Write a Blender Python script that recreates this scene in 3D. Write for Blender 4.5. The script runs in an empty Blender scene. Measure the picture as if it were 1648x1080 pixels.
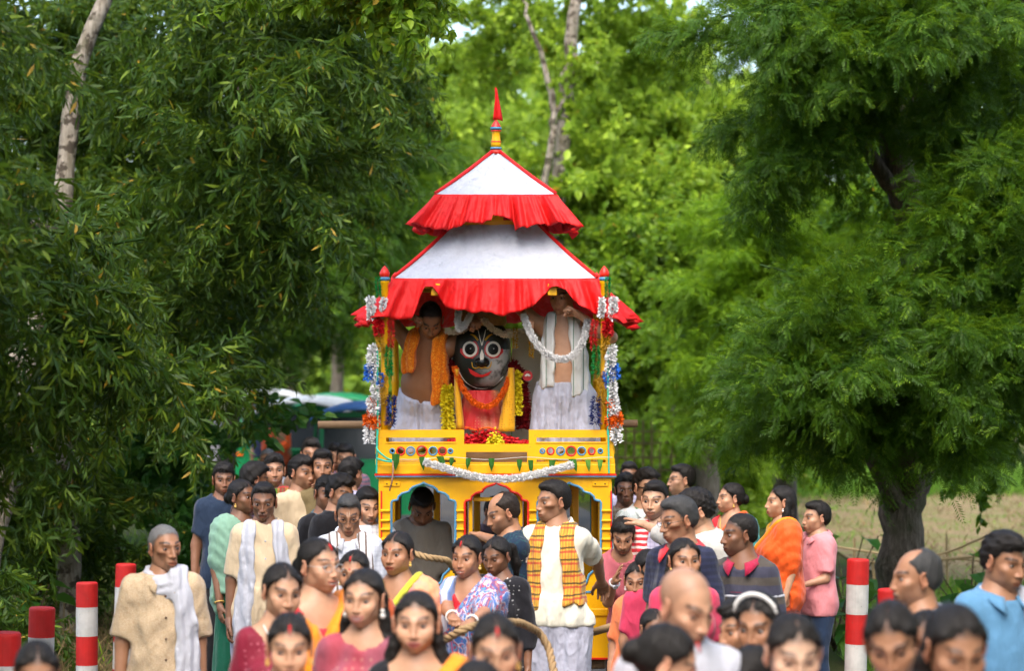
import bpy, bmesh, math, random
import numpy as np
R = math.radians
SC = bpy.context.scene
COL = SC.collection

# ------------------------------------------------------------------ camera, sky, sun, exposure
FPX = 3891.0            # focal length in photograph pixels (85 mm on a 36 mm sensor, 1648 px wide)
CX, HOR, CAMZ = 824.0, 550.0, 2.5
cam_d = bpy.data.cameras.new('camera'); cam = bpy.data.objects.new('camera', cam_d); COL.objects.link(cam)
cam.location = (0, 0, CAMZ)
cam_d.lens = 85.0; cam_d.sensor_width = 36.0; cam_d.clip_end = 2000
cam.rotation_euler = (R(90) + math.atan((HOR - 540) / FPX), 0, 0)
cam_d.dof.use_dof = True; cam_d.dof.focus_distance = 15.0; cam_d.dof.aperture_fstop = 2.2
SC.camera = cam
world = bpy.data.worlds.new('World'); SC.world = world; world.use_nodes = True
wn = world.node_tree
sky = wn.nodes.new('ShaderNodeTexSky'); sky.sky_type = 'NISHITA'; sky.sun_disc = False
SUN_EL, SUN_AZ = 57.0, 187.0       # azimuth clockwise from +Y : the sun stands high behind the camera
sky.sun_elevation = R(SUN_EL); sky.sun_rotation = R(SUN_AZ)
sky.air_density = 1.0; sky.dust_density = 3.5; sky.ozone_density = 1.0
wn.links.new(sky.outputs[0], wn.nodes['Background'].inputs[0])
wn.nodes['Background'].inputs[1].default_value = 0.15
sun_d = bpy.data.lights.new('sun', 'SUN'); sun = bpy.data.objects.new('sun', sun_d); COL.objects.link(sun)
sun_d.energy = 1.15; sun_d.angle = R(60); sun_d.color = (1.0, 0.95, 0.88)
sun.rotation_euler = (R(90 - SUN_EL), 0, R(180 - SUN_AZ))
sun.location = (0, -5, 20)
SC.view_settings.view_transform = 'Standard'; SC.view_settings.look = 'None'
SC.view_settings.gamma = 1.0; SC.view_settings.exposure = 1.72
SC.view_settings.use_curve_mapping = False
SC.render.engine = 'CYCLES'
SC.cycles.use_denoising = True
SC.cycles.use_adaptive_sampling = True; SC.cycles.adaptive_threshold = 0.035; SC.cycles.use_light_tree = False
SC.cycles.max_bounces = 4; SC.cycles.diffuse_bounces = 2; SC.cycles.glossy_bounces = 1
SC.cycles.transmission_bounces = 2; SC.cycles.transparent_max_bounces = 4
SC.cycles.caustics_reflective = False; SC.cycles.caustics_refractive = False
# ------------------------------------------------------------------ helpers
def px(x, y, d):
    """world point seen at photograph pixel (x, y) at distance d from the camera"""
    return np.array([(x - CX) * d / FPX, d, CAMZ - (y - HOR) * d / FPX])

def tag(o, label=None, cat=None, group=None, kind=None):
    if label: o['label'] = label
    if cat: o['category'] = cat
    if group: o['group'] = group
    if kind: o['kind'] = kind
    return o

def empty(name, loc=(0, 0, 0), rz=0.0, parent=None):
    o = bpy.data.objects.new(name, None); COL.objects.link(o)
    o.location = loc; o.rotation_euler = (0, 0, rz); o.empty_display_size = 0.1
    o.parent = parent
    return o

def mesh_np(name, V, Q=None, T=None, smooth=True, color=None, mi=None):
    """mesh from numpy arrays: V (n,3), Q quads (m,4), T triangles (k,3)"""
    me = bpy.data.meshes.new(name)
    V = np.asarray(V, np.float32)
    loops = []; tot = []
    if Q is not None and len(Q): Q = np.asarray(Q, np.int32); loops.append(Q.ravel()); tot.append(np.full(len(Q), 4, np.int32))
    if T is not None and len(T): T = np.asarray(T, np.int32); loops.append(T.ravel()); tot.append(np.full(len(T), 3, np.int32))
    loops = np.concatenate(loops); tot = np.concatenate(tot)
    me.vertices.add(len(V)); me.vertices.foreach_set('co', V.ravel())
    me.loops.add(len(loops)); me.loops.foreach_set('vertex_index', loops)
    me.polygons.add(len(tot))
    st = np.zeros(len(tot), np.int32); st[1:] = np.cumsum(tot)[:-1]
    me.polygons.foreach_set('loop_start', st); me.polygons.foreach_set('loop_total', tot)
    if mi is not None: me.polygons.foreach_set('material_index', np.asarray(mi, np.int32))
    me.update(calc_edges=True)
    me.polygons.foreach_set('use_smooth', np.full(len(tot), bool(smooth)))
    if color is not None:
        a = me.color_attributes.new('Col', 'FLOAT_COLOR', 'POINT')
        c = np.ones((len(V), 4), np.float32); c[:, :3] = color
        a.data.foreach_set('color', c.ravel())
    return me

def obj(name, me, mats=None, parent=None, loc=None, rot=None, scale=None):
    o = bpy.data.objects.new(name, me); COL.objects.link(o)
    if mats is not None and not len(me.materials):
        for m in (mats if isinstance(mats, (list, tuple)) else [mats]): me.materials.append(m)
    if parent is not None: o.parent = parent
    if loc is not None: o.location = loc
    if rot is not None: o.rotation_euler = rot
    if scale is not None: o.scale = scale
    return o

class MB:
    """collects shapes, builds ONE mesh"""
    def __init__(s): s.V = []; s.Q = []; s.T = []; s.n = 0
    def add(s, V, Q=None, T=None):
        V = np.asarray(V, np.float32); s.V.append(V)
        if Q is not None and len(Q): s.Q.append(np.asarray(Q, np.int64) + s.n)
        if T is not None and len(T): s.T.append(np.asarray(T, np.int64) + s.n)
        s.n += len(V); return s
    def box(s, c, d, rot=None, bevel=0.0):
        c = np.asarray(c, float); d = np.asarray(d, float) / 2
        if bevel <= 0:
            V = np.array([[x, y, z] for x in (-1, 1) for y in (-1, 1) for z in (-1, 1)], float) * d
            Q = [[0, 1, 3, 2], [4, 6, 7, 5], [0, 4, 5, 1], [2, 3, 7, 6], [0, 2, 6, 4], [1, 5, 7, 3]]
        else:
            b = min(bevel, d.min() * 0.9)
            V = []; idx = {}
            for x in (-1, 1):
                for y in (-1, 1):
                    for z in (-1, 1):
                        for a in range(3):
                            p = np.array([x, y, z]) * (d - b); p[a] += (x, y, z)[a] * b
                            idx[(x, y, z, a)] = len(V); V.append(p)
            V = np.array(V); Q = []; T = []
            for a in range(3):
                u, w = (a + 1) % 3, (a + 2) % 3
                for sg in (-1, 1):
                    q = []
                    for (i, j) in ((-1, -1), (1, -1), (1, 1), (-1, 1)):
                        k = [0, 0, 0]; k[a] = sg; k[u] = i; k[w] = j; q.append(idx[(k[0], k[1], k[2], a)])
                    Q.append(q if sg > 0 else q[::-1])
            for a in range(3):
                u, w = (a + 1) % 3, (a + 2) % 3
                for i in (-1, 1):
                    for j in (-1, 1):
                        def kk(t, ax):
                            k = [0, 0, 0]; k[a] = t; k[u] = i; k[w] = j; return idx[(k[0], k[1], k[2], ax)]
                        q = [kk(-1, u), kk(1, u), kk(1, w), kk(-1, w)]
                        Q.append(q if i * j < 0 else q[::-1])
            for x in (-1, 1):
                for y in (-1, 1):
                    for z in (-1, 1):
                        t = [idx[(x, y, z, 0)], idx[(x, y, z, 1)], idx[(x, y, z, 2)]]
                        T.append(t if x * y * z > 0 else t[::-1])
            if rot is not None: V = V @ np.asarray(rot).T
            return s.add(V + c, Q, T)
        if rot is not None: V = V @ np.asarray(rot).T
        return s.add(V + c, Q)
    def bar(s, a, b, w, h=None, bevel=0.0, up=(0, 0, 1)):
        a = np.asarray(a, float); b = np.asarray(b, float); d = b - a; L = np.linalg.norm(d); d /= L
        u = np.cross(np.asarray(up, float), d)
        if np.linalg.norm(u) < 1e-4: u = np.cross((1, 0, 0), d)
        u /= np.linalg.norm(u); v = np.cross(d, u)
        return s.box((a + b) / 2, (w, h or w, L), np.stack([u, v, d], 1), bevel)
    def tube(s, pts, rad, n=8, cap=True, closed=False):
        P = np.asarray(pts, float); m = len(P)
        rad = np.full(m, rad, float) if np.isscalar(rad) else np.asarray(rad, float)
        t = np.gradient(P, axis=0)
        if closed: t = np.roll(P, -1, 0) - np.roll(P, 1, 0)
        t /= np.linalg.norm(t, axis=1)[:, None] + 1e-9
        ref = np.array([0, 0, 1.0]) if abs(t[0, 2]) < .9 else np.array([1.0, 0, 0])
        rings = []; u = np.cross(ref, t[0]); u /= np.linalg.norm(u)
        an = np.linspace(0, 2 * math.pi, n, endpoint=False)
        for i in range(m):
            u = u - t[i] * np.dot(u, t[i]); u /= np.linalg.norm(u) + 1e-9; v = np.cross(t[i], u)
            rings.append(P[i] + rad[i] * (np.cos(an)[:, None] * u + np.sin(an)[:, None] * v))
        V = np.concatenate(rings); Q = []
        for i in range(m if closed else m - 1):
            a0 = i * n; b0 = ((i + 1) % m) * n
            for j in range(n):
                k = (j + 1) % n; Q.append([a0 + j, a0 + k, b0 + k, b0 + j])
        T = []
        if cap and not closed:
            V = np.concatenate([V, P[:1], P[-1:]]); c0 = m * n; c1 = c0 + 1; e = (m - 1) * n
            for j in range(n):
                k = (j + 1) % n; T.append([c0, k, j]); T.append([c1, e + j, e + k])
        return s.add(V, Q, T)
    def lathe(s, prof, c=(0, 0, 0), n=24):
        """prof: list of (r, z); closed at r~0"""
        P = np.asarray(prof, float); an = np.linspace(0, 2 * math.pi, n, endpoint=False)
        V = np.concatenate([np.stack([r * np.cos(an), r * np.sin(an), np.full(n, z)], 1) for r, z in P]) + np.asarray(c, float)
        Q = []
        for i in range(len(P) - 1):
            for j in range(n):
                k = (j + 1) % n; Q.append([i * n + j, i * n + k, (i + 1) * n + k, (i + 1) * n + j])
        return s.add(V, Q)
    def ball(s, c, r, n=8, m=6, sc=(1, 1, 1)):
        th = np.linspace(0, math.pi, m + 1)
        return s.lathe_raw([(max(1e-4, math.sin(t)), -math.cos(t)) for t in th], c, r, n, sc)
    def lathe_raw(s, prof, c, r, n, sc):
        an = np.linspace(0, 2 * math.pi, n, endpoint=False)
        V = np.concatenate([np.stack([q * np.cos(an), q * np.sin(an), np.full(n, z)], 1) for q, z in prof]) * r * np.asarray(sc) + np.asarray(c, float)
        Q = []
        for i in range(len(prof) - 1):
            for j in range(n):
                k = (j + 1) % n; Q.append([i * n + j, i * n + k, (i + 1) * n + k, (i + 1) * n + j])
        return s.add(V, Q)
    def prism(s, poly, y0, y1, holes=()):
        """extrude a polygon in xz (with holes) along y, triangulated by bmesh"""
        bm = bmesh.new()
        es = []
        for lp in [poly] + list(holes):
            vs = [bm.verts.new((x, y0, z)) for x, z in lp]
            for i in range(len(vs)): es.append(bm.edges.new((vs[i], vs[(i + 1) % len(vs)])))
        r = bmesh.ops.triangle_fill(bm, use_beauty=True, use_dissolve=False, edges=es)
        ext = bmesh.ops.extrude_face_region(bm, geom=bm.faces[:])
        bmesh.ops.translate(bm, vec=(0, y1 - y0, 0), verts=[g for g in ext['geom'] if isinstance(g, bmesh.types.BMVert)])
        bmesh.ops.recalc_face_normals(bm, faces=bm.faces[:])
        bm.verts.index_update()
        V = [v.co[:] for v in bm.verts]; Q = []; T = []
        for f in bm.faces:
            (T if len(f.verts) == 3 else Q).append([v.index for v in f.verts])
        bm.free()
        return s.add(V, Q, T)
    def mesh(s, name, smooth=True, color=None):
        return mesh_np(name, np.concatenate(s.V), np.concatenate(s.Q) if s.Q else None, np.concatenate(s.T) if s.T else None, smooth, color)
    def build(s, name, mat, parent=None, smooth=False, **k):
        return obj(name, s.mesh(name, smooth), mat, parent, **k)

def surface_nets(F, org, h, relax=1):
    """isosurface F=0 (inside negative) of a grid -> verts, quads"""
    S = F < 0
    n = S[:-1, :-1, :-1].astype(np.int8)
    cnt = np.zeros(n.shape, np.int8)
    off = [(i, j, k) for i in (0, 1) for j in (0, 1) for k in (0, 1)]
    X, Y, Z = n.shape
    for i, j, k in off: cnt += S[i:i + X, j:j + Y, k:k + Z]
    act = (cnt > 0) & (cnt < 8)
    ids = np.argwhere(act)
    if not len(ids): return np.zeros((0, 3)), np.zeros((0, 4), np.int64)
    vid = np.full(n.shape, -1, np.int64); vid[act] = np.arange(len(ids))
    vals = {o: F[ids[:, 0] + o[0], ids[:, 1] + o[1], ids[:, 2] + o[2]] for o in off}
    acc = np.zeros((len(ids), 3)); num = np.zeros(len(ids))
    for a in off:
        for ax in range(3):
            if a[ax]: continue
            b = list(a); b[ax] = 1; b = tuple(b)
            fa, fb = vals[a], vals[b]; m = (fa < 0) != (fb < 0)
            t = np.where(m, fa / np.where(m, fa - fb, 1), 0)
            p = np.zeros((len(ids), 3)); p += a; p[:, ax] = t
            acc += p * m[:, None]; num += m
    V = ids + acc / num[:, None]
    quads = []
    for ax in range(3):
        u, w = (ax + 1) % 3, (ax + 2) % 3
        sl0 = [slice(None)] * 3; sl1 = [slice(None)] * 3
        sl0[ax] = slice(0, -1); sl1[ax] = slice(1, None)
        A, B = S[tuple(sl0)], S[tuple(sl1)]
        e = np.argwhere(A != B)
        ok = (e[:, u] > 0) & (e[:, w] > 0) & (e[:, u] < F.shape[u] - 1) & (e[:, w] < F.shape[w] - 1)
        e = e[ok]
        if not len(e): continue
        ins = A[tuple(e.T)]
        def cell(du, dw):
            c = e.copy(); c[:, u] -= du; c[:, w] -= dw
            return vid[tuple(c.T)]
        q = np.stack([cell(1, 1), cell(0, 1), cell(0, 0), cell(1, 0)], 1)
        q[~ins] = q[~ins][:, ::-1]
        quads.append(q)
    Q = np.concatenate(quads)
    Q = Q[(Q >= 0).all(1)]
    for _ in range(relax):
        idx = np.concatenate([Q[:, i] for i in range(4) for j in (1, 3)]); nb = np.concatenate([Q[:, (i + j) % 4] for i in range(4) for j in (1, 3)])
        c = np.bincount(idx, minlength=len(V)).astype(float); s = np.stack([np.bincount(idx, V[nb, k], minlength=len(V)) for k in range(3)], 1)
        V = np.where(c[:, None] > 0, 0.5 * V + 0.5 * s / np.maximum(c, 1)[:, None], V)
    return V * h + np.asarray(org), Q

def smin(a, b, k):
    h = np.maximum(k - np.abs(a - b), 0) / k
    return np.minimum(a, b) - h * h * k * 0.25
def smax(a, b, k): return -smin(-a, -b, k)
def sd_ell(P, c, r):
    x = (P[..., 0] - np.float32(c[0])) * np.float32(1 / r[0]); y = (P[..., 1] - np.float32(c[1])) * np.float32(1 / r[1]); z = (P[..., 2] - np.float32(c[2])) * np.float32(1 / r[2])
    x2 = x * x; y2 = y * y; z2 = z * z
    k0 = np.sqrt(x2 + y2 + z2) + np.float32(1e-6); x2 *= np.float32(1 / r[0] ** 2); y2 *= np.float32(1 / r[1] ** 2); z2 *= np.float32(1 / r[2] ** 2)
    return k0 * (k0 - 1) / (np.sqrt(x2 + y2 + z2) + np.float32(1e-6))
def sd_cone(P, a, b, ra, rb):
    a = np.asarray(a, float); ab = np.asarray(b, float) - a; L2 = float(ab @ ab); f = np.float32
    x = P[..., 0] - f(a[0]); y = P[..., 1] - f(a[1]); z = P[..., 2] - f(a[2])
    t = np.clip(x * f(ab[0] / L2) + y * f(ab[1] / L2) + z * f(ab[2] / L2), 0, 1)
    x = x - t * f(ab[0]); y = y - t * f(ab[1]); z = z - t * f(ab[2])
    return np.sqrt(x * x + y * y + z * z) - (f(ra) + f(rb - ra) * t)
def rotx(a): c, s = math.cos(a), math.sin(a); return np.array([[1, 0, 0], [0, c, -s], [0, s, c]])
def roty(a): c, s = math.cos(a), math.sin(a); return np.array([[c, 0, s], [0, 1, 0], [-s, 0, c]])
def rotz(a): c, s = math.cos(a), math.sin(a); return np.array([[c, -s, 0], [s, c, 0], [0, 0, 1]])
def grid(lo, hi, h):
    lo = np.asarray(lo, float); hi = np.asarray(hi, float)
    ax = [np.arange(lo[i], hi[i] + h, h, dtype=np.float32) for i in range(3)]
    G = np.stack(np.meshgrid(*ax, indexing='ij'), -1)
    return G, lo
# ------------------------------------------------------------------ materials
MATS = {}
class NT:
    def __init__(s, name):
        s.m = bpy.data.materials.new(name); s.m.use_nodes = True; s.t = s.m.node_tree
        s.p = s.t.nodes['Principled BSDF']; s.out = s.t.nodes['Material Output']
    def n(s, typ, ins=None, **kw):
        o = s.t.nodes.new(typ)
        for k, v in kw.items(): setattr(o, k, v)
        for k, v in (ins or {}).items(): s.set(o.inputs[k], v)
        return o
    def set(s, sock, v):
        if isinstance(v, bpy.types.NodeSocket): s.t.links.new(v, sock)
        elif isinstance(v, bpy.types.Node): s.t.links.new(v.outputs[0], sock)
        else:
            if isinstance(v, (tuple, list)) and len(v) == 3 and sock.type == 'RGBA': v = (*v, 1)
            sock.default_value = v
    def math(s, op, a, b=0.0, c=0.0, clamp=False):
        return s.n('ShaderNodeMath', {0: a, 1: b, 2: c}, operation=op, use_clamp=clamp).outputs[0]
    def mix(s, f, a, b, mode='MIX'):
        o = s.n('ShaderNodeMix', data_type='RGBA', blend_type=mode)
        s.set(o.inputs[0], f); s.set(o.inputs[6], a); s.set(o.inputs[7], b); return o.outputs[2]
    def noise(s, vec, scale, detail=3, rough=0.55):
        o = s.n('ShaderNodeTexNoise', {'Scale': scale, 'Detail': detail, 'Roughness': rough})
        if vec is not None: s.set(o.inputs['Vector'], vec)
        return o.outputs['Fac']
    def ramp(s, f, stops, interp='LINEAR'):
        o = s.n('ShaderNodeValToRGB'); o.color_ramp.interpolation = interp
        e = o.color_ramp.elements
        while len(e) < len(stops): e.new(0.5)
        for el, (p, c) in zip(e, stops): el.position = p; el.color = (*c, 1) if len(c) == 3 else c
        s.set(o.inputs[0], f); return o.outputs[0]
    def coord(s, which='Object'): return s.n('ShaderNodeTexCoord').outputs[which]
    def scaled(s, vec, sc, loc=(0, 0, 0), rot=(0, 0, 0)):
        o = s.n('ShaderNodeMapping', {'Scale': sc, 'Location': loc, 'Rotation': rot}); s.set(o.inputs['Vector'], vec); return o.outputs[0]
    def bump(s, h, strength=0.3, dist=0.01):
        o = s.n('ShaderNodeBump', {'Strength': strength, 'Distance': dist, 'Height': h}); s.set(s.p.inputs['Normal'], o.outputs[0]); return o
    def fin(s, col=None, rough=None, spec=None):
        if col is not None: s.set(s.p.inputs['Base Color'], col)
        if rough is not None: s.set(s.p.inputs['Roughness'], rough)
        if spec is not None: s.set(s.p.inputs['Specular IOR Level'], spec)
        return s.m

def hexc(h):
    v = [int(h[i:i + 2], 16) / 255 for i in (0, 2, 4)]
    return tuple(x / 12.92 if x <= .04045 else ((x + .055) / 1.055) ** 2.4 for x in v)

def m_paint(name, col, rough=0.35, dirt=0.12, scale=6.0):
    if name in MATS: return MATS[name]
    t = NT(name); c = t.coord(); n = t.noise(c, scale, 5); n2 = t.noise(c, scale * 9, 3)
    dark = tuple(x * 0.55 for x in col)
    f = t.math('MULTIPLY', t.ramp(n, [(.4, (0, 0, 0)), (.75, (1, 1, 1))]), dirt * 2)
    cc = t.mix(f, col, dark)
    st = t.noise(t.scaled(c, (1, 1, .06)), 60, 3); sp_ = t.noise(c, 34, 4, .7)
    cc = t.mix(t.math('MULTIPLY', st, dirt), cc, tuple(x * .7 for x in col)); cc = t.mix(t.math('MULTIPLY', t.ramp(sp_, [(.66, (0, 0, 0)), (.72, (1, 1, 1))]), min(.8, dirt * 3)), cc, (.10, .085, .06))
    t.bump(t.math('ADD', n2, st), 0.12, 0.004)
    MATS[name] = t.fin(cc, t.math('MULTIPLY_ADD', n, 0.25, rough - .1), 0.4); return MATS[name]

def m_cloth(name, col, pattern=None, c2=None, c3=None, rough=0.85, wr=0.5, scale=1.0, sheen=0.15):
    if name in MATS: return MATS[name]
    t = NT(name); co = t.coord(); sep = t.n('ShaderNodeSeparateXYZ', {0: co})
    X, Y, Z = sep.outputs
    base = col
    def wave(v, freq, ph=0.0): return t.math('SINE', t.math('MULTIPLY_ADD', v, freq, ph))
    def band(v, freq, thr, ph=0.0): return t.math('GREATER_THAN', wave(v, freq, ph), thr)
    wob = t.noise(co, 7, 2); wobX = t.math('ADD', X, t.math('MULTIPLY_ADD', wob, 0.02, -0.01)); wobZ = t.math('ADD', Z, t.math('MULTIPLY_ADD', wob, 0.03, -0.015))
    if pattern == 'plaid':      # gamcha: fine checks with darker bands
        v1 = band(wobX, 260 * scale, 0.1); v2 = band(wobZ, 62 * scale, 0.86); v3 = band(wobZ, 62 * scale, 0.82, 2.1); v4 = band(wobX, 90 * scale, 0.3)
        base = t.mix(t.math('MULTIPLY', v1, .55), col, c2)
        base = t.mix(t.math('MULTIPLY', v4, .35), base, c3)
        base = t.mix(t.math('MULTIPLY', v2, .85), base, (.02, .025, .015)); base = t.mix(t.math('MULTIPLY', v3, .8), base, (.45, .03, .03))
    elif pattern == 'stripes_h':
        base = t.mix(band(wobZ, 180 * scale, 0.2), col, c2)
    elif pattern == 'stripes_v':
        base = t.mix(band(wobX, 150 * scale, 0.6), col, c2)
    elif pattern == 'thin_v':
        base = t.mix(t.math('MULTIPLY', band(X, 105 * scale, 0.95), .8), col, c2)
    elif pattern == 'check':
        a = t.math('MULTIPLY', band(wobX, 220 * scale, 0.5), .5); b = t.math('MULTIPLY', band(wobZ, 220 * scale, 0.5), .5)
        base = t.mix(t.math('ADD', a, b), col, c2)
    elif pattern == 'print':    # small scrolling print
        v = t.n('ShaderNodeTexVoronoi', {'Scale': 95 * scale, 'Randomness': 1.0}, feature='DISTANCE_TO_EDGE'); t.set(v.inputs['Vector'], t.scaled(co, (1, .4, 1)))
        base = t.mix(t.math('LESS_THAN', v.outputs['Distance'], 0.09), col, c2)
        n0 = t.noise(co, 60 * scale, 2); base = t.mix(t.math('GREATER_THAN', n0, .6), base, c3 or c2)
    elif pattern == 'dots':
        v = t.n('ShaderNodeTexVoronoi', {'Scale': 38 * scale, 'Randomness': .35}); t.set(v.inputs['Vector'], t.scaled(co, (1, .3, 1)))
        base = t.mix(t.math('LESS_THAN', v.outputs['Distance'], 0.17), col, c2)
    elif pattern == 'floral':   # flowers and leaves on a dark ground
        ws = t.n('ShaderNodeTexNoise', {'Scale': 9, 'Detail': 2}); t.set(ws.inputs['Vector'], co)
        vv = t.n('ShaderNodeVectorMath', {0: co, 1: t.n('ShaderNodeVectorMath', {0: ws.outputs['Color'], 1: (.05, .05, .05)}, operation='MULTIPLY')}, operation='ADD')
        wv = t.n('ShaderNodeTexWave', {'Scale': 7 * scale, 'Distortion': 9, 'Detail': 2, 'Detail Scale': 2.5}); t.set(wv.inputs['Vector'], vv.outputs[0])
        base = t.mix(t.ramp(wv.outputs['Fac'], [(.62, (0, 0, 0)), (.72, (.8, .8, .8)), (.8, (0, 0, 0))]), col, c2)
        v = t.n('ShaderNodeTexVoronoi', {'Scale': 9.5 * scale, 'Randomness': .9}); t.set(v.inputs['Vector'], t.scaled(vv.outputs[0], (1, .5, 1)))
        pet = t.noise(t.scaled(co, (1, .5, 1)), 55 * scale, 1)
        r = t.math('ADD', v.outputs['Distance'], t.math('MULTIPLY_ADD', pet, .28, -.14))
        base = t.mix(t.math('LESS_THAN', r, .3), base, (.75, .72, .68)); base = t.mix(t.math('LESS_THAN', r, .17), base, c3)
    elif pattern == 'multi':    # many-coloured printed saree
        wv = t.n('ShaderNodeTexNoise', {'Scale': 7 * scale, 'Detail': 3, 'Distortion': 1.8}); t.set(wv.inputs['Vector'], t.scaled(co, (1, .5, .55), rot=(0, .7, 0)))
        base = t.ramp(wv.outputs['Fac'], [(.3, col), (.42, hexc('3F6BB0')), (.47, hexc('C9D3E8')), (.52, hexc('B0502E')), (.57, hexc('5E4A8C')), (.62, c2), (.68, hexc('8B3A4A')), (.75, c3)])
        v = t.n('ShaderNodeTexVoronoi', {'Scale': 12 * scale}); t.set(v.inputs['Vector'], t.scaled(co, (1, .4, 1)))
        base = t.mix(t.math('LESS_THAN', v.outputs['Distance'], .2), base, hexc('C4304E'))
        base = t.mix(t.math('LESS_THAN', v.outputs['Distance'], .09), base, hexc('E8C0B0'))
    elif pattern == 'silk':     # two tone with woven motifs
        n0 = t.noise(t.scaled(co, (1, 1, .4)), 5, 2); base = t.mix(t.ramp(n0, [(.42, (0, 0, 0)), (.6, (1, 1, 1))]), col, c2)
        v = t.n('ShaderNodeTexVoronoi', {'Scale': 30 * scale, 'Randomness': .2}); t.set(v.inputs['Vector'], t.scaled(co, (1, .3, 1)))
        base = t.mix(t.math('MULTIPLY', t.math('LESS_THAN', v.outputs['Distance'], .16), .6), base, c3 or (.6, .4, .12))
    elif pattern == 'ribs':
        base = t.mix(t.math('MULTIPLY', band(wobX, 330 * scale, 0.5), .5), col, c2)
    fade = t.noise(co, 4, 4)
    base = t.mix(t.math('MULTIPLY', fade, .22), base, tuple(x * .45 for x in col))
    w1 = t.noise(t.scaled(co, (1, 1, .35)), 22, 2, .5)
    w2 = t.noise(t.scaled(co, (1.2, 1.2, .8), rot=(.2, .6, .1)), 11, 2)
    weave = t.noise(co, 420, 1)
    rd_ = t.noise(t.scaled(co, (1.3, 1.3, .55), rot=(.3, -.5, .2)), 8, 1); ridge = t.math('SUBTRACT', 1.0, t.math('ABSOLUTE', t.math('MULTIPLY_ADD', rd_, 5.0, -2.5)), clamp=True)
    hgt = t.math('ADD', t.math('ADD', t.math('ADD', t.math('MULTIPLY', w1, .6), w2), t.math('MULTIPLY', ridge, .28)), t.math('MULTIPLY', weave, .05))
    t.bump(hgt, wr, 0.03)
    t.set(t.p.inputs['Sheen Weight'], sheen); t.set(t.p.inputs['Sheen Roughness'], .5)
    MATS[name] = t.fin(base, rough, 0.25); return MATS[name]

def m_skin():
    if 'skin' in MATS: return MATS['skin']
    t = NT('skin'); co = t.coord(); a = t.n('ShaderNodeVertexColor', layer_name='Col').outputs[0]
    n = t.noise(co, 28, 4); n2 = t.noise(co, 190, 3)
    c = t.mix(t.math('MULTIPLY', t.ramp(n, [(.35, (0, 0, 0)), (.7, (1, 1, 1))]), .18), a, (.16, .05, .028))
    t.bump(t.math('ADD', n2, t.math('MULTIPLY', n, .6)), .12, .004)
    t.set(t.p.inputs['Subsurface Weight'], 0.0); t.set(t.p.inputs['Subsurface Radius'], (.012, .005, .003)); t.set(t.p.inputs['Subsurface Scale'], .6)
    MATS['skin'] = t.fin(c, t.math('MULTIPLY_ADD', n2, .22, .36), .42); return MATS['skin']

def m_eye():
    if 'eye' in MATS: return MATS['eye']
    t = NT('eye'); a = t.n('ShaderNodeVertexColor', layer_name='Col').outputs[0]
    MATS['eye'] = t.fin(a, .08, .5); return MATS['eye']

def m_hair(name='black_hair', col=(.006, .005, .0045), col2=(.016, .013, .011)):
    if name in MATS: return MATS[name]
    t = NT(name); co = t.coord()
    n = t.noise(t.scaled(co, (1, 1, .12)), 260, 3, .7); n2 = t.noise(co, 14, 3)
    c = t.mix(n, col, col2)
    t.bump(t.math('ADD', n, t.math('MULTIPLY', n2, .5)), .55, .006)
    t.set(t.p.inputs['Anisotropic'], .5)
    MATS[name] = t.fin(c, t.math('MULTIPLY_ADD', n, .25, .38), .22); return MATS[name]
# ------------------------------------------------------------------ setting
RNG = np.random.default_rng(7)
def road_c(d): return -0.25 - 0.0030 * np.maximum(d - 15, 0) ** 2
def smooth_noise(x, y, sc, seed=0):
    r = np.random.default_rng(seed); v = 0
    for k in range(5):
        a = r.uniform(0, 6.28); f = sc * r.uniform(.5, 2.2); v = v + np.sin(x * f * math.cos(a) + y * f * math.sin(a) + r.uniform(0, 6.28))
    return v / 5

def m_ground():
    t = NT('grassy_soil'); c = t.coord(); n = t.noise(c, .8, 5); n2 = t.noise(c, 9, 4); n3 = t.noise(c, 60, 3)
    col = t.mix(t.ramp(n, [(.42, (0, 0, 0)), (.6, (1, 1, 1))]), (.055, .085, .018), (.11, .085, .042))
    col = t.mix(t.math('MULTIPLY', n2, .6), col, (.03, .05, .012)); t.bump(t.math('ADD', n2, n3), .8, .05)
    return t.fin(col, .95, .1)
def m_soil():
    t = NT('ploughed_soil'); c = t.coord(); n = t.noise(c, 1.6, 6); n2 = t.noise(c, 14, 5); n3 = t.noise(t.scaled(c, (.4, 3.0, 1)), 3, 3)
    col = t.ramp(n2, [(.3, (.17, .125, .065)), (.55, (.27, .205, .11)), (.8, (.36, .29, .17))])
    col = t.mix(t.ramp(n, [(.46, (0, 0, 0)), (.62, (.75, .75, .75))]), col, (.15, .19, .05)); t.bump(t.math('ADD', n2, n3), 1.0, .12)
    return t.fin(col, .95, .1)
def m_asphalt():
    t = NT('asphalt'); c = t.coord(); n = t.noise(c, .9, 5); n2 = t.noise(c, 110, 3); n3 = t.noise(c, 6, 4)
    col = t.ramp(n3, [(.3, (.060, .056, .055)), (.7, (.095, .089, .086))]); col = t.mix(t.math('MULTIPLY', t.ramp(n, [(.5, (0, 0, 0)), (.7, (1, 1, 1))]), .5), col, (.14, .115, .09))
    t.bump(n2, .5, .01); return t.fin(col, .8, .3)
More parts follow.
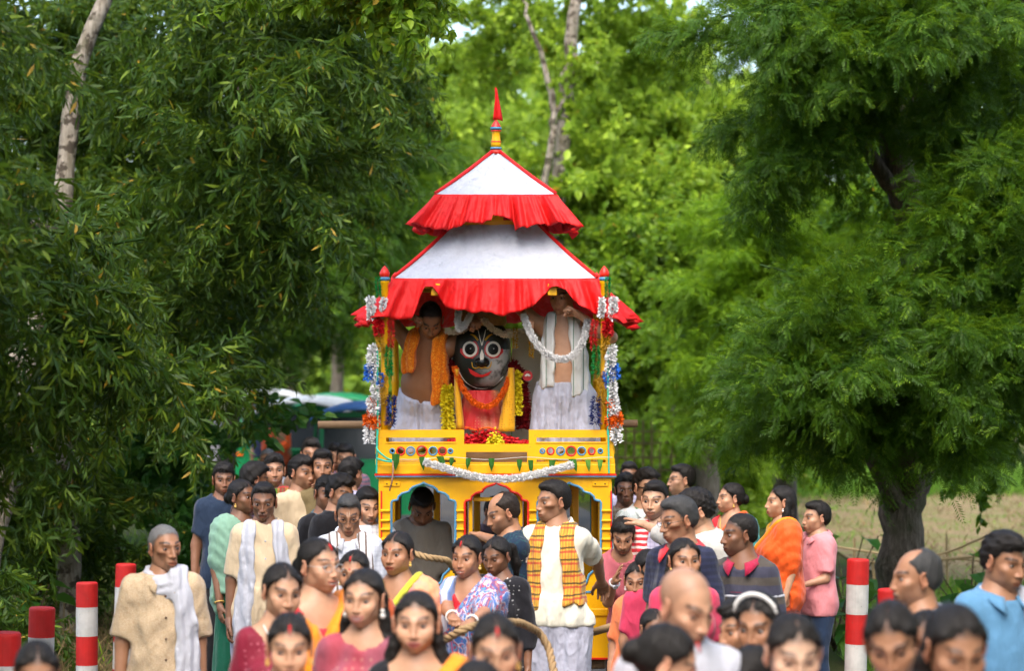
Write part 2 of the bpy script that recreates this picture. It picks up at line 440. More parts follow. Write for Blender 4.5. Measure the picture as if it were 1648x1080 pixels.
def m_bark(name, c1, c2, spots=None, sc=1.0):
    if name in MATS: return MATS[name]
    t = NT(name); c = t.coord(); n = t.noise(t.scaled(c, (1, 1, .22)), 26 * sc, 6, .65); n2 = t.noise(c, 5 * sc, 4); n3 = t.noise(c, 11 * sc, 3)
    col = t.mix(t.ramp(n, [(.35, (0, 0, 0)), (.65, (1, 1, 1))]), c1, c2)
    if spots: col = t.mix(t.ramp(n3, [(.5, (0, 0, 0)), (.58, (1, 1, 1))]), col, spots)
    col = t.mix(t.math('MULTIPLY', t.ramp(n2, [(.5, (0, 0, 0)), (.7, (1, 1, 1))]), .5), col, (.05, .065, .022))
    t.bump(n, 1.0, .04); MATS[name] = t.fin(col, .9, .15); return MATS[name]
def m_leaf(name, c1, c2, tr=.35, rough=.45):
    if name in MATS: return MATS[name]
    t = NT(name); a = t.n('ShaderNodeVertexColor', layer_name='Col').outputs[0]; sp = t.n('ShaderNodeSeparateColor', {0: a})
    oi = t.n('ShaderNodeObjectInfo').outputs['Random']
    f = t.math('ADD', t.math('MULTIPLY', sp.outputs[0], .75), t.math('MULTIPLY', oi, .25))
    col = t.mix(f, c1, c2); col = t.mix(t.math('MULTIPLY', t.math('GREATER_THAN', sp.outputs[0], .86), .6), col, tuple(x * 2.0 + y for x, y in zip(c2, (.06, .02, 0))))
    col = t.mix(t.math('GREATER_THAN', sp.outputs[1], .994), col, (.35, .22, .02))
    t.fin(col, rough, .22)
    trn = t.n('ShaderNodeBsdfTranslucent'); t.set(trn.inputs[0], t.mix(.5, col, tuple(x * 2.6 + y for x, y in zip(c2, (.08, .02, 0))), 'MIX'))
    mx = t.n('ShaderNodeMixShader', {0: tr}); t.t.links.new(t.p.outputs[0], mx.inputs[1]); t.t.links.new(trn.outputs[0], mx.inputs[2]); t.t.links.new(mx.outputs[0], t.out.inputs[0])
    MATS[name] = t.m; return t.m

# ground sheet to the horizon, road, field
def sheet(name, mat, xs, ys, zf, kind='structure'):
    Xg, Yg = np.meshgrid(xs, ys, indexing='ij'); V = np.stack([Xg, Yg, zf(Xg, Yg)], -1).reshape(-1, 3); n = len(ys)
    I = (np.arange(len(xs) - 1)[:, None] * n + np.arange(n - 1)).ravel(); o = obj(name, mesh_np(name, V, np.stack([I, I + n, I + n + 1, I + 1], 1)), mat)
    return tag(o, kind=kind)
gx = np.concatenate([np.linspace(-600, -16, 14), np.linspace(-14, 20, 90), np.linspace(22, 600, 14)])
gy = np.concatenate([np.linspace(-300, -12, 8), np.linspace(-10, 60, 130), np.linspace(64, 1200, 24)])
def ground_z(X, Y):
    c = road_c(Y); off = np.abs(X - c) - 2.7
    z = np.clip(off, 0, 1.2) * .05 + .05 * smooth_noise(X, Y, 1.3, 1) * np.clip(off, 0, 1) - .02
    return np.where(off < .15, -.03, z)
sheet('ground', m_ground(), gx, gy, ground_z)
ry = np.concatenate([np.linspace(-60, 60, 120), np.linspace(62, 160, 30)])
u = np.linspace(-1, 1, 15)
V = np.array([[road_c(y) + a * 2.65, y, .012 - .02 * a * a + .012] for y in ry for a in u]); n = len(u)
I = (np.arange(len(ry) - 1)[:, None] * n + np.arange(n - 1)).ravel()
tag(obj('road', mesh_np('road', V, np.stack([I, I + 1, I + n + 1, I + n], 1)), m_asphalt()), kind='structure')
fx = np.linspace(3.8, 40, 60); fy = np.linspace(22.5, 39, 50)
sheet('ploughed_field', m_soil(), fx, fy, lambda X, Y: ground_z(X, Y) + .03 + .02 * smooth_noise(X, Y, 5, 3))

# ---- bough meshes (shared by all trees)
def leaf_geo(P, D, N, L, W, curve, rg, seg=2):
    """many leaves: base P, direction D, normal N -> verts, quads, tris; each leaf bends by 'curve'"""
    n = len(P); S = np.cross(D, N); S /= np.linalg.norm(S, axis=1)[:, None] + 1e-9
    L = np.asarray(L)[:, None]; W = np.asarray(W)[:, None]; cv = np.asarray(curve)[:, None]
    a = P; m1 = P + D * L * .38 - N * cv * L * .10; m2 = P + D * L * .72 - N * cv * L * .34; tip = P + D * L * .97 - N * cv * L * .62
    fold = N * W * .18
    V = np.stack([a, m1 - S * W * .5 + fold, m1, m1 + S * W * .5 + fold, m2 - S * W * .36 + fold * .7, m2, m2 + S * W * .36 + fold * .7, tip], 1).reshape(-1, 3)
    b = np.arange(n)[:, None] * 8
    T = np.concatenate([b + [0, 1, 2], b + [0, 2, 3], b + [4, 7, 5], b + [5, 7, 6]]); Q = np.concatenate([b + [1, 4, 5, 2], b + [2, 5, 6, 3]])
    c = rg.uniform(0, 1, n); c2 = rg.uniform(0, 1, n); C = np.repeat(np.stack([c, c2, c2], 1), 8, 0)
    return V, Q, T, C
def unit(v): return v / (np.linalg.norm(v, axis=-1, keepdims=True) + 1e-9)

def bough(kind, seed):
    """a leafy bough: stem from the origin along +X, about 1.6 m"""
    rg = np.random.default_rng(seed); st = MB(); VV = []; QQ = []; TT = []; CC = []; off = 0
    nt = {'sickle': 26, 'feather': 30, 'broad': 24, 'far': 22, 'vine': 16}[kind]
    L0 = 1.5; us = np.linspace(0, 1, 8)
    stem = np.stack([us * L0, .12 * np.sin(us * 3 + rg.uniform(0, 6)), .16 * us - .38 * us ** 2], 1); st.tube(stem, np.linspace(.016, .004, 8), 5, cap=False)
    for k in range(nt):
        uu = rg.uniform(.08, 1.0); p = np.array([np.interp(uu, us, stem[:, i]) for i in range(3)])
        az = rg.uniform(-1.5, 1.5) * (1.1 - .4 * uu); el = rg.uniform(-.5, .75)
        d = np.array([math.cos(az) * math.cos(el), math.sin(az) * math.cos(el), math.sin(el)]); tl = rg.uniform(.35, .75) * (1.1 - .35 * uu)
        m = 6; w = np.linspace(0, 1, m); droop = rg.uniform(.25, .7) if kind in ('sickle', 'feather') else rg.uniform(.0, .35)
        tw = p + d * (w * tl)[:, None] + np.array([0, 0, -1]) * (droop * tl * w ** 2)[:, None] + rg.normal(0, .015, (m, 3)); st.tube(tw, np.linspace(.006, .002, m), 4, cap=False)
        td = unit(np.gradient(tw, axis=0))
        if kind == 'sickle':
            nl = 26; wi = rg.uniform(.12, 1, nl); P = np.stack([np.interp(wi, w, tw[:, i]) for i in range(3)], 1); D = np.stack([np.interp(wi, w, td[:, i]) for i in range(3)], 1)
            D = unit(D * .55 + rg.normal(0, .55, (nl, 3)) + np.array([0, 0, -.55])); N = unit(rg.normal(0, 1, (nl, 3)) + np.array([.2, 0, .5])); N = unit(N - D * (N * D).sum(1)[:, None])
            Lc = rg.uniform(.11, .185, nl)[:, None]; Wc = rg.uniform(.020, .034, nl)[:, None]; cv = rg.uniform(-.3, .9, nl)[:, None]; Sd = np.cross(D, N); sk_ = rg.uniform(-.12, .12, nl)[:, None]
            m1 = P + D * Lc * .36 - N * cv * Lc * .09 + Sd * sk_ * Lc * .6; m2 = P + D * Lc * .72 - N * cv * Lc * .34 + Sd * sk_ * Lc * .5; tip = P + D * Lc * .98 - N * cv * Lc * .62 - Sd * sk_ * Lc * .2
            V6 = np.stack([P, m1 - Sd * Wc * .5, m1 + Sd * Wc * .5, m2 - Sd * Wc * .36, m2 + Sd * Wc * .36, tip], 1).reshape(-1, 3); bq = np.arange(nl)[:, None] * 6; cc = rg.uniform(0, 1, nl); c2_ = rg.uniform(0, 1, nl)
            g = (V6, bq + [1, 3, 4, 2], np.concatenate([bq + [0, 1, 2], bq + [3, 5, 4]]), np.repeat(np.stack([cc, c2_, c2_], 1), 6, 0))
        elif kind == 'feather':
            nf = 7; Ps = []; Ds = []; Ns = []; Ls = []
            for q in range(nf):
                wi = rg.uniform(.1, 1); b = np.array([np.interp(wi, w, tw[:, i]) for i in range(3)]); t_ = np.array([np.interp(wi, w, td[:, i]) for i in range(3)])
                fd = unit(t_ * .8 + rg.normal(0, .6, 3) + np.array([0, 0, -.25])); fn = unit(np.array([0, 0, 1.0]) + rg.normal(0, .35, 3)); fn = unit(fn - fd * (fn @ fd)); sd = np.cross(fd, fn)
                fl = rg.uniform(.16, .26); npn = 9
                for i in range(npn):
                    uu2 = (i + .6) / npn
                    for sg in (-1, 1):
                        Ps.append(b + fd * fl * uu2 - np.array([0, 0, 1]) * .10 * fl * uu2 ** 2 * 4 * .5); Ds.append(unit(fd * .62 + sg * sd * .78 - fn * rg.uniform(.0, .45))); Ns.append(fn + rg.normal(0, .15, 3)); Ls.append((.075 if i < 7 else .05) * rg.uniform(.8, 1.15))
            Ps = np.array(Ps); Ds = np.array(Ds); Ns = np.array(Ns); Ns = unit(Ns - Ds * (Ns * Ds).sum(1)[:, None]); Ls = np.array(Ls)
            k_ = len(Ps); Sd = np.cross(Ds, Ns); Lc = Ls[:, None]; cv = rg.uniform(.1, .5, k_)[:, None]
            V4 = np.stack([Ps, Ps + Ds * Lc * .5 - Sd * .0068 - Ns * cv * Lc * .1, Ps + Ds * Lc - Ns * cv * Lc * .45, Ps + Ds * Lc * .5 + Sd * .0068 - Ns * cv * Lc * .1], 1).reshape(-1, 3); bq = np.arange(k_)[:, None] * 4
            fr = np.repeat(rg.uniform(0, 1, nf), npn * 2); g = (V4, np.zeros((0, 4), int), np.concatenate([bq + [0, 1, 3], bq + [1, 2, 3]]), np.repeat(np.stack([fr * .8 + .2 * rg.uniform(0, 1, len(fr)), fr * .95, fr], 1), 4, 0))
        else:
            nl = {'broad': 20, 'far': 16, 'vine': 12}[kind]; wi = rg.uniform(.15, 1, nl); P = np.stack([np.interp(wi, w, tw[:, i]) for i in range(3)], 1); D = np.stack([np.interp(wi, w, td[:, i]) for i in range(3)], 1)
            D = unit(D * .6 + rg.normal(0, .6, (nl, 3)) + np.array([0, 0, -.35])); N = unit(rg.normal(0, .55, (nl, 3)) + np.array([.15, 0, .9])); N = unit(N - D * (N * D).sum(1)[:, None])
            a, b = {'broad': (.10, .15), 'far': (.13, .20), 'vine': (.11, .17)}[kind]; L = rg.uniform(a, b, nl)
            g = leaf_geo(P, D, N, L, L * rg.uniform(.45, .62, nl) * (1.45 if kind == 'vine' else 1), rg.uniform(.0, .5, nl), rg)
        VV.append(g[0]); QQ.append(g[1] + off); TT.append(g[2] + off); CC.append(g[3]); off += len(g[0])
    nl_q = sum(len(q) for q in QQ); nl_t = sum(len(t_) for t_ in TT)
    sv = np.concatenate(st.V); sq = np.concatenate(st.Q) + off
    V = np.concatenate(VV + [sv]); C = np.concatenate(CC + [np.zeros((len(sv), 3))])
    mi = np.concatenate([np.zeros(nl_q, int), np.ones(len(sq), int), np.zeros(nl_t, int)])
    return mesh_np('leafy_bough', V, np.concatenate(QQ + [sq]), np.concatenate(TT), False, C, mi)

TWIG = m_bark('twig_bark', (.05, .035, .02), (.11, .085, .05))
LEAFM = {
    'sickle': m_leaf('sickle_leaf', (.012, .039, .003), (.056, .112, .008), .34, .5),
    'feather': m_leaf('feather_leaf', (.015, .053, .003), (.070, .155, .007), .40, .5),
    'feather_light': m_leaf('feather_leaf_light', (.055, .13, .005), (.155, .28, .012), .45, .5),
    'broad': m_leaf('broad_leaf', (.042, .105, .006), (.13, .225, .014), .45, .4),
    'lime': m_leaf('lime_leaf', (.095, .18, .012), (.235, .34, .03), .5, .4),
    'far': m_leaf('far_leaf', (.078, .15, .014), (.195, .30, .035), .48, .5),
    'vine': m_leaf('vine_leaf', (.020, .085, .012), (.045, .14, .020), .35, .4),
}
BOUGH = {}
def get_bough(kind, leafmat, i):
    k = (kind, leafmat, i)
    if k not in BOUGH:
        kk = (kind, '', i)
        if kk not in BOUGH: BOUGH[kk] = bough(kind, 100 + i * 7 + len(kind) * 31)
        me = BOUGH[kk] if not len(BOUGH[kk].materials) else BOUGH[kk].copy()
        me.materials.clear(); me.materials.append(LEAFM[leafmat]); me.materials.append(TWIG); BOUGH[k] = me
    return BOUGH[k]

def look_matrix(d, rg):
    d = d / np.linalg.norm(d); up = np.array([0, 0, 1.0]) + rg.normal(0, .3, 3); y = np.cross(up, d); y /= np.linalg.norm(y); z = np.cross(d, y)
    return np.stack([d, y, z], 1)

def set_mat(o, M, loc, sc):
    import mathutils
    m4 = mathutils.Matrix([[*(M[i] * sc), loc[i]] for i in range(3)] + [[0, 0, 0, 1]]); o.matrix_basis = m4

def tree(base, label, trunk, blobs, kind, leafmat, bark, seed, size=1.0, name='tree', variants=3, group='trees along the road', limbs=True):
    """trunk: [(x,y,z,r), ...] world; blobs: crown masses (cx,cy,cz, rx,ry,rz, n) world, filled with leafy boughs"""
    rg = np.random.default_rng(seed); root = empty(name, (base[0], base[1], 0)); B = np.array([base[0], base[1], 0.0])
    tag(root, label, 'tree', group)
    tr = np.array(trunk, float); P = tr[:, :3] - B; nn = max(10, len(P) * 5); tt = np.linspace(0, len(P) - 1, nn); Pi = np.stack([np.interp(tt, range(len(P)), P[:, i]) for i in range(3)], 1)
    for _ in range(2): Pi[1:-1] = .25 * Pi[:-2] + .5 * Pi[1:-1] + .25 * Pi[2:]
    Pi[1:-1, :2] += rg.normal(0, .012, (nn - 2, 2)); rad = np.interp(tt, range(len(P)), tr[:, 3]) * (1 + rg.normal(0, .04, nn))
    MB().tube(Pi, rad, 14).build('trunk', bark, root, smooth=True)
    for bi, (cx, cy, cz, rx, ry, rz, n) in enumerate(blobs):
        c = np.array([cx, cy, cz]) - B
        if limbs:
            k = int(np.clip(np.argmin(np.linalg.norm(Pi - c + np.array([0, 0, max(rz, .8)]), axis=1)), 2, nn - 1)); a = Pi[k]; w = np.linspace(0, 1, 7)
            lm = a + (c - a) * w[:, None] + np.array([0, 0, 1]) * (np.sin(w * math.pi) * .12 * np.linalg.norm(c - a))[:, None] + rg.normal(0, .04, (7, 3)) * (w * (1 - w) * 4)[:, None]
            MB().tube(lm, np.linspace(rad[k] * .6, .02, 7), 8).build('limb', bark, root, smooth=True)
        for j in range(n):
            v = rg.normal(0, 1, 3); v /= np.linalg.norm(v); q = rg.uniform(.45, 1.0) ** .6
            p = c + v * q * np.array([rx, ry, rz]); d = v * np.array([1, 1, .55]) + rg.normal(0, .35, 3) + np.array([0, 0, -.12])
            sc = size * rg.uniform(.75, 1.2); M = look_matrix(d, rg); p = p - M[:, 0] * 0.7 * sc
            o = bpy.data.objects.new('leafy_bough', get_bough(kind, leafmat, int(rg.integers(variants)))); COL.objects.link(o); o.parent = root; set_mat(o, M, p, sc)
    return root
# ------------------------------------------------------------------ trees
def bl(x, y, d, rx, ry, rd, n):
    c = px(x, y, d); k = d / FPX
    return (c[0], c[1], c[2], rx * k, rd, ry * k, n)
def tk(pts, d):
    out = []
    for (x, y, r) in pts:
        p = px(x, y, d); out.append((p[0], p[1], max(p[2], -.1), r))
    return out
BK_PALE = m_bark('pale_bark', (.17, .14, .10), (.34, .30, .24), (.07, .055, .04))
BK_DARK = m_bark('dark_bark', (.035, .026, .018), (.095, .07, .048))
BK_BIG = m_bark('grey_brown_bark', (.065, .050, .036), (.17, .135, .10))
BK_GREY = m_bark('grey_bark', (.12, .095, .07), (.24, .20, .155))
def gnd(x, d): return CX + 0 * x, 0
def at_base(x, d): p = px(x, 600, d); return (p[0], p[1])
GY = lambda d: HOR + CAMZ * FPX / d + 8          # pixel row of the ground at distance d

# left row: long drooping sickle leaves
tree(at_base(-560, 12.0), 'dark drooping-leaved tree overhanging the left edge nearest the camera', tk([(-560, GY(12), .17), (-540, 500, .14), (-430, 100, .11), (-380, -250, .08)], 12.0),
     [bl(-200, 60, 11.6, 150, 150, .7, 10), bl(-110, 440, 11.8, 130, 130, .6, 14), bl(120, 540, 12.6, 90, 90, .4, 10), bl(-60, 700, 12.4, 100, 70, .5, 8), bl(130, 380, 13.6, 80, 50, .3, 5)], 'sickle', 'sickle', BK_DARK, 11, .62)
tree(at_base(108, 20), 'tall pale spotted trunk beside the red and white posts with dark sickle leaves', tk([(112, GY(20), .105), (112, 900, .10), (104, 600, .085), (100, 330, .08), (118, 130, .074), (168, -10, .06), (230, -190, .04)], 20),
     [bl(350, 60, 20.6, 120, 110, .7, 16), bl(480, 60, 19.8, 120, 110, .8, 16), bl(300, 250, 21.2, 100, 110, .7, 12), bl(430, 260, 20, 130, 120, .8, 18), bl(40, 160, 22.6, 130, 200, .5, 22), bl(190, 130, 22.4, 80, 120, .5, 14), bl(270, 470, 20.6, 120, 100, .8, 16)], 'sickle', 'sickle', BK_PALE, 12, .72, limbs=False)
tree(at_base(262, 24), 'stout leaning trunk behind the old man with dense sickle leaves', tk([(255, GY(24), .17), (270, 840, .15), (300, 600, .13), (360, 300, .11), (420, 50, .08)], 24),
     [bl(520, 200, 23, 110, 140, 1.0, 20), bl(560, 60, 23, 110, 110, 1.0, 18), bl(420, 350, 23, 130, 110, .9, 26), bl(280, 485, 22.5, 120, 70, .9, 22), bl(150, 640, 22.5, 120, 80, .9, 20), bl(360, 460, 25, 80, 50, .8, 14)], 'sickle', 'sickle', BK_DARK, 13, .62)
tree(at_base(20, 18), 'pale leaning trunk at the left edge under dark leaves', tk([(-40, GY(18), .09), (-5, 800, .085), (30, 650, .08), (70, 480, .07), (60, 300, .05)], 18),
     [bl(20, 480, 19.5, 150, 120, .8, 16), bl(150, 640, 19.0, 130, 80, .7, 14), bl(60, 760, 19.6, 110, 80, .6, 12)], 'sickle', 'sickle', BK_PALE, 14, .7)
tree(at_base(150, 29), 'dark tree filling the shade behind the spotted trunk', tk([(150, GY(29), .16), (170, 700, .14), (190, 300, .12), (160, -100, .08)], 29),
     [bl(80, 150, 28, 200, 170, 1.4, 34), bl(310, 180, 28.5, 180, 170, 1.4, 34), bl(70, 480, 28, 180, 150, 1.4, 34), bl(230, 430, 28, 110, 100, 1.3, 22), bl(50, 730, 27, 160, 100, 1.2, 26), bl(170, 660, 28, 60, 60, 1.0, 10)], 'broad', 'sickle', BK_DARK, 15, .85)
tree(at_base(372, 31), 'feathery mid green tree on the left above the walking boys', tk([(352, GY(31), .13), (368, 720, .12), (400, 450, .10), (460, 200, .08), (500, 0, .05)], 31),
     [bl(440, 450, 29.5, 90, 60, 1.1, 24), bl(530, 360, 30, 100, 90, 1.2, 26), bl(330, 480, 29, 60, 40, 1.0, 12), bl(590, 280, 31, 80, 100, 1.2, 20), bl(480, 280, 31, 120, 100, 1.2, 16), bl(540, 450, 31.5, 50, 40, 1.0, 8)], 'feather', 'feather', BK_GREY, 16, .85)
tree(at_base(590, 44), 'light green tree at the far road bend left of the canopy', tk([(538, GY(44), .14), (545, 560, .12), (580, 350, .11), (610, 150, .08)], 44),
     [bl(610, 390, 43, 70, 70, 1.5, 26), bl(640, 250, 44, 80, 90, 1.6, 26), bl(580, 470, 44, 50, 30, 1.3, 9), bl(600, 130, 46, 90, 60, 1.6, 16)], 'broad', 'lime', BK_GREY, 17, 1.15)
# near twig hanging in from the top
tree((-1.6, 13.2), 'dark heart-leaved tree whose twigs hang in at the top centre', [(-6.2, 13.2, -.1, .16), (-6.0, 13.2, 3.0, .14), (-4.6, 13.2, 5.0, .10), (-2.0, 13.3, 5.6, .05)],
     [bl(650, -60, 14.5, 90, 60, .6, 9), bl(560, -70, 14.5, 90, 60, .6, 8)], 'broad', 'broad', BK_DARK, 18, .6)
# right row: feathery compound leaves
tree(at_base(1450, 20), 'thick forked dark trunk of the big feathery tree on the right', tk([(1446, GY(20), .22), (1449, 960, .19), (1450, 800, .19), (1478, 740, .175), (1492, 620, .165), (1492, 480, .16), (1478, 380, .155), (1446, 280, .14), (1432, 200, .12), (1420, 40, .08)], 20),
     [bl(1290, 60, 18.8, 110, 90, .9, 30), bl(1400, 60, 18.6, 110, 70, .9, 26), bl(1300, 210, 19.4, 80, 80, .8, 22), bl(1540, 70, 18.8, 120, 90, .9, 26), bl(1610, 250, 18.6, 80, 120, .8, 26),
      bl(1600, 420, 18.2, 80, 100, .8, 26), bl(1500, 530, 18.0, 80, 60, .6, 20), bl(1370, 500, 18.2, 100, 70, .7, 28), bl(1570, 570, 17.9, 100, 60, .7, 26),
      bl(1320, 590, 18.0, 100, 60, .7, 26), bl(1430, 630, 18.0, 90, 40, .5, 16), bl(1300, 670, 18.4, 60, 30, .5, 10), bl(1540, 670, 18.1, 70, 30, .5, 10)], 'feather', 'feather', BK_BIG, 21, .56)
tree(at_base(1630, 23), 'shadowy tree at the right edge behind the big feathery one', tk([(1690, GY(23), .17), (1680, 700, .15), (1660, 300, .12), (1640, -100, .08)], 23),
     [bl(1560, 100, 23, 170, 150, 1.0, 26), bl(1590, 380, 22.6, 140, 160, 1.0, 26), bl(1620, 580, 22.4, 110, 70, 1.0, 18), bl(1560, 500, 23.2, 80, 70, .9, 10)], 'broad', 'feather', BK_DARK, 22, .8)
tree(at_base(1268, 26), 'light green feathery tree with two trunks behind the orange saree woman', tk([(1266, GY(26), .15), (1266, 850, .14), (1262, 700, .12), (1270, 500, .10), (1290, 300, .07)], 26),
     [bl(1235, 400, 24.5, 80, 70, .9, 30), bl(1200, 490, 24.3, 75, 60, .9, 28), bl(1240, 570, 24, 90, 50, .9, 26), bl(1310, 460, 25, 90, 70, .9, 24), bl(1200, 620, 24.8, 65, 40, .8, 18), bl(1300, 350, 25.5, 80, 70, .9, 22), bl(1270, 650, 24.3, 70, 30, .8, 12)], 'feather', 'feather_light', BK_GREY, 23, .6)
tree(at_base(1137, 32), 'dark green broad-leaved tree right of the canopy', tk([(1138, GY(32), .18), (1137, 760, .165), (1128, 600, .14), (1112, 500, .09), (1105, 440, .05)], 32),
     [bl(1050, 450, 31, 75, 70, 1.1, 22), bl(1120, 480, 31.5, 75, 80, 1.1, 20), bl(1050, 550, 31, 70, 60, 1.1, 18), bl(1110, 580, 31, 75, 40, 1.0, 12), bl(1010, 400, 32, 50, 50, 1.0, 10)], 'broad', 'broad', BK_GREY, 24, 1.0)
tree(at_base(1090, 38), 'bright lime broad-leaved tree right of the upper roof', tk([(1080, GY(38), .08), (1085, 600, .06), (1060, 400, .04), (1040, 330, .02)], 38),
     [bl(1060, 230, 36, 90, 55, 1.2, 20), bl(975, 310, 33.2, 60, 35, .9, 14), bl(1110, 330, 36, 80, 70, 1.2, 20), bl(1040, 330, 37, 80, 60, 1.2, 16), bl(1130, 210, 38, 60, 60, 1.2, 10), bl(1080, 130, 39, 50, 50, 1.2, 8)], 'broad', 'lime', BK_GREY, 25, 1.1)
tree(at_base(905, 32.6), 'slender pale forked trunk rising behind the chariot roof', tk([(895, GY(32.6), .12), (893, 400, .105), (903, 260, .10), (912, 130, .095), (922, 50, .09), (930, -120, .06)], 32.6),
     [bl(800, 40, 36, 70, 30, 1.2, 8), bl(990, 50, 36, 60, 40, 1.2, 9), bl(720, 90, 38, 50, 30, 1.2, 7), bl(900, -70, 35, 160, 50, 1.2, 14), bl(1020, 130, 37, 40, 30, 1.2, 5)], 'broad', 'lime', BK_PALE, 26, .95, limbs=False)
tree(at_base(872, 32.3), 'thin forked pale sapling in front of the slender trunk', tk([(868, GY(32.3), .06), (876, 300, .052), (890, 215, .05), (893, 178, .048), (872, 90, .035), (845, 20, .025)], 32.3),
     [bl(835, -10, 33, 40, 20, .8, 4), bl(965, 100, 33, 20, 20, .5, 3)], 'broad', 'lime', BK_PALE, 27, .7)
# belt of far trees
FARB = [(700, 62, 400, 'far'), (790, 70, 400, 'lime'), (870, 66, 390, 'far'), (960, 60, 420, 'lime'), (1040, 72, 370, 'far'), (1180, 64, 330, 'lime'), (1330, 70, 360, 'far'), (1480, 66, 340, 'broad'), (1620, 64, 330, 'broad'), (640, 84, 390, 'lime'), (760, 92, 400, 'far'), (560, 76, 380, 'far'), (470, 70, 380, 'far'), (1110, 88, 340, 'far')]
FARL = ['distant tree showing left of the upper roof', 'distant lime tree straight behind the pennant', 'distant tree between the pennant and the slender pale trunk', 'distant lime tree right of the upper frill', 'distant tree above the lime broad-leaved one on the right', 'distant lime tree behind the light green feathery tree', 'distant tree glimpsed behind the big feathery crown', 'distant dark tree behind the thick forked trunk', 'distant dark tree behind the right edge', 'distant lime tree over the far road bend', 'farthest pale tree just left of the pennant', 'distant tree above the auto rickshaws', 'distant tree above the women walking away', 'farthest tree right of the dark broad-leaved one']
for i, (x, d, y, lm) in enumerate(FARB):
    rg_ = np.random.default_rng(300 + i); j = lambda a: rg_.uniform(-a, a); q = 60 / d
    tree(at_base(x, d), FARL[i], tk([(x, GY(d), .2), (x + j(10), 500, .18), (x + j(25), 250, .14)], d),
         [bl(x + j(30), y + 170 + j(20), d, 80 * q, 60 * q, 2.2, 10), bl(x + j(50), y + 50 + j(30), d, 85 * q, 70 * q, 2.2, 12), bl(x + j(50), y - 110 + j(40), d, 85 * q, 60 * q, 2.2, 7), bl(x + j(60), y - 230 + j(40), d + 1, 70 * q, 40 * q, 2.2, 3)], 'broad', lm, BK_GREY, 320 + i, 2.3, group='distant trees')
# the row goes on beside and behind the camera, out of the picture
for i, (x, y) in enumerate([(-5.4, 7.4), (-5.6, 1.5), (-5.7, -6), (6.4, 11.0), (5.6, 5.0), (5.7, -3)]):
    tree((x, y), 'roadside tree of the row that goes on beside the camera', [(x, y, -.1, .2), (x, y, 2.5, .17), (x * .97, y, 5, .12)],
         [(x, y, 3.4, 1.3, 2.2, 1.2, 9), (x * .95, y, 5.3, 1.8, 2.8, 1.3, 14), (x * .97, y, 7.2, 1.7, 2.6, 1.2, 10)], 'broad', 'broad', BK_DARK, 360 + i, 1.9, group='roadside trees beside the camera', limbs=False)
# ------------------------------------------------------------------ the chariot
CHX, CHY = -0.106, 16.0
YEL = m_paint('yellow_gloss_paint', hexc('F0B000'), .38, .22, 4.0); BLU = m_paint('blue_grey_paint', hexc('4E86A8'), .4); REDP = m_paint('red_gloss_paint', hexc('D6281A'), .35)
DARKM = m_paint('black_rubber', (.012, .012, .012), .7); STEEL = m_paint('dull_steel', (.32, .32, .33), .35); WHITEB = m_paint('cream_board', (.62, .58, .50), .6)
WOODM = m_paint('weathered_wood', (.20, .12, .06), .7, .3); BAMB = m_paint('dry_bamboo', (.38, .27, .13), .6, .3, 12)
WCL = m_cloth('white_canopy_cloth', (.46, .48, .545), wr=.9, sheen=.0); RCL = m_cloth('red_satin_cloth', (.66, .010, .010), wr=.5, rough=.55, sheen=0); TEAL = m_paint('teal_cord', hexc('2FB79A'), .6)
def lx(p, d=15.255): return (p - CX) * d / FPX - CHX
def lz(p, d=15.255): return CAMZ - (p - HOR) * d / FPX
chariot = empty('chariot', (CHX, CHY, 0)); tag(chariot, 'tall yellow wooden festival chariot with red and white tiered cloth canopy', 'chariot')
FY = -.745
# lower body: arched panels on four sides
def arch_outline(x0, x1, zt, zs, zb, zc):
    """cusped arch: apex zt, spring zs; bottom mirrored: corners zc, lowest zb"""
    xm = (x0 + x1) / 2; w = (x1 - x0) / 2; pts = []
    prof = [(1.0, 0.0), (.97, .08), (.86, .12), (.80, .14), (.78, .30), (.66, .46), (.52, .52), (.44, .56), (.42, .66), (.30, .80), (.14, .88), (.06, .93), (0, 1.0)]
    for a, b in prof: pts.append((xm + a * w, zs + b * (zt - zs)))
    for a, b in prof[-2::-1]: pts.append((xm - a * w, zs + b * (zt - zs)))
    low = [(1.0, 0), (.86, .10), (.80, .35), (.62, .55), (.55, .85), (.30, 1.0), (-.30, 1.0), (-.55, .85), (-.62, .55), (-.80, .35), (-.86, .10), (-1.0, 0)]
    for a, b in low: pts.append((xm - a * w, zc + b * (zb - zc)))
    return pts
ZT = lz(770); ZB = lz(1062)
arches = [arch_outline(lx(630), lx(733), lz(777), lz(809), lz(944), lz(903)), arch_outline(lx(748), lx(850), lz(777), lz(809), lz(944), lz(903)), arch_outline(lx(865), lx(967), lz(777), lz(809), lz(944), lz(903))]
pm = MB().prism([(-.735, ZB), (.735, ZB), (.735, ZT), (-.735, ZT)], 0, .035, arches).mesh('arched_panel', False)
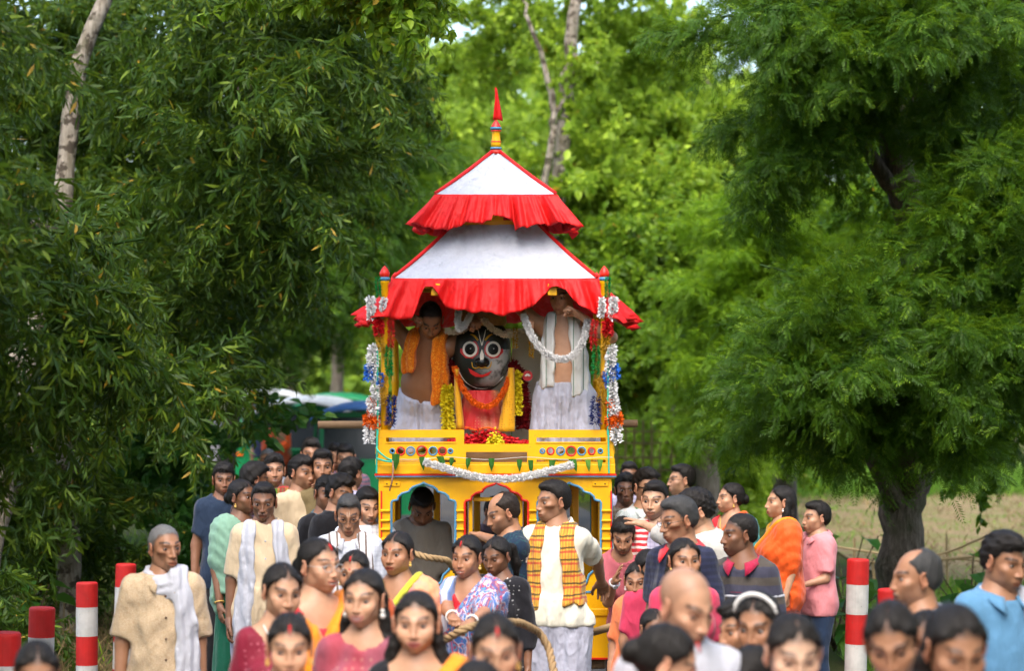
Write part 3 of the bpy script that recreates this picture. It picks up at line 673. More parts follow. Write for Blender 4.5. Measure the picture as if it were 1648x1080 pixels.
for k, (ang, nm) in enumerate([(0, 'front'), (90, 'right'), (180, 'back'), (-90, 'left')]):
    a = R(ang); Rz = rotz(a); loc = Rz @ np.array([0, FY + (0 if k % 2 == 0 else .0), 0])
    if k % 2: loc = loc * np.array([.985, 1, 1])
    p = obj('arched_panel', pm, YEL, chariot, loc=loc, rot=(0, 0, a), scale=(1 if k % 2 == 0 else .965, 1, 1))
    for ai, o_ in enumerate(arches):
        tr = MB(); P = np.array([(x, -.004, z) for x, z in o_]); tr.tube(P, .0085, 6, closed=True); tr.build('arch_trim', REDP if ai == 1 else BLU, p, smooth=True)
    if k == 0:
        # carved bands on the posts between the arches
        for xp in (620, 740.5, 857.5, 976):
            for yp in (822, 838, 852, 868, 884):
                MB().box((lx(xp), -.008, lz(yp)), (.050 if xp in (740.5, 857.5) else .062, .014, .016), bevel=.004).build('carved_band', YEL, p)
        for xp, c in ((614, REDP), (983.5, REDP)): MB().box((lx(xp), -.003, (ZT + ZB) / 2 - .02), (.010, .006, ZT - ZB - .12)).build('edge_stripe', c, p)
        for xp in (645, 952): 
            pl = MB().box((lx(xp), -.004, lz(986)), (.20, .008, .045), bevel=.003).build('bolt_plate', YEL, p)
            for dx in (-.06, -.02): MB().ball((lx(xp) + dx, -.010, lz(986)), .008, 8, 4, (1, .6, 1)).build('bolt', YEL, pl, smooth=True)
        MB().box((lx(798), -.003, lz(953)), (1.2, .006, .012)).build('blue_line', BLU, p)
        for xp in (631, 966):
            pl = MB().box((lx(xp), -.004, lz(779)), (.105, .008, .032), bevel=.003).build('bolt_plate', YEL, p)
            for dx in (-.032, .03): MB().ball((lx(xp) + dx, -.009, lz(779)), .005, 6, 4, (1, .6, 1)).build('bolt', DARKM, pl, smooth=True)
        MB().box((0, -.002, ZB + .006), (1.47, .008, .012)).build('edge_stripe', REDP, p)
# inner posts seen through the arches
for x in (-.40, -.13, .14, .33, .52):
    for y in ((-.15, .35) if x > .3 else (.3,)): MB().box((x, y, 1.08), (.045, .045, 1.12), bevel=.006).build('inner_post', YEL, chariot)
# centre gate bars
g = MB()
for xx in (lx(757), lx(838)): g.box((xx, FY + .06, 1.2), (.025, .025, .80), bevel=.004)
for zz in (1.50, 1.25): g.box((lx(797.5), FY + .062, zz), (lx(838) - lx(757) - .03, .02, .025), bevel=.004)
g.build('gate_frame', YEL, chariot)
# under-frame and wheels
MB().box((0, 0, ZB - .035), (1.40, 1.40, .065), bevel=.01).build('under_frame', WOODM, chariot)
for x in (-.55, .55):
    MB().tube([(x - .02, -.5, .26), (x + .02, -.5, .26)], .02, 8).build('axle', STEEL, chariot)
    for y in (-.5, .5):
        w = MB().tube([(x + .235 * 0 - .05, y, .26), (x + .05, y, .26)], .10, 20).build('wheel', STEEL, chariot, smooth=False)
        an = np.linspace(0, 2 * math.pi, 28, endpoint=False)
        MB().tube(np.stack([np.full(28, x), y + .19 * np.cos(an), .26 + .19 * np.sin(an)], 1), .055, 10, closed=True).build('tyre', DARKM, w, smooth=True)
# ledge and deck
lg = MB().box((lx(797.5), 0, (lz(747) + lz(763)) / 2), (lx(990) - lx(605), 1.53, lz(747) - lz(763)), bevel=.004).build('ledge', YEL, chariot)
for y0, y1, m, pr in ((763, 765.6, REDP, .772), (765.6, 768, BLU, .770)): MB().box((lx(797.5), 0, (lz(y0) + lz(y1)) / 2), (pr * 2 - .02, pr * 2, abs(lz(y0) - lz(y1)) - .001)).build('ledge_stripe', m, lg)
MB().box((lx(797.5), 0, lz(769.5)), (1.50, 1.505, .010)).build('ledge_stripe', YEL, lg)
for i in range(9): MB().box((-.64 + i * .16, .0, 1.621), (.155, 1.40, .018), bevel=.003).build('deck_plank', WOODM, chariot)
for xp in (648, 914): MB().box((lx(xp), -.768, lz(761)), (.10, .008, .012)).build('hinge_strip', YEL, lg)
# railings
def circ(x, z, r, n=20): return [(x + r * math.cos(t), z + r * math.sin(t)) for t in np.linspace(0, 2 * math.pi, n, endpoint=False)]
def rect(x0, x1, y0, y1): return [(lx(x0), lz(y1)), (lx(x1), lz(y1)), (lx(x1), lz(y0)), (lx(x0), lz(y0))]
ringspec = {0: [(631.5, 3.6), (645, 6.2), (661, 6.6), (679, 8.0), (697, 6.6), (712, 6.2), (725, 3.6)], 1: [(873, 3.6), (886, 5.4), (902, 6.4), (919, 7.6), (936, 6.4), (952, 5.4), (966, 3.6)]}
ringcol = [BLU, REDP, BLU, REDP, BLU, REDP, BLU]
for k, (x0, x1) in enumerate(((609, 747), (851, 988))):
    i0, i1 = x0 + 12.5, x1 - 13.5
    r = MB().prism(rect(x0, x1, 692, 746.5), FY - .012, FY + .028, [rect(i0, i1, 704.5, 711.5), rect(i0, i1, 740, 744.5)] + [circ(lx(a), lz(726), b / 255) for a, b in ringspec[k]]).build('railing_panel', YEL, chariot)
    MB().box((lx((i0 + i1) / 2), FY - .013, lz(712.6)), (lx(i1) - lx(i0) + .01, .008, .008), bevel=.002).build('moulding', YEL, r)
    for (a, b), c in zip(ringspec[k], ringcol):
        an = np.linspace(0, 2 * math.pi, 20, endpoint=False); rr = b / 255
        MB().tube(np.stack([lx(a) + rr * np.cos(an), np.full(20, FY - .012), lz(726) + rr * np.sin(an)], 1), .0055, 6, closed=True).build('ring', c, r, smooth=True)
cr = MB().prism(rect(747, 851, 715, 746.5), FY - .011, FY + .027, [rect(750, 848.5, 727.5, 744.5)]).build('railing_panel', YEL, chariot)
for s_ in (-1, 1):
    r = MB()
    for zz in (lz(698), lz(726), lz(744)): r.box((s_ * .74, 0, zz), (.035, 1.44, .045), bevel=.005)
    for yy in (-.35, 0, .35, .70): r.box((s_ * .741, yy, lz(719)), (.033, .04, .21), bevel=.004)
    r.build('side_railing', YEL, chariot)
# canopy posts with knobs
for x in (-.7, .69):
    for y in (-.70, .70):
        p = MB().lathe([(.0001, lz(746)), (.024, lz(746)), (.024, 2.20), (.030, 2.22), (.024, 2.24), (.023, 2.86), (.030, 2.87), (.030, 2.885)], (x, y, 0), 16).build('canopy_post', YEL, chariot, smooth=True)
        MB().lathe([(.024, 2.885), (.034, 2.892), (.034, 2.905), (.024, 2.912)], (x, y, 0), 16).build('collar', BLU, p, smooth=True)
        MB().lathe([(.020, 2.905), (.030, 2.912), (.033, 2.935), (.022, 2.958), (.008, 2.975), (.0001, 2.982)], (x, y, 0), 16).build('knob', REDP, p, smooth=True)
MB().box((.36, -.10, 2.1), (.05, .05, .78), bevel=.006).build('shrine_post', YEL, chariot); MB().box((-.46, .42, 2.1), (.05, .05, .78), bevel=.006).build('shrine_post', YEL, chariot)
# canopy frame
fr = MB()
for s_ in (-1, 1):
    fr.box((0, s_ * .62, 2.865), (1.28, .045, .05), bevel=.004); fr.box((s_ * .62, 0, 2.866), (.045, 1.19, .048), bevel=.004)
    for t_ in (-1, 1): fr.bar((s_ * .62, t_ * .62, 2.88), (s_ * .25, t_ * .25, 3.22), .035)
fr.build('canopy_frame', YEL, chariot)
for xp in (701, 889): MB().box((lx(xp, 15.33), -.662, 2.83), (.058, .05, .075), bevel=.004).build('beam_end', YEL, chariot)
tf_ = MB()
for s_ in (-1, 1):
    tf_.box((0, s_ * .265, 3.275), (.55, .02, .03)); tf_.box((s_ * .265, 0, 3.2755), (.02, .51, .03))
    for t_ in (-1, 1): tf_.box((s_ * .25, t_ * .25, 3.37), (.03, .03, .22))
tf_.box((0, -.263, 3.34), (.10, .018, .10)); tf_.build('upper_frame', YEL, chariot)
# cloth roofs
def roof(name, w0, z0, w1, z1, sag, parent):
    """four-sided cloth from half width w0 at z0 (bottom) to w1 at z1 (top)"""
    n, m = 40, 14; V = []; 
    per = []
    for sd in range(4):
        for i in range(n): per.append((sd, -1 + 2 * i / n))
    for j in range(m + 1):
        v = j / m
        for sd, t in per:
            w = w0 + (w1 - w0) * v; q = np.array([t * w, -w, 0.0]); 
            bulge = -sag * math.sin(math.pi * v) * (1 - t * t) + .007 * math.sin(t * 9 + sd + 2 * v) * math.sin(v * 5 + t) + .004 * math.sin(t * 23 + v * 9 + sd * 2) * (1 - v) + (.005 if abs(abs(t) - .36) < .05 else 0)
            q[1] -= bulge; z = z0 + (z1 - z0) * v - sag * .5 * math.sin(math.pi * v) - (1 - v) * .012 * (1 - t * t)
            q = rotz(sd * math.pi / 2) @ q; V.append((q[0], q[1], z))
    N = 4 * n; Q = [[j * N + i, j * N + (i + 1) % N, (j + 1) * N + (i + 1) % N, (j + 1) * N + i] for j in range(m) for i in range(N)]
    o = obj(name, mesh_np(name, V, Q, None, True), WCL, parent)
    for sx in (-1, 1):
        for sy in (-1, 1):
            rb = MB(); P = np.array([(sx * (w0 + (w1 - w0) * v), sy * (w0 + (w1 - w0) * v), z0 + (z1 - z0) * v - sag * .5 * math.sin(math.pi * v) + .004) for v in np.linspace(0, 1, 9)])
            rb.tube(P, .012, 6); rb.build('hip_ribbon', RCL, o, smooth=True)
    return o
def frill(name, w0, z0, hem, parent, flare, seed, nr=30):
    """gathered cloth hanging from a square of half width w0 at z0; hem(sd,t)->(drop, out)"""
    rg = np.random.default_rng(seed); n, m = 110, 12; V = []; N = 4 * n
    ph = rg.uniform(0, 6.28, 8)
    for j in range(m + 1):
        v = j / m
        for sd in range(4):
            for i in range(n):
                t = -1 + 2 * i / n; drop, out = hem(sd, t)
                # corners are rounded so that neighbouring sides meet
                c = max(0, abs(t) - .8) / .2
                wob = math.sin(t * nr + 2.2 * math.sin(t * 3.1 + ph[sd]) + ph[sd]) + .6 * math.sin(t * nr * 1.83 + ph[sd + 4] + 1.5 * v) + .35 * math.sin(t * nr * 3.1 + ph[sd])
                irr = .45 + .75 * abs(math.sin(t * 2.3 + ph[(sd + 2) % 8]) * math.cos(t * 5.1 + ph[(sd + 5) % 8])) + .3 * math.sin(t * 11 + ph[sd])
                amp = (.004 + .030 * v ** .8 * irr) * (1 - .4 * c)
                off = out * v ** 1.15 + amp * wob
                q = np.array([t * (w0 + out * v), -(w0 + off) - .006, 0.0]); z = z0 - drop * v * (1 + .05 * math.sin(t * 6.3 + ph[sd]) + .035 * math.sin(t * 14 + ph[sd + 4])) + .006 * wob * v
                q = rotz(sd * math.pi / 2) @ q; V.append((q[0], q[1], z))
    Q = [[j * N + i, (j + 1) * N + i, (j + 1) * N + (i + 1) % N, j * N + (i + 1) % N] for j in range(m) for i in range(N)]
    o = obj(name, mesh_np(name, V, Q), RCL, parent); 
    md = o.modifiers.new('thickness', 'SOLIDIFY'); md.thickness = .004
    return o
r1 = roof('lower_roof', .647, 2.906, .277, 3.262, .022, chariot)
def hem1(sd, t):
    if sd == 0:
        xs = [-1, -.86, -.74, -.64, -.56, -.45, -.2, .0, .2, .36, .48, .55, .63, .75, .9, 1]
        dr = [.27, .255, .24, .055, .055, .17, .225, .24, .215, .17, .06, .05, .06, .19, .25, .27]
        o = [.14, .09, .06, .05, .05, .05, .06, .07, .06, .05, .05, .05, .05, .06, .10, .15]
        return float(np.interp(t, xs, dr)), float(np.interp(t, xs, o))
    out = {1: .15 + .18 * (t + 1) / 2, 2: .30, 3: .15 + .18 * (1 - t) / 2}[sd]
    if sd == 2: out = .33
    return .27 + .03 * math.sin(t * 4), out
frill('lower_frill', .650, 2.902, hem1, r1, .1, 5, 26)
r2 = roof('upper_roof', .389, 3.456, .028, 3.752, .014, chariot)
def hem2(sd, t): return .195 + .012 * math.sin(t * 7 + sd) - (.05 if sd == 0 and -.05 < t < .25 else 0) * 1.0 + .02 * abs(t), .10 + .05 * abs(t) ** 2
frill('upper_frill', .391, 3.452, hem2, r2, .1, 9, 24)
# finial with folded pennant
fz = lambda y: CAMZ - (y - HOR) * 16.0 / FPX
fi = MB().lathe([(.0001, fz(238)), (.030, fz(238)), (.034, fz(231)), (.031, fz(226)), (.028, fz(222)), (.026, fz(214)), (.031, fz(210)), (.0001, fz(208))], n=20).build('finial', YEL, chariot, smooth=True)
MB().lathe([(.0001, fz(247)), (.046, fz(248)), (.044, fz(243)), (.034, fz(241)), (.0001, fz(241))], n=20).build('base_disc', REDP, fi, smooth=True)
for ya, yb, r, m in ((241, 236, .037, BLU), (229, 226.5, .0345, REDP), (211.5, 209, .035, REDP), (209, 203.5, .037, BLU)):
    a, b = fz(ya), fz(yb); MB().lathe([(.02, a), (r, a + (b - a) * .2), (r * 1.03, (a + b) / 2), (r, a + (b - a) * .8), (.02, b)], n=20).build('ring', m, fi, smooth=True)
MB().lathe([(.033, fz(203.5)), (.026, fz(200)), (.012, fz(194)), (.0001, fz(192))], n=16).build('cone_cap', REDP, fi, smooth=True)
MB().tube([(0, 0, fz(195)), (-.003, 0, fz(140))], .006, 6).build('pennant_staff', REDP, fi)
pn = MB(); V = []; 
for j in range(12):
    v = j / 11; w = .004 + .060 * v; 
    for i in range(7):
        u_ = i / 6 - .35; V.append((u_ * w + .002, -.012 + .012 * math.cos(u_ * 9) * v, fz(142) - v * (fz(142) - fz(192)) - (.018 * abs(u_) if j == 11 else 0)))
pn.add(V, [[j * 7 + i, j * 7 + i + 1, (j + 1) * 7 + i + 1, (j + 1) * 7 + i] for j in range(11) for i in range(6)])
o_ = pn.build('pennant', RCL, fi, smooth=True); o_.modifiers.new('t', 'SOLIDIFY').thickness = .003
# backdrop boards of the shrine
for x0, x1 in ((-.34, -.12), (-.115, .10), (.105, .34)): MB().box(((x0 + x1) / 2, .46, 2.16), (x1 - x0, .02, .86), bevel=.004).build('backdrop_board', WHITEB, chariot)

# ------------------------------------------------------------------ garlands, idol and offerings (things of their own)
def petals(path, rad, n, size, seed, flat=.5, jag=.35):
    """a garland: many small petals round a cord"""
    rg = np.random.default_rng(seed); P = np.asarray(path, float); seg = np.linalg.norm(np.diff(P, axis=0), axis=1); cu = np.concatenate([[0], np.cumsum(seg)]); L = cu[-1]
    u_ = rg.uniform(0, L, n); bead = .78 + .34 * np.abs(np.sin(u_ * 62)); C = np.stack([np.interp(u_, cu, P[:, i]) for i in range(3)], 1); tg = np.stack([np.interp(np.clip(u_ + .01, 0, L), cu, P[:, i]) for i in range(3)], 1) - np.stack([np.interp(np.clip(u_ - .01, 0, L), cu, P[:, i]) for i in range(3)], 1); tg = unit(tg)
    r = np.interp(u_, cu, rad) if not np.isscalar(rad) else rad
    v = rg.normal(0, 1, (n, 3)); v = unit(v - tg * (v * tg).sum(1)[:, None]); base = C + v * (r * .35 if np.isscalar(r) else r[:, None] * .35)
    D = unit(v + tg * rg.normal(0, jag, n)[:, None] + rg.normal(0, .25, (n, 3))); N = unit(rg.normal(0, 1, (n, 3))); N = unit(N - D * (N * D).sum(1)[:, None])
    ln = r * rg.uniform(.6, 1.0, n) * bead
    return leaf_geo(base, D, N, ln, rg.uniform(.7, 1.2, n) * size, rg.uniform(-.3, .5, n), rg)
def garland(name, path, rad, n, size, mat, seed, label=None, parent=None, group=None, cat='garland', core=True):
    V, Q, T, C = petals(path, rad, n, size, seed)
    if core:
        m = MB(); m.add(V, Q, T); m.tube(path, rad * .55 if np.isscalar(rad) else np.asarray(rad) * .55, 8); V, Q, T = np.concatenate(m.V), np.concatenate(m.Q), np.concatenate(m.T)
    o = obj(name, mesh_np(name, V, Q, T, False), mat, parent)
    if label: tag(o, label, cat, group)
    return o
def m_petal(name, c, rough=.6, tr=.25):
    if name in MATS: return MATS[name]
    t = NT(name); n = t.noise(t.coord(), 90, 2); t.fin(t.mix(n, c, tuple(x * .72 for x in c)), rough, .3); MATS[name] = t.m; return t.m
PW, PCR, POR, PYE, PRE, PBL, PGR = m_petal('white_petal', (.88, .87, .86)), m_petal('cream_petal', (.68, .58, .42)), m_petal('marigold_petal', hexc('F06A0A')), m_petal('yellow_petal', hexc('E8D21E')), m_petal('red_petal', hexc('C81018')), m_petal('blue_petal', hexc('2A6FD0')), m_petal('green_foil', hexc('128A3A'), .25)
PMA, PGO, PNV = m_petal('maroon_petal', hexc('7A0A10')), m_petal('gold_foil', hexc('C99A2A'), .22), m_petal('navy_foil', hexc('1A2A6A'), .25)
def W(x, y, d): return px(x, y, d)
def curve(pts, n=24):
    P = np.array(pts, float); t = np.linspace(0, len(P) - 1, n); Q = np.stack([np.interp(t, range(len(P)), P[:, i]) for i in range(3)], 1)
    for _ in range(3): Q[1:-1] = .25 * Q[:-2] + .5 * Q[1:-1] + .25 * Q[2:]
    return Q
garland('flower_garland', curve([W(682, 743, 15.17), W(720, 755, 15.16), W(760, 767, 15.15), W(800, 772, 15.15), W(840, 769, 15.15), W(885, 758, 15.16), W(922, 748, 15.17)], 40), .024, 6000, .006, PW, 1, 'white flower garland swagged along the front ledge under the railing')
# string of leaves
ls = empty('leaf_bunting', tuple(W(797, 742, 15.18))); tag(ls, 'string of folded green leaves across the chariot railing', 'bunting'); LB = np.array(ls.location)
MB().tube(np.array([W(x, 738 + 2 * math.sin(x * .05), 15.195) for x in np.linspace(632, 986, 30)]) - LB, .0018, 5).build('string', m_petal('white_string', (.6, .6, .58)), ls)
LEAFG = m_leaf('mango_leaf', (.02, .09, .012), (.05, .16, .025), .15, .35)
for i, (x, y0, y1, w, tl) in enumerate([(637, 731, 758, 13, 0), (679, 736, 758, 10, 3), (708, 735, 755, 12, 8), (727, 737, 753, 8, -1), (754, 738, 756, 9, -2), (791, 738, 759, 10, 0), (836, 740, 760, 9, 0), (854, 741, 764, 9, 1), (889, 741, 758, 11, -2), (921, 739, 760, 12, 7), (946, 740, 760, 9, 2), (966, 740, 760, 9, -1)]):
    a = W(x, y0, 15.185) - LB; k = 15.185 / FPX; h_ = (y1 - y0) * k; w_ = w * k / 2; s_ = tl * k
    V = [a + (-w_, 0, 0), a + (0, -.008, .002), a + (w_, 0, 0), a + (-w_ * .8 + s_ * .5, -.006, -h_ * .5), a + (s_ * .5, -.016, -h_ * .5), a + (w_ * .8 + s_ * .5, -.006, -h_ * .5), a + (s_, -.01, -h_)]
    me = mesh_np('leaf', V, [[0, 3, 4, 1], [1, 4, 5, 2]], [[3, 6, 4], [4, 6, 5]], False, np.tile((.3 + .06 * i, .3, .3), (7, 1))); o_ = obj('leaf', me, LEAFG, ls); o_.modifiers.new('t', 'SOLIDIFY').thickness = .002
# tinsel and paper flowers wound on the two front posts
def post_garland(xc, mir, label):
    g_ = empty('paper_flower_garland', tuple(W(xc, 690, 15.24))); tag(g_, label, 'garland'); B = np.array(g_.location); r_ = np.random.default_rng(int(xc))
    segs = [(446, 478, 0, PGR, .020, 160), (478, 512, -8, PW, .030, 200), (480, 510, 12, PW, .024, 140), (516, 540, 2, PRE, .034, 200), (538, 566, 6, PGO, .028, 200), (515, 562, 22, PRE, .024, 160), (556, 604, 20, PGR, .028, 220), (556, 604, -6, PW, .036, 260),
            (588, 610, -12, PBL, .034, 90), (600, 622, 4, PBL, .026, 60), (606, 652, -4, PW, .032, 240), (604, 650, 12, PGO, .030, 180), (640, 668, -8, PW, .036, 170), (638, 684, 20, PNV, .036, 200), (644, 660, -6, POR, .030, 80), (666, 684, -14, POR, .036, 100), (670, 688, -2, POR, .034, 90), (684, 712, -14, PW, .036, 120)]
    for (y0, y1, dx, m, rd, n) in segs:
        x_ = xc + mir * dx; pts = curve([W(x_ + r_.uniform(-3, 3), y0, 15.24), W(x_ + r_.uniform(-4, 4), (y0 + y1) / 2, 15.22), W(x_ + r_.uniform(-3, 3), y1, 15.24)], 8) - B
        foil = m in (PGR, PGO, PNV) or (m is PRE and y0 == 515)
        garland('tinsel' if foil else 'flower_cluster', pts, rd, n * (3 if foil else 2), .004 if foil else .013, m, int(y0 + dx + xc), parent=g_, core=False)
    for (x0, y0, x1, y1) in ((0, 560, 1, 700), (1, 640, -1, 762)):
        MB().tube(curve([W(xc + x0 * mir, y0, 15.22), W(xc + x1 * mir, y1, 15.22)], 10) - B, .006, 6).build('cord', TEAL, g_)
    return g_
post_garland(607, 1, 'garland of white blue and orange paper flowers on the front left post'); post_garland(979, -1, 'garland of white blue and orange paper flowers on the front right post')
def thing_cord(name, pts, r, mat, label, cat): return tag(MB().tube(curve(pts, 30), r, 7).build(name, mat, smooth=True), label, cat)
thing_cord('teal_cord', [W(606, 720, 15.2), W(608, 726, 15.17), W(622, 738, 15.18), W(640, 744, 15.2), W(622, 743, 15.17), W(606, 738, 15.2)], .006, TEAL, 'teal cord knotted to the left end of the railing', 'cord')
thing_cord('raffia_tie', [W(632, 742, 15.18), W(633, 755, 15.16), W(631, 775, 15.16), W(627, 790, 15.2)], .005, m_petal('raffia', (.40, .22, .14)), 'brown fibre tie dangling below the first leaf', 'tie')
# cross pole
pole = MB().tube([W(512, 684, 16.9), W(800, 683, 16.9), W(1026, 682, 16.9)], .028, 10).build('bamboo_pole', WOODM, smooth=True); tag(pole, 'wooden pole lying crosswise behind the railing, sticking out both sides', 'pole')

# idol
ID = 15.82
idol = empty('deity_idol', (float(W(775, 700, ID)[0]), ID, 1.63)); tag(idol, 'black-faced idol with round eyes, red dress and flower garlands', 'idol'); IB = np.array(idol.location)
def I(x, y, dy=0.0): return W(x, y, ID + dy) - IB
def m_idol():
    t = NT('idol_black_paint'); c = t.coord(); n = t.noise(c, 16, 5); n2 = t.noise(c, 60, 4); sp = t.n('ShaderNodeSeparateXYZ', {0: c})
    # sandal paste smeared over the cheek on one side
    m = t.math('MULTIPLY', t.ramp(t.math('ADD', n, t.math('MULTIPLY_ADD', n2, .3, -.15)), [(.34, (0, 0, 0)), (.55, (1, 1, 1))]), t.math('MULTIPLY', t.math('SMOOTH_MIN', 1.0, t.math('MULTIPLY_ADD', sp.outputs[0], 7.0, .35), .3), t.math('LESS_THAN', t.math('ABSOLUTE', t.math('ADD', sp.outputs[2], -.70)), .12)), clamp=True)
    return t.fin(t.mix(t.math('MULTIPLY', m, .9, clamp=True), (.010, .014, .012), (.42, .43, .43)), .42, .4)
IBLK = m_idol(); IWH = m_paint('idol_white', (.78, .74, .66), .4); IRD = m_paint('idol_red', hexc('C0282A'), .4); IYE = m_paint('idol_yellow', hexc('C9961E'), .4); IK = m_paint('idol_pupil', (.006, .006, .006), .25)
FW = 47 * ID / FPX; zt, zb = I(0, 512)[2], I(0, 631)[2]; zm = (zt + zb) / 2; hz = (zt - zb) / 2
nr, na = 14, 44; V = [(0, -.16, zm)]; Q = []; T = []
def face_pt(r, a):
    x = math.cos(a); z = math.sin(a); e = 2.6 if z > 0 else 2.15; k = (abs(x) ** e + abs(z) ** e) ** (-1 / e)
    X = x * k * r * FW * (1.0 - .10 * max(0, -z * k * r)); Z = zm + z * k * r * hz
    return X, -.16 * math.sqrt(max(0, 1 - r ** 2.6)), Z
for i in range(1, nr + 1):
    for j in range(na): V.append(face_pt(i / nr, 2 * math.pi * j / na))
for j in range(na): T.append([0, 1 + (j + 1) % na, 1 + j])
for i in range(nr - 1):
    for j in range(na): Q.append([1 + i * na + j, 1 + i * na + (j + 1) % na, 1 + (i + 1) * na + (j + 1) % na, 1 + (i + 1) * na + j])
b0 = len(V)
for j in range(na): q = V[1 + (nr - 1) * na + j]; V.append((q[0] * .96, .10, zm + (q[2] - zm) * .96))
for j in range(na): Q.append([1 + (nr - 1) * na + j, 1 + (nr - 1) * na + (j + 1) % na, b0 + (j + 1) % na, b0 + j])
Vf = np.array(V)
head_o = obj('head', mesh_np('head', V, Q, T), IBLK, idol)
def fy(x, z):
    k = np.hypot((x) / FW, (z - zm) / hz); r = min(1, k); return -.16 * math.sqrt(max(0, 1 - r ** 2.6))
def decal(name, poly, mat, off, parent=head_o, mid=None):
    """thin raised shape laid on the face"""
    P = np.array([I(x, y) for x, y in poly]); c = P.mean(0) if mid is None else I(*mid); V = []; n = len(P); T = []; Q = []
    rings = [1.0, .66, .33]
    for rg_ in rings:
        for p in P: q = c + (p - c) * rg_; V.append((q[0], fy(q[0], q[2]) - off, q[2]))
    V.append((c[0], fy(c[0], c[2]) - off - .001, c[2]))
    for p in P: V.append((p[0], fy(p[0], p[2]) + .004, p[2]))
    for k in range(2):
        for i in range(n): j = (i + 1) % n; Q.append([k * n + i, (k + 1) * n + i, (k + 1) * n + j, k * n + j])
    for i in range(n): T.append([2 * n + i, 3 * n, 2 * n + (i + 1) % n]); Q.append([i, (i + 1) % n, 3 * n + 1 + (i + 1) % n, 3 * n + 1 + i])
    return obj(name, mesh_np(name, V, Q, T, False), mat, parent)
def ell(x, y, a, b, n=22): return [(x + a * math.cos(t), y + b * math.sin(t)) for t in np.linspace(0, 2 * math.pi, n, endpoint=False)]
def stroke(name, pts, r, mat, off=.003):
    P = []
    for x, y in pts: q = I(x, y); P.append((q[0], fy(q[0], q[2]) - off, q[2]))
    MB().tube(curve(P, max(8, len(P) * 4)), r, 6).build(name, mat, head_o, smooth=True)
for sx, ex in ((-1, 757), (1, 794)):
    al = [(ex + sx * 22, 556), (ex + sx * 13, 550), (ex, 547), (ex - sx * 10, 550), (ex - sx * 14.5, 560), (ex - sx * 13, 570), (ex - sx * 4, 577), (ex + sx * 7, 576), (ex + sx * 15, 568)]
    decal('eye_outline', al, IRD, .003); e = decal('eye_white', ell(ex, 562, 12.0, 12.6), IWH, .006); decal('pupil_ring', ell(ex, 562, 8.4, 9.0), IK, .009); MB().ball((I(ex, 562)[0] + .004, fy(*I(ex, 562)[[0, 2]]) - .012, I(ex, 562)[2] + .004), .004, 6, 4).build('glint', IWH, head_o)
    stroke('brow', [(ex + sx * 22, 543), (ex + sx * 10, 538), (ex - sx * 6, 539), (ex - sx * 13, 548)], .007, IYE)
stroke('forehead_mark', [(770, 531), (773, 545), (776, 556)], .0032, IWH); stroke('forehead_mark', [(782, 531), (779, 545), (776, 556)], .0032, IWH)
decal('nose_mark', [(776, 562), (779, 570), (779, 577), (776, 585), (773, 577), (773, 570)], IWH, .020)
nose = MB().ball((I(776, 583)[0], fy(0, I(776, 583)[2]) + .01, I(776, 583)[2]), .05, 16, 10, (1.05, .7, .75)).build('nose', IK, head_o, smooth=True)
stroke('nose_outline', [(760, 583), (761, 591), (767, 593), (772, 590), (776, 593), (780, 590), (786, 593), (790, 589), (791, 582)], .0035, IYE, .006)
decal('mouth', [(754, 592), (758, 601), (766, 606), (776, 607), (786, 604), (793, 596), (786, 601), (776, 603), (766, 601), (759, 596)], IRD, .006, mid=(775, 604))
stroke('chin_line', [(738, 596), (748, 614), (764, 624), (780, 626), (796, 621), (810, 606)], .0025, IWH)
cw = MB().lathe([(.155, 0), (.165, .02), (.16, .06), (.168, .09), (.15, .13), (.09, .20), (.02, .25), (.0001, .26)], (I(775, 520)[0], .0, zt - .05), 24).build('crown', m_paint('crown_gold', (.28, .16, .05), .4, .4, 30), idol, smooth=True)
# dress, arms with round palms, sashes
dm = m_cloth('red_gold_brocade', (.55, .02, .02), 'silk', (.50, .22, .10), (.65, .45, .18), rough=.5, scale=1.6)
n, m_ = 90, 12; V = []; 
for j in range(m_ + 1):
    v = j / m_; z = I(0, 628)[2] * (1 - v) + I(0, 690)[2] * v
    for i in range(n):
        a = 2 * math.pi * i / n; ru = (.11 + .075 * v) * (1 + .05 * math.sin(a * 17) * v); V.append((ru * math.cos(a) * 1.0, ru * math.sin(a) * .62 - .02, z))
obj('dress', mesh_np('dress', V, [[j * n + i, (j + 1) * n + i, (j + 1) * n + (i + 1) % n, j * n + (i + 1) % n] for j in range(m_) for i in range(n)]), dm, idol)
MB().lathe([(.0001, 0), (.21, 0), (.21, .24), (.0001, .24)], (0, 0, 0), 24).build('seat', REDP, idol)
garland('hem_braid', [(.187 * math.cos(a), .187 * math.sin(a) * .62 - .02, I(0, 690)[2] + .004 + .008 * math.sin(a * 8)) for a in np.linspace(0, 2 * math.pi, 50)], .010, 500, .006, POR, 31, parent=idol)
for xx, s_ in ((713, -1), (849, 1)):
    p = I(xx, 605, -.04); ar = MB().tube([(p[0], p[1] + .25, p[2] + .01), p + (0, .02, 0)], .028, 12).build('arm', IWH, idol, smooth=True)
    MB().tube([p + (0, .012, 0), p + (0, -.006, 0)], .034, 24).build('palm', IRD, ar)
    for k in range(5):
        a = R(90 + (k - 2) * 32); MB().ball(p + (math.cos(a) * .012, -.009, math.sin(a) * .012 - .004), .008, 6, 4, (.5 + .6 * abs(math.cos(a)), .4, .5 + .6 * abs(math.sin(a)))).build('lotus_petal', IWH, ar)
YSA = m_cloth('yellow_sash_cloth', hexc('E5A81A'), 'dots', (.30, .12, .02), scale=1.6, rough=.6)
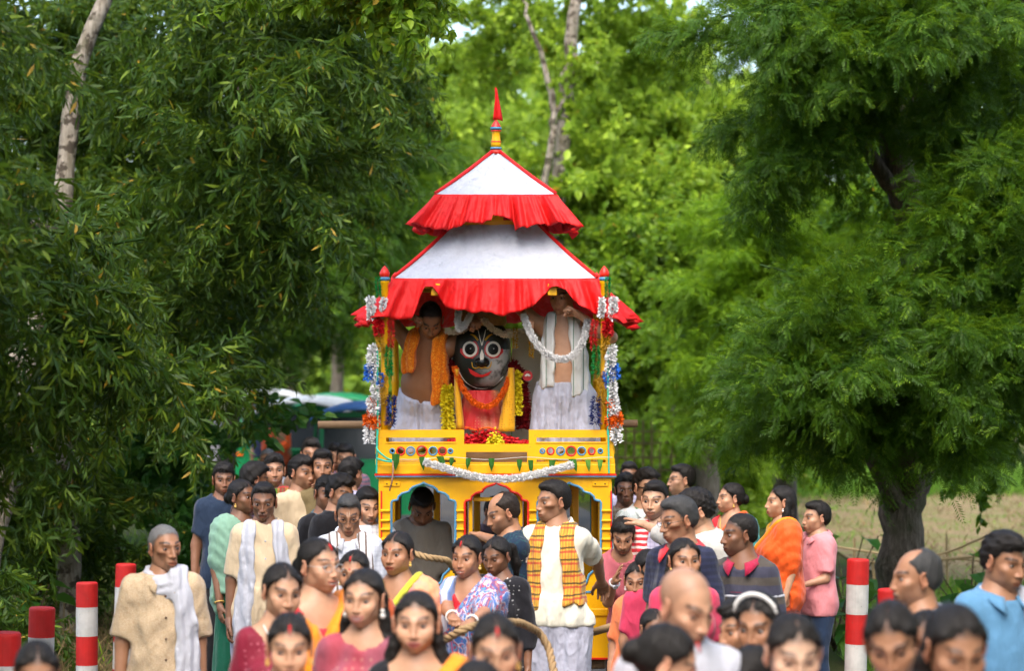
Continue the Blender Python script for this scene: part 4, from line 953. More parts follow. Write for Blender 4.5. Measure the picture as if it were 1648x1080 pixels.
def sash(pts, w0, w1, nm='sash'):
    P = curve(pts, 16); V = []
    for i, p in enumerate(P):
        w = w0 + (w1 - w0) * i / 15
        for k in range(5): u_ = k / 4 - .5; V.append(p + np.array([u_ * w, -.012 * math.cos(u_ * 7), 0]))
    o = obj(nm, mesh_np(nm, V, [[i * 5 + k, (i + 1) * 5 + k, (i + 1) * 5 + k + 1, i * 5 + k + 1] for i in range(15) for k in range(4)]), YSA, idol); o.modifiers.new('t', 'SOLIDIFY').thickness = .006
sash([I(735, 594, -.13), I(736, 630, -.13), I(741, 691, -.13)], .03, .055); sash([I(823, 592, -.13), I(819, 640, -.15), I(815, 695, -.16)], .04, .11)
garland('marigold_garland', curve([I(731, 590, -.10), I(742, 622, -.15), I(760, 648, -.18), I(782, 657, -.19), I(800, 648, -.18), I(815, 622, -.15), I(824, 596, -.10)], 30), .020, 3200, .006, POR, 32, parent=idol)
garland('yellow_flower_garland', curve([I(721, 622, -.05), I(719, 650, -.08), I(722, 692, -.10)], 14), .042, 900, .013, PYE, 33, parent=idol); garland('yellow_flower_garland', curve([I(829, 598, -.06), I(831, 630, -.08), I(830, 668, -.10)], 14), .040, 900, .013, PYE, 34, parent=idol)
garland('red_flower_garland', curve([I(729, 580, 0), I(720, 600, 0), I(718, 625, 0)], 10), .05, 1100, .010, PMA, 35, parent=idol); garland('red_flower_garland', curve([I(820, 585, 0), I(834, 600, 0), I(842, 640, 0), I(842, 690, 0)], 12), .05, 1300, .010, PMA, 36, parent=idol)
garland('cream_garland', curve([I(717, 532, -.14), I(735, 536, -.18), I(752, 528, -.18), I(759, 512, -.16)], 14), .020, 900, .009, PCR, 37, parent=idol); garland('cream_garland', curve([I(777, 513, -.19), I(792, 530, -.20), I(815, 541, -.20), I(846, 532, -.16)], 16), .022, 1000, .009, PCR, 38, parent=idol)
# garlands held up by the priests
garland('flower_garland', curve([W(738, 498, 15.5), W(736, 520, 15.48), W(739, 532, 15.48), W(747, 526, 15.5), W(758, 505, 15.52)], 18), .021, 3000, .006, PW, 41, 'short white garland looped beside the head of the left priest')
garland('flower_garland', curve([W(842, 505, 15.42), W(850, 530, 15.40), W(864, 556, 15.38), W(884, 574, 15.36), W(905, 580, 15.36), W(926, 572, 15.36), W(940, 548, 15.38), W(946, 515, 15.42)], 34), .023, 5500, .006, PW, 42, 'long white garland hanging in a loop before the right priest')
garland('gold_tassel', curve([W(829, 528, 15.62), W(829, 560, 15.62)], 6), .018, 200, .006, PGO, 43, 'gold tassel hanging beside the idol face, upper one', cat='tassel', core=False)
garland('gold_tassel', curve([W(855, 545, 15.62), W(855, 575, 15.62)], 6), .018, 200, .006, PGO, 44, 'gold tassel hanging below the long white garland end', cat='tassel', core=False)
# offerings on the deck
DZ = 1.63
def heap(name, c, r, h, n, size, mat, seed, label):
    rg = np.random.default_rng(seed); a = rg.uniform(0, 6.28, n); q = np.sqrt(rg.uniform(0, 1, n)); P = np.stack([c[0] + r[0] * q * np.cos(a), c[1] + r[1] * q * np.sin(a), c[2] + h * (1 - q) * rg.uniform(.2, 1, n)], 1)
    D = unit(rg.normal(0, 1, (n, 3)) * (1, 1, .4)); N = unit(rg.normal(0, .5, (n, 3)) + (0, -.3, 1)); N = unit(N - D * (N * D).sum(1)[:, None])
    V, Q, T, C = leaf_geo(P, D, N, rg.uniform(.7, 1.2, n) * size, rg.uniform(.5, .9, n) * size, rg.uniform(-.3, .6, n), rg)
    o = obj(name, mesh_np(name, V, Q, T, False), mat); tag(o, label, 'petals', kind='stuff'); return o
c0 = W(785, 706, 15.5)
heap('red_petals', (c0[0], 15.52, lz(720)), (.30, .14), .12, 1500, .028, PRE, 51, 'heap of red petals at the feet of the idol'); heap('yellow_petals', (float(W(797, 700, 15.42)[0]), 15.40, lz(716)), (.05, .05), .10, 260, .024, PYE, 52, 'small heap of yellow petals on the red ones')
MB().box((c0[0], 15.55, (lz(722) + DZ) / 2), (.62, .32, lz(722) - DZ), bevel=.01).build('offering_step', WOODM).parent = None
st_ = bpy.data.objects['offering_step']; tag(st_, 'low brown step holding the petals before the idol', 'step')
SILV = m_paint('silver_metal', (.6, .6, .62), .18); SILV.node_tree.nodes['Principled BSDF'].inputs['Metallic'].default_value = .9
b = W(826, 742, 15.33); bw = MB().lathe([(.0001, 0), (.03, 0), (.035, .01), (.075, .05), (.082, .062), (.076, .060), (.03, .02), (.0001, .018)], (b[0], 15.35, DZ), 24).build('silver_bowl', SILV, smooth=True); tag(bw, 'silver bowl on the deck behind the centre railing', 'bowl')
pot = MB().lathe([(.0001, 0), (.06, 0), (.075, .02), (.08, .10), (.06, .11), (.0001, .10)], (float(W(858, 690, 15.7)[0]), 15.66, DZ), 16).build('plant_pot', m_paint('terracotta', (.3, .12, .06), .8), smooth=True); tag(pot, 'clay pot with spiky green leaves beside the idol', 'plant pot')
rg_ = np.random.default_rng(61); n_ = 26; P = np.tile(np.array([float(W(858, 690, 15.7)[0]), 15.66, DZ + .09]), (n_, 1)) + rg_.normal(0, .012, (n_, 3)); D = unit(rg_.normal(0, .75, (n_, 3)) + (0, 0, .9)); N = unit(np.cross(D, rg_.normal(0, 1, (n_, 3))))
g_ = leaf_geo(P, D, N, rg_.uniform(.10, .22, n_), np.full(n_, .018), rg_.uniform(0, .5, n_), rg_); obj('spiky_leaves', mesh_np('spiky_leaves', g_[0], g_[1], g_[2], False, g_[3]), LEAFM['feather'], pot)
# ------------------------------------------------------------------ people
def _warp(n, lo, hi, centre, width, dens):
    t = np.linspace(lo, hi, 4001); w = 1 + dens * np.exp(-((t - centre) / width) ** 4)
    c = np.cumsum(w); c = (c - c[0]) / (c[-1] - c[0])
    return np.interp(np.linspace(0, 1, n), c, t)

def head_sdf(P, f):
    fw, jw, ns, fem, old = f['wid'], f['jaw'], f['nose'], f['fem'], f.get('thin', 0)
    X = np.abs(P[..., 0]); Q = np.stack([X, P[..., 1], P[..., 2]], -1)
    d = sd_ell(Q, (0, .018, .030), (.0735, .093, .083))
    d = smin(d, sd_ell(Q, (0, -.020, -.028), (.0570 * fw, .067, .086)), .03)
    d = smin(d, sd_ell(Q, (0, -.036, -.068), (.043 * jw, .046, .041)), .03)
    d = smin(d, sd_ell(Q, (0, -.064, -.097), (.020 * jw, .018, .017)), .02)
    d = smin(d, sd_ell(Q, (.040 * jw * fw, .004, -.060), (.016, .028, .023)), .03)
    d = smin(d, sd_ell(Q, (.045 * fw, -.052, -.022), (.021, .022, .017)), .022)
    if old: d = smax(d, -sd_ell(Q, (.052 * fw, -.058, -.058), (.017, .024, .026)), .035)
    else: d = smin(d, sd_ell(Q, (.032 * fw, -.058, -.046), (.018, .019, .022)), .03)
    d = smin(d, sd_cone(Q, (.006, -.081, .020), (.040, -.071, .023), .0075 - .003 * fem, .006), .02)
    d = smax(d, -sd_ell(Q, (.032, -.101, .001), (.0225, .0205, .0135)), .016)
    d = smin(d, sd_cone(Q, (0, -.085, .010), (0, -.1045 - .003 * ns, -.036), .0062, .0084 * ns), .014)
    d = smin(d, sd_ell(Q, (.0115 * ns, -.0935, -.040), (.0075 * ns, .0095, .0066)), .009)
    d = smin(d, sd_ell(Q, (0, -.0815, -.070), (.028, .016, .020)), .016)
    sm = f.get('smile', 0.0)
    if sm: Q = np.stack([Q[..., 0], Q[..., 1] - sm * .0015 * np.clip(X / .022, 0, 1.3) ** 2, Q[..., 2] - sm * .0065 * np.clip(X / .022, 0, 1.3) ** 2], -1); d = smin(d, sd_ell(Q, (.036 * fw, -.066, -.046), (.016, .014, .016)), .02)
    d = smin(d, sd_cone(Q, (0, -.0945, -.0660), (.021 + .004 * sm, -.0865, -.0708), .0050, .0026), .007)
    d = smin(d, sd_cone(Q, (0, -.0925, -.0790), (.018 + .004 * sm, -.0862, -.0752), .0062, .0030), .007)
    d = smax(d, -(sd_cone(Q, (0, -.1005, -.0725), (.025 + .004 * sm, -.0885, -.0722), .0022 + .006 * f.get('open', 0), .0018)), .004)
    d = smin(d, sd_cone(Q, (0, .022, -.05), (0, .03, -.20), .052 - .007 * fem, .055 - .008 * fem), .03)
    return d

_ear = None
def ear_mesh():
    global _ear
    if _ear is None:
        G, lo = grid((-.012, -.03, -.045), (.022, .034, .042), .0036)
        P = G
        an = np.linspace(-2.4, 2.0, 12); ring = [(.006 + .004 * math.cos(a), .004 + .015 * math.cos(a) * -1 + .002, .006 + .026 * math.sin(a)) for a in an]
        d = sd_ell(P, (.002, .004, -.002), (.005, .014, .026))
        for i in range(len(ring) - 1): d = smin(d, sd_cone(P, ring[i], ring[i + 1], .0042, .0042), .006)
        d = smin(d, sd_ell(P, (.004, -.004, -.027), (.005, .008, .010)), .008)
        _ear = surface_nets(d, lo, .0036)
    return _ear

def lerp(a, b, t): return a + (np.asarray(b) - a) * t[:, None]

def build_head(f, q=1.0):
    """head in its own frame (face towards -Y, eyes at z=0): returns V, Q, T, colours, material index (0 skin, 1 eye)"""
    nphi = int(66 * q); nl = int(54 * q)
    ph = _warp(nphi + 1, -math.pi, math.pi, 0, 1.05, 3.0)[:-1]; la = _warp(nl, R(-64), R(88), R(-16), R(42), 2.2)
    PH, LA = np.meshgrid(ph, la, indexing='ij')
    D = np.stack([np.sin(PH) * np.cos(LA), -np.cos(PH) * np.cos(LA), np.sin(LA)], -1)
    D = D.astype(np.float32); O = np.array([0, 0, -.012], np.float32); r = np.full(PH.shape, .165, np.float32)
    for _ in range(17): r = np.maximum(r - head_sdf(O + D * r[..., None], f) * -1 * -.85, .01)
    V = (O + D * r[..., None]).reshape(-1, 3).astype(float)
    Q = []
    I = np.arange(nphi)[:, None] * nl + np.arange(nl - 1)[None]; J = (np.roll(np.arange(nphi), -1))[:, None] * nl + np.arange(nl - 1)[None]
    Q = np.stack([I, J, J + 1, I + 1], -1).reshape(-1, 4)
    T = []
    top = len(V); V = np.concatenate([V, [[0, .01, V[nl - 1::nl, 2].max() + .0005]]])
    for i in range(nphi): T.append([i * nl + nl - 1, ((i + 1) % nphi) * nl + nl - 1, top])
    # skin colours
    sk = np.array(f['skin']); C = np.tile(sk, (len(V), 1)).astype(float)
    x, y, z = V.T; ax = np.abs(x); front = y < -.03
    g = lambda m, s: np.exp(-np.clip(m / s, 0, 50) ** 2)
    C = lerp(C, sk * (.74, .63, .60), .45 * g(np.hypot((ax - .032) / 1.3, z), .014) * front)          # darker lids
    C = lerp(C, sk * (1.12, 1.0, .96), .6 * g(np.hypot(ax - .045, z + .03), .022) * front)
    C = lerp(C, sk * (1.06, .88, .84), .5 * g(np.hypot(ax, z + .04), .016) * front)
    lip = np.array(f.get('lip', sk * ((.95, .42, .44) if f['fem'] else (.88, .58, .56))))
    z_ = z - f.get('smile', 0.0) * .0065 * np.clip(ax / .022, 0, 1.3) ** 2
    lm = 1 - np.clip((np.hypot(ax / (.0245 + .005 * f.get('smile', 0)), (z_ + .0725) / (.0115 + .004 * f.get('open', 0))) - .8) / .35, 0, 1)
    C = lerp(C, lip, lm * front * .95)
    C = lerp(C, (.03, .008, .008), g(np.abs(z_ + .0725), .0022 + .004 * f.get('open', 0)) * (ax < .021) * front * .85)
    if f.get('open', 0) > .15 and f.get('smile', 0): C = lerp(C, (.62, .58, .52), g(np.abs(z_ + .0705), .0028) * (ax < .017) * front * .9)
    bz = .0255 + f.get('bz', 0) + .006 * (1 - ((ax - .036) / .022) ** 2)
    bt = f.get('brow', .0046)
    bm_ = (1 - np.clip((np.abs(z - bz) - bt * .5) / bt, 0, 1)) * (ax > .013) * (ax < .056) * front
    C = lerp(C, (.018, .012, .01), bm_ * .97)
    if f.get('stubble', 0):
        jm = np.clip((-.048 - z + np.clip((ax - .03) * 1.2, 0, .05)) / .02, 0, 1) * (y < .02) * (1 - lm) * (z > -.125)
        C = lerp(C, (.05, .04, .035), jm * f['stubble'])
    if f.get('must', 0):
        mm = np.clip(1 - np.abs(z + .0575 + ax * .18) / .0075, 0, 1) ** .5 * (ax < .031) * front
        C = lerp(C, f.get('mustcol', (.02, .016, .014)), mm * f['must'])
        V[:, 1] -= mm * .0025
    if f.get('hashair'):
        hl = hairline(y, ax, f); C = lerp(C, (.02, .015, .012), np.clip((z - hl + .012) / .018, 0, 1) * .75 * (y < .03))
    if f.get('buzz', 0):
        hl = hairline(y, ax, f); sm = np.clip((z - hl) / .008, 0, 1)
        C = lerp(C, f.get('buzzcol', (.05, .045, .042)), sm * f['buzz'])
    MI = np.zeros(len(Q) + len(T), int)
    parts = [(V, Q, np.array(T), C, np.zeros(len(Q), int), np.zeros(len(T), int))]
    # ears
    ev, eq = ear_mesh()
    for s in (-1, 1):
        v = ev.copy(); v = v @ rotz(R(-14)).T; v = v + (.0755 * (.5 + .5 * f['wid']), .006, -.010); v[:, 0] *= s
        c = np.tile(sk * (1.0, .86, .84), (len(v), 1)); q_ = eq if s > 0 else eq[:, ::-1]
        parts.append((v, q_, np.zeros((0, 3), int), c, np.zeros(len(q_), int), np.zeros(0, int)))
    # eyes with lids
    gz = f.get('gaze', (0, 0)); lid = f.get('lid', 1.0)
    yy = np.linspace(-.115, -.05, 80); ee = head_sdf(np.stack([np.full(80, .032), yy, np.zeros(80)], 1), f); ys = yy[np.argmax(ee < 0)]
    rings = [0, 12, 25, 29, 50, 75, 100]; cols = [(.004, .003, .003), (.006, .004, .003), (.022, .011, .006), (.30, .27, .245), (.34, .30, .27), (.3, .24, .21), (.25, .17, .15)]
    for s in (-1, 1):
        ce = np.array([s * .0320, ys + .0136 - .0060, .0]); M = rotz(R(gz[0]) + s * .04) @ rotx(R(gz[1]))
        n = 12; vv = [[0, -1, 0]]; cc = [cols[0]]; aa = np.linspace(0, 2 * math.pi, n, endpoint=False)
        for rg, c in zip(rings[1:], cols[1:]):
            for a in aa: vv.append([math.sin(R(rg)) * math.cos(a), -math.cos(R(rg)), math.sin(R(rg)) * math.sin(a)]); cc.append(c)
        vv = np.array(vv) @ M.T * .0136 + ce
        tt = [[0, 1 + (i + 1) % n, 1 + i] for i in range(n)]; qq = []
        for k in range(len(rings) - 2):
            for i in range(n): j = (i + 1) % n; qq.append([1 + k * n + i, 1 + k * n + j, 1 + (k + 1) * n + j, 1 + (k + 1) * n + i])
        parts.append((vv, np.array(qq), np.array(tt), np.array(cc), np.ones(len(qq), int), np.ones(len(tt), int)))
        for up in (1, -1):
            al = np.linspace(R(-78), R(78), 13); vv = []; cc = []
            op = np.clip(np.cos(al * 90 / 72.), 0, 1) ** .8
            b0 = R(30 * lid + 2) * op if up > 0 else -R(19 * min(1, lid + .15)) * op
            for i, a in enumerate(al):
                a2 = a * s
                for k in range(4):
                    b = b0[i] + (R(82) * up - b0[i]) * k / 3.0
                    rr = .0147 if k else .0151
                    vv.append([rr * math.sin(a2) * math.cos(b), -rr * math.cos(a2) * math.cos(b), rr * math.sin(b) - .0005])
                    cc.append((.02, .013, .011) if (k == 0 and up > 0) else (sk * (.84, .74, .71) if up > 0 else sk * (.90, .82, .80)))
            qq = [[i * 4 + k, (i + 1) * 4 + k, (i + 1) * 4 + k + 1, i * 4 + k + 1] for i in range(12) for k in range(3)]
            qq = np.array(qq); qq = qq if s * up > 0 else qq[:, ::-1]
            parts.append((np.array(vv) + ce, qq, np.zeros((0, 3), int), np.array(cc), np.zeros(len(qq), int), np.zeros(0, int)))
    if f.get('bindi'):
        m = MB(); fy = V[np.argmin(np.hypot(V[:, 0], V[:, 2] - .031) + (V[:, 1] > 0))][1]
        m.ball((0, fy, .031), f['bindi'], 8, 4, (1, .5, 1)); v = np.concatenate(m.V); q_ = np.concatenate(m.Q)
        parts.append((v, q_, np.zeros((0, 3), int), np.tile((.5, .01, .01), (len(v), 1)), np.zeros(len(q_), int), np.zeros(0, int)))
    if f.get('tilak'):
        m = MB()
        for sx in (-.006, .006):
            m.tube([(sx * .5, -.0885, .012), (sx, -.0905, .03), (sx * 1.3, -.0845, .055)], .0017, 5)
        v = np.concatenate(m.V); q_ = np.concatenate(m.Q)
        parts.append((v, q_, np.zeros((0, 3), int), np.tile((.6, .5, .38), (len(v), 1)), np.zeros(len(q_), int), np.zeros(0, int)))
    return parts

def hairline(y, ax, f):
    hl = f.get('hl', 0.0)
    z = np.interp(y, [-.09, -.07, -.05, -.03, -.012, .002, .02, .05, .09], [.072 + hl, .070 + hl, .060 + hl * .8, .042 + hl * .4, .012, -.018, -.028, -.062, -.07])
    return z - .012 * np.clip(1 - ax / .03, 0, 1) * (y < -.05) * f.get('peak', 0)

def hair_mesh(style, f, seed):
    rg = np.random.default_rng(seed)
    long_ = style in ('long', 'loose', 'braid')
    h = .0068
    lo = (-.115, -.125, -.10); hi = (.115, .155, .155)
    if long_: lo = (-.15, -.125, -.46); hi = (.15, .18, .135); h = .0085
    if style == 'pony': lo = (-.115, -.125, -.30); hi = (.115, .2, .135); h = .008
    G, o = grid(lo, hi, h); X, Y, Z = G[..., 0], G[..., 1], G[..., 2]; AX = np.abs(X)
    w = sum(np.sin(G @ rg.normal(0, 1, 3) * k + rg.uniform(0, 6.28)) * a for k, a in ((70, .5), (110, .5), (160, .4), (95, .4)))
    wn_ = np.sin(AX * 210 + seed) * .0035 + np.sin(X * 95 + seed * 2) * .003
    th = {'short': .009, 'boy': .012, 'crop': .0035, 'curly': .016, 'tuft': .012}.get(style, .007)
    d = sd_ell(G, (0, .020, .032), (.0735 + th * .6, .093 + th, .083 + th))
    d = smin(d, sd_ell(G, (0, .045, -.015), (.062 + th, .058 + th * .5, .05)), .03)
    if style in ('boy', 'tuft', 'curly', 'short'):
        b = {'boy': .020, 'tuft': .03, 'curly': .026, 'short': .010}[style]
        d = smin(d, sd_ell(G, (.008 * rg.uniform(-1, 1), -.008, .086), (.058, .078, .026 + b)), .02)
        if style in ('boy', 'tuft'): d = smin(d, sd_ell(G, (.012 * rg.uniform(-1, 1), -.066, .082), (.052, .028, .022)), .02)
    d = d + w * (.0016 if style not in ('boy', 'curly', 'tuft') else .0045)
    zl = hairline(Y, AX, f)
    d = d + th * .95 * (1 - np.clip((Z - zl) / .034, 0, 1)) * (Y < .01)
    if style == 'boy': zl = zl - .016 * (Y < -.03) * (1 + .5 * np.sin(X * 130 + seed))
    zl = zl + wn_; cut = (zl - Z) * .8
    d = smax(d, cut, .006)
    if style == 'baldtop':
        d = np.maximum(d, -sd_ell(G, (0, -.03 + f.get('bald', 0), .105), (.058, .085, .05)))
    if style in ('bun', 'long', 'pony', 'braid', 'loose'):
        gr = .010 * np.exp(-(X / .006) ** 2) * (Y < .03) * (Z > .03)
        d = d + gr
        # hair swept from the parting down over the temples
        d = smin(d, np.maximum(sd_ell(np.stack([AX, Y, Z], -1), (.050, -.012, .036), (.032, .052, .046)), cut), .012)
    if style == 'bun': d = smin(d, sd_ell(G, (0, .122, -.012), (.046, .032, .042)), .015)
    if style == 'pony':
        pts = [(0, .105, .03), (.02, .15, .0), (.035, .15, -.10), (.03, .13, -.22)]
        for a, b, ra, rb in zip(pts, pts[1:], (.022, .03, .032), (.03, .032, .012)): d = smin(d, sd_cone(G, a, b, ra, rb) + w * .002, .02)
    if long_:
        S = np.stack([AX, Y, Z], -1)
        back = sd_ell(G, (0, .085, -.16), (.085, .035, .24)) + w * .004
        d = smin(d, back, .03)
        if style in ('long', 'loose'):
            fx = .085 if style == 'long' else .095
            lock = np.minimum(sd_cone(S, (.066, .03, .0), (fx, .012, -.14), .02, .030), sd_cone(S, (fx, .012, -.14), (fx + .01, -.045, -.36), .030, .018)) + w * .004
            d = smin(d, lock, .03)
    V, Q = surface_nets(d, o, h)
    # loose strands that break the outline
    n = {'bun': 1100, 'long': 1500, 'loose': 1500, 'pony': 1100}.get(style, 1000)
    if style in ('baldtop', 'crop'): n = 420
    if len(V):
        i = rg.integers(0, len(V), n); p = V[i]; c = np.array([0, .015, .02]); nr = p - c; nr[:, 2] *= .7; nr /= np.linalg.norm(nr, axis=1)[:, None] + 1e-6
        if style in ('bun', 'long', 'loose', 'pony', 'braid'): fl = np.stack([nr[:, 0] * .3, np.full(n, .5), np.full(n, -.8)], 1)
        else: fl = np.stack([rg.normal(0, .4, n), -.2 + rg.normal(0, .5, n), np.full(n, -.1)], 1)
        fl = fl + rg.normal(0, .25, (n, 3)); fl -= nr * (fl * nr).sum(1)[:, None]; fl /= np.linalg.norm(fl, axis=1)[:, None] + 1e-6
        L = rg.uniform(.014, .038, n)[:, None] * (1.3 if style in ('curly', 'tuft', 'boy') else 1)
        sd = np.cross(nr, fl) * .0011
        tip = p + fl * L + nr * (rg.uniform(0, 1, n) ** 3 * .009)[:, None] * (1.4 if style in ('curly', 'tuft') else 1)
        b = p - nr * .002; k = len(V)
        V = np.concatenate([V, b - sd, b + sd, tip]); T = np.stack([k + np.arange(n), k + n + np.arange(n), k + 2 * n + np.arange(n)], 1)
    else: T = None
    return V, Q, T

_hands = {}
def hand_mesh(kind):
    """wrist at origin, fingers along +Z, palm faces +Y, thumb on +X; length about .18"""
    if kind in _hands: return _hands[kind]
    h = .0042; G, o = grid((-.075, -.045, -.03), (.085, .085, .20), h)
    bx = sd_ell(G, (0, 0, .052), (.040, .0145, .056)); bx = smin(bx, sd_ell(G, (.024, .008, .035), (.018, .014, .03)), .012)
    d = smin(bx, sd_cone(G, (0, 0, -.03), (0, 0, .02), .023, .024), .02)
    curl = {'relax': (18, 28, 18), 'grip': (62, 80, 50), 'flat': (4, 8, 5)}[kind]; spread = {'relax': 3, 'grip': 2, 'flat': 9}[kind]
    for i, (x, L, r) in enumerate(((.029, .068, .0088), (.0105, .077, .0092), (-.0085, .072, .0088), (-.027, .056, .0078))):
        p = np.array([x, 0, .095 - abs(x - .006) * .25]); a = 0; sp = R(spread * (1.5 - i))
        for k, (fr, c) in enumerate(zip((.45, .31, .24), curl)):
            a += R(c * (1 + .12 * i)); dr = np.array([math.sin(sp) * math.cos(a), math.sin(a), math.cos(a) * math.cos(sp)])
            q = p + dr * L * fr; rr = r * (1 - .1 * k); d = smin(d, sd_cone(G, p, q, rr, rr * .92), .004 if k else .009); p = q
    tp = [(.020, .004, .022), (.047, .012, .055), (.060, .022, .082), (.062, .030, .106)] if kind != 'grip' else [(.020, .004, .022), (.042, .022, .055), (.034, .046, .078), (.012, .056, .086)]
    for a, b, r in zip(tp, tp[1:], (.0125, .0105, .009)): d = smin(d, sd_cone(G, a, b, r, r * .9), .008)
    _hands[kind] = surface_nets(d, o, h); return _hands[kind]

def boxed(G, o, vx, lo, hi, fn, far=.5):
    a = np.clip(np.floor((np.asarray(lo) - o) / vx).astype(int), 0, None); b = np.clip(np.ceil((np.asarray(hi) - o) / vx).astype(int) + 1, 0, np.array(G.shape[:3]))
    out = np.full(G.shape[:3], far, np.float32); sl = tuple(slice(i, j) for i, j in zip(a, b))
    out[sl] = fn(G[sl]); return out
def two_bone(S, T, l1, l2, pole):
    S = np.asarray(S, float); T = np.asarray(T, float); v = T - S; d = np.linalg.norm(v); d2 = min(d, (l1 + l2) * .995); u = v / (d + 1e-9); T = S + u * d2
    a = (l1 * l1 - l2 * l2 + d2 * d2) / (2 * d2); hh = math.sqrt(max(l1 * l1 - a * a, 0))
    p = np.asarray(pole, float); p = p - u * (p @ u); p /= np.linalg.norm(p) + 1e-9
    return S + u * a + p * hh, T

SKINS = {'d': (.205, .095, .050), 'm': (.365, .182, .100), 'l': (.490, .272, .165), 'p': (.59, .37, .25)}
FACE0 = dict(wid=1.0, jaw=1.0, nose=1.0, fem=0.0)
N_PERSON = [0]

def person(x, ytop, s, label, sex='m', yaw=0, head=(0, 0, 0), skin='m', hair='short', hairmat=None, face=None, clothes=(), fat=1.0,
           lean=0, side=0, aL=None, aR=None, H=None, child=False, z0=0.0, vox=None, fq=1.0, group=None, world=None, legs=True, stride=0.0, spread=0.0, leg_fit=False, hands=('relax', 'relax'), name='person'):
    """x, ytop: photograph pixel of the crown; s: pixels per metre at the person's distance. All shapes are metric and stand on the ground."""
    N_PERSON[0] += 1; seed = N_PERSON[0] * 17 + 3; rg = np.random.default_rng(seed)
    d = FPX / s
    if world is None: X0 = (x - CX) / s; ztop = CAMZ - (ytop - HOR) / s
    else: X0, d, ztop = world
    hh = ztop - z0
    lr = R(lean)
    if H is None: H = hh / (.52 + .48 * math.cos(lr) * math.cos(R(side)))
    f = dict(FACE0); f['fem'] = 1.0 if sex == 'f' else 0.0
    f.update(wid=rg.uniform(.93, 1.09), jaw=rg.uniform(.90, 1.12) - (.1 if sex == 'f' else 0), nose=rg.uniform(.85, 1.2) - (.1 if sex == 'f' else 0))
    f.update(sx=rg.uniform(.95, 1.04), low=rg.uniform(.93, 1.07) - (.03 if sex == 'f' else 0), bz=rg.uniform(-.002, .003), esc=rg.uniform(.94, 1.1))
    if sex == 'm': f.update(stubble=.16, brow=.0050)
    sk = np.array(SKINS[skin] if isinstance(skin, str) else skin) * rg.uniform(.92, 1.08)
    f['skin'] = sk
    if child: f.update(jaw=.85, nose=.8, fem=1.0, stubble=0)
    if face: f.update(face)
    f['hashair'] = hair is not None and hair != 'baldtop'
    cr = max(0.0, H * (.52 + .48 * math.cos(lr) * math.cos(R(side))) - hh)
    hs = (.136 if not child else .150) * H / .2255
    # root such that the crown lands on (X0, ztop)
    root = empty(name, (0, 0, 0))
    root['label'] = label; root['category'] = 'person'
    if group: root['group'] = group
    # ---- skeleton, torso frame -> lean about the hips
    RL = rotx(lr) @ roty(R(side)); hip = np.array([0, 0, .52 * H]); drop = np.array([0, 0, cr])
    def tf(p): return RL @ (np.asarray(p, float) - hip) + hip - drop
    fem = sex == 'f'
    sw = (.083 if fem else .091) * H * (1 if not child else .92)
    Sh = {1: tf((sw, .004, .803 * H)), -1: tf((-sw, .004, .803 * H))}
    zc = H - .113 * hs; RH = rotz(R(head[0])) @ rotx(R(head[1])) @ roty(R(head[2]))
    piv = np.array([0, .016, zc - .075 * hs])
    def hf(v):  # head frame -> person frame
        q = (np.asarray(v) * hs + np.array([0, -.004, zc]) - piv) @ RH.T + piv
        return (q - hip) @ RL.T + hip - drop
    top = hf(np.array([[0, .01, .113]]))[0]
    yr = R(yaw); RZ = rotz(yr); tw = RZ @ top
    root.location = (X0 - tw[0], d - tw[1], z0); root.rotation_euler = (0, 0, yr)
    zfix = ztop - (z0 + top[2])
    l1, l2 = .170 * H, .150 * H
    arms = {}
    for sg, spec, hk in ((1, aL, hands[0]), (-1, aR, hands[1])):
        S = Sh[sg]; pole = (sg * .35, .8, -.35)
        if spec is None: spec = ('down', 9 + rg.uniform(-2, 4), 12 + rg.uniform(0, 12))
        if spec[0] == 'down':
            o_, b_ = R(spec[1]), R(spec[2]); dr = np.array([sg * math.sin(o_), 0.03, -math.cos(o_)]); E = S + dr / np.linalg.norm(dr) * l1
            dr2 = np.array([sg * math.sin(o_) * .4, -math.sin(b_), -math.cos(b_)]); W = E + dr2 / np.linalg.norm(dr2) * l2
        else:
            Tg = np.asarray(spec[1], float)
            if spec[0] == 'world': Tg = RZ.T @ (Tg - np.array(root.location))
            else: Tg = Tg * H
            if len(spec) > 2: pole = spec[2]
            E, W = two_bone(S, Tg, l1, l2, pole)
        arms[sg] = (S, E, W, hk)
    stp = stride * H
    feet = {}
    for sg in (1, -1):
        hp = np.array([sg * .052 * H, 0, .50 * H - cr]); an_ = np.array([sg * (.062 * H + spread), .012 * H - stp * sg, .045 * H])
        dl = np.linalg.norm(hp - an_); k_ = 1.0 if not leg_fit else min(1.0, dl * 1.03 / (.46 * H)); kn, _ = two_bone(hp, an_, .225 * H * k_, .235 * H * k_, (sg * (.15 + spread * 3), -1, 0)); feet[sg] = (hp, kn, an_)
    vx = vox or (.0145 if s > 200 else .020)
    pts = np.array([p for a in arms.values() for p in a[:3]] + [p for q_ in feet.values() for p in q_] + [tf((0, 0, .86 * H))])
    lo = pts.min(0) - (.13, .13, .06); hi = pts.max(0) + (.13, .13, .07)
    lo = np.minimum(lo, (-.2 * H, -.18 * H, -.01)); hi = np.maximum(hi, (.2 * H, .18 * H, 0)); lo[:2] -= spread * .3
    G, o = grid(lo, hi, vx)
    Tq = (G - (hip - drop).astype(np.float32)) @ RL.astype(np.float32) + hip.astype(np.float32)     # torso frame
    h_ = np.float32(H)
    def E_(c, r): return sd_ell(Tq, np.array(c) * h_, np.array(r) * h_)
    fb = fat
    T = E_((0, .004, .525), (.090 * (1.06 if fem else .97) * (.6 + .4 * fb), .074 * (.6 + .4 * fb), .075))
    T = smin(T, E_((0, -.004 * fb, .62), (.083 * fb * (.95 if fem else 1), .062 * fb, .10)), .05 * h_)
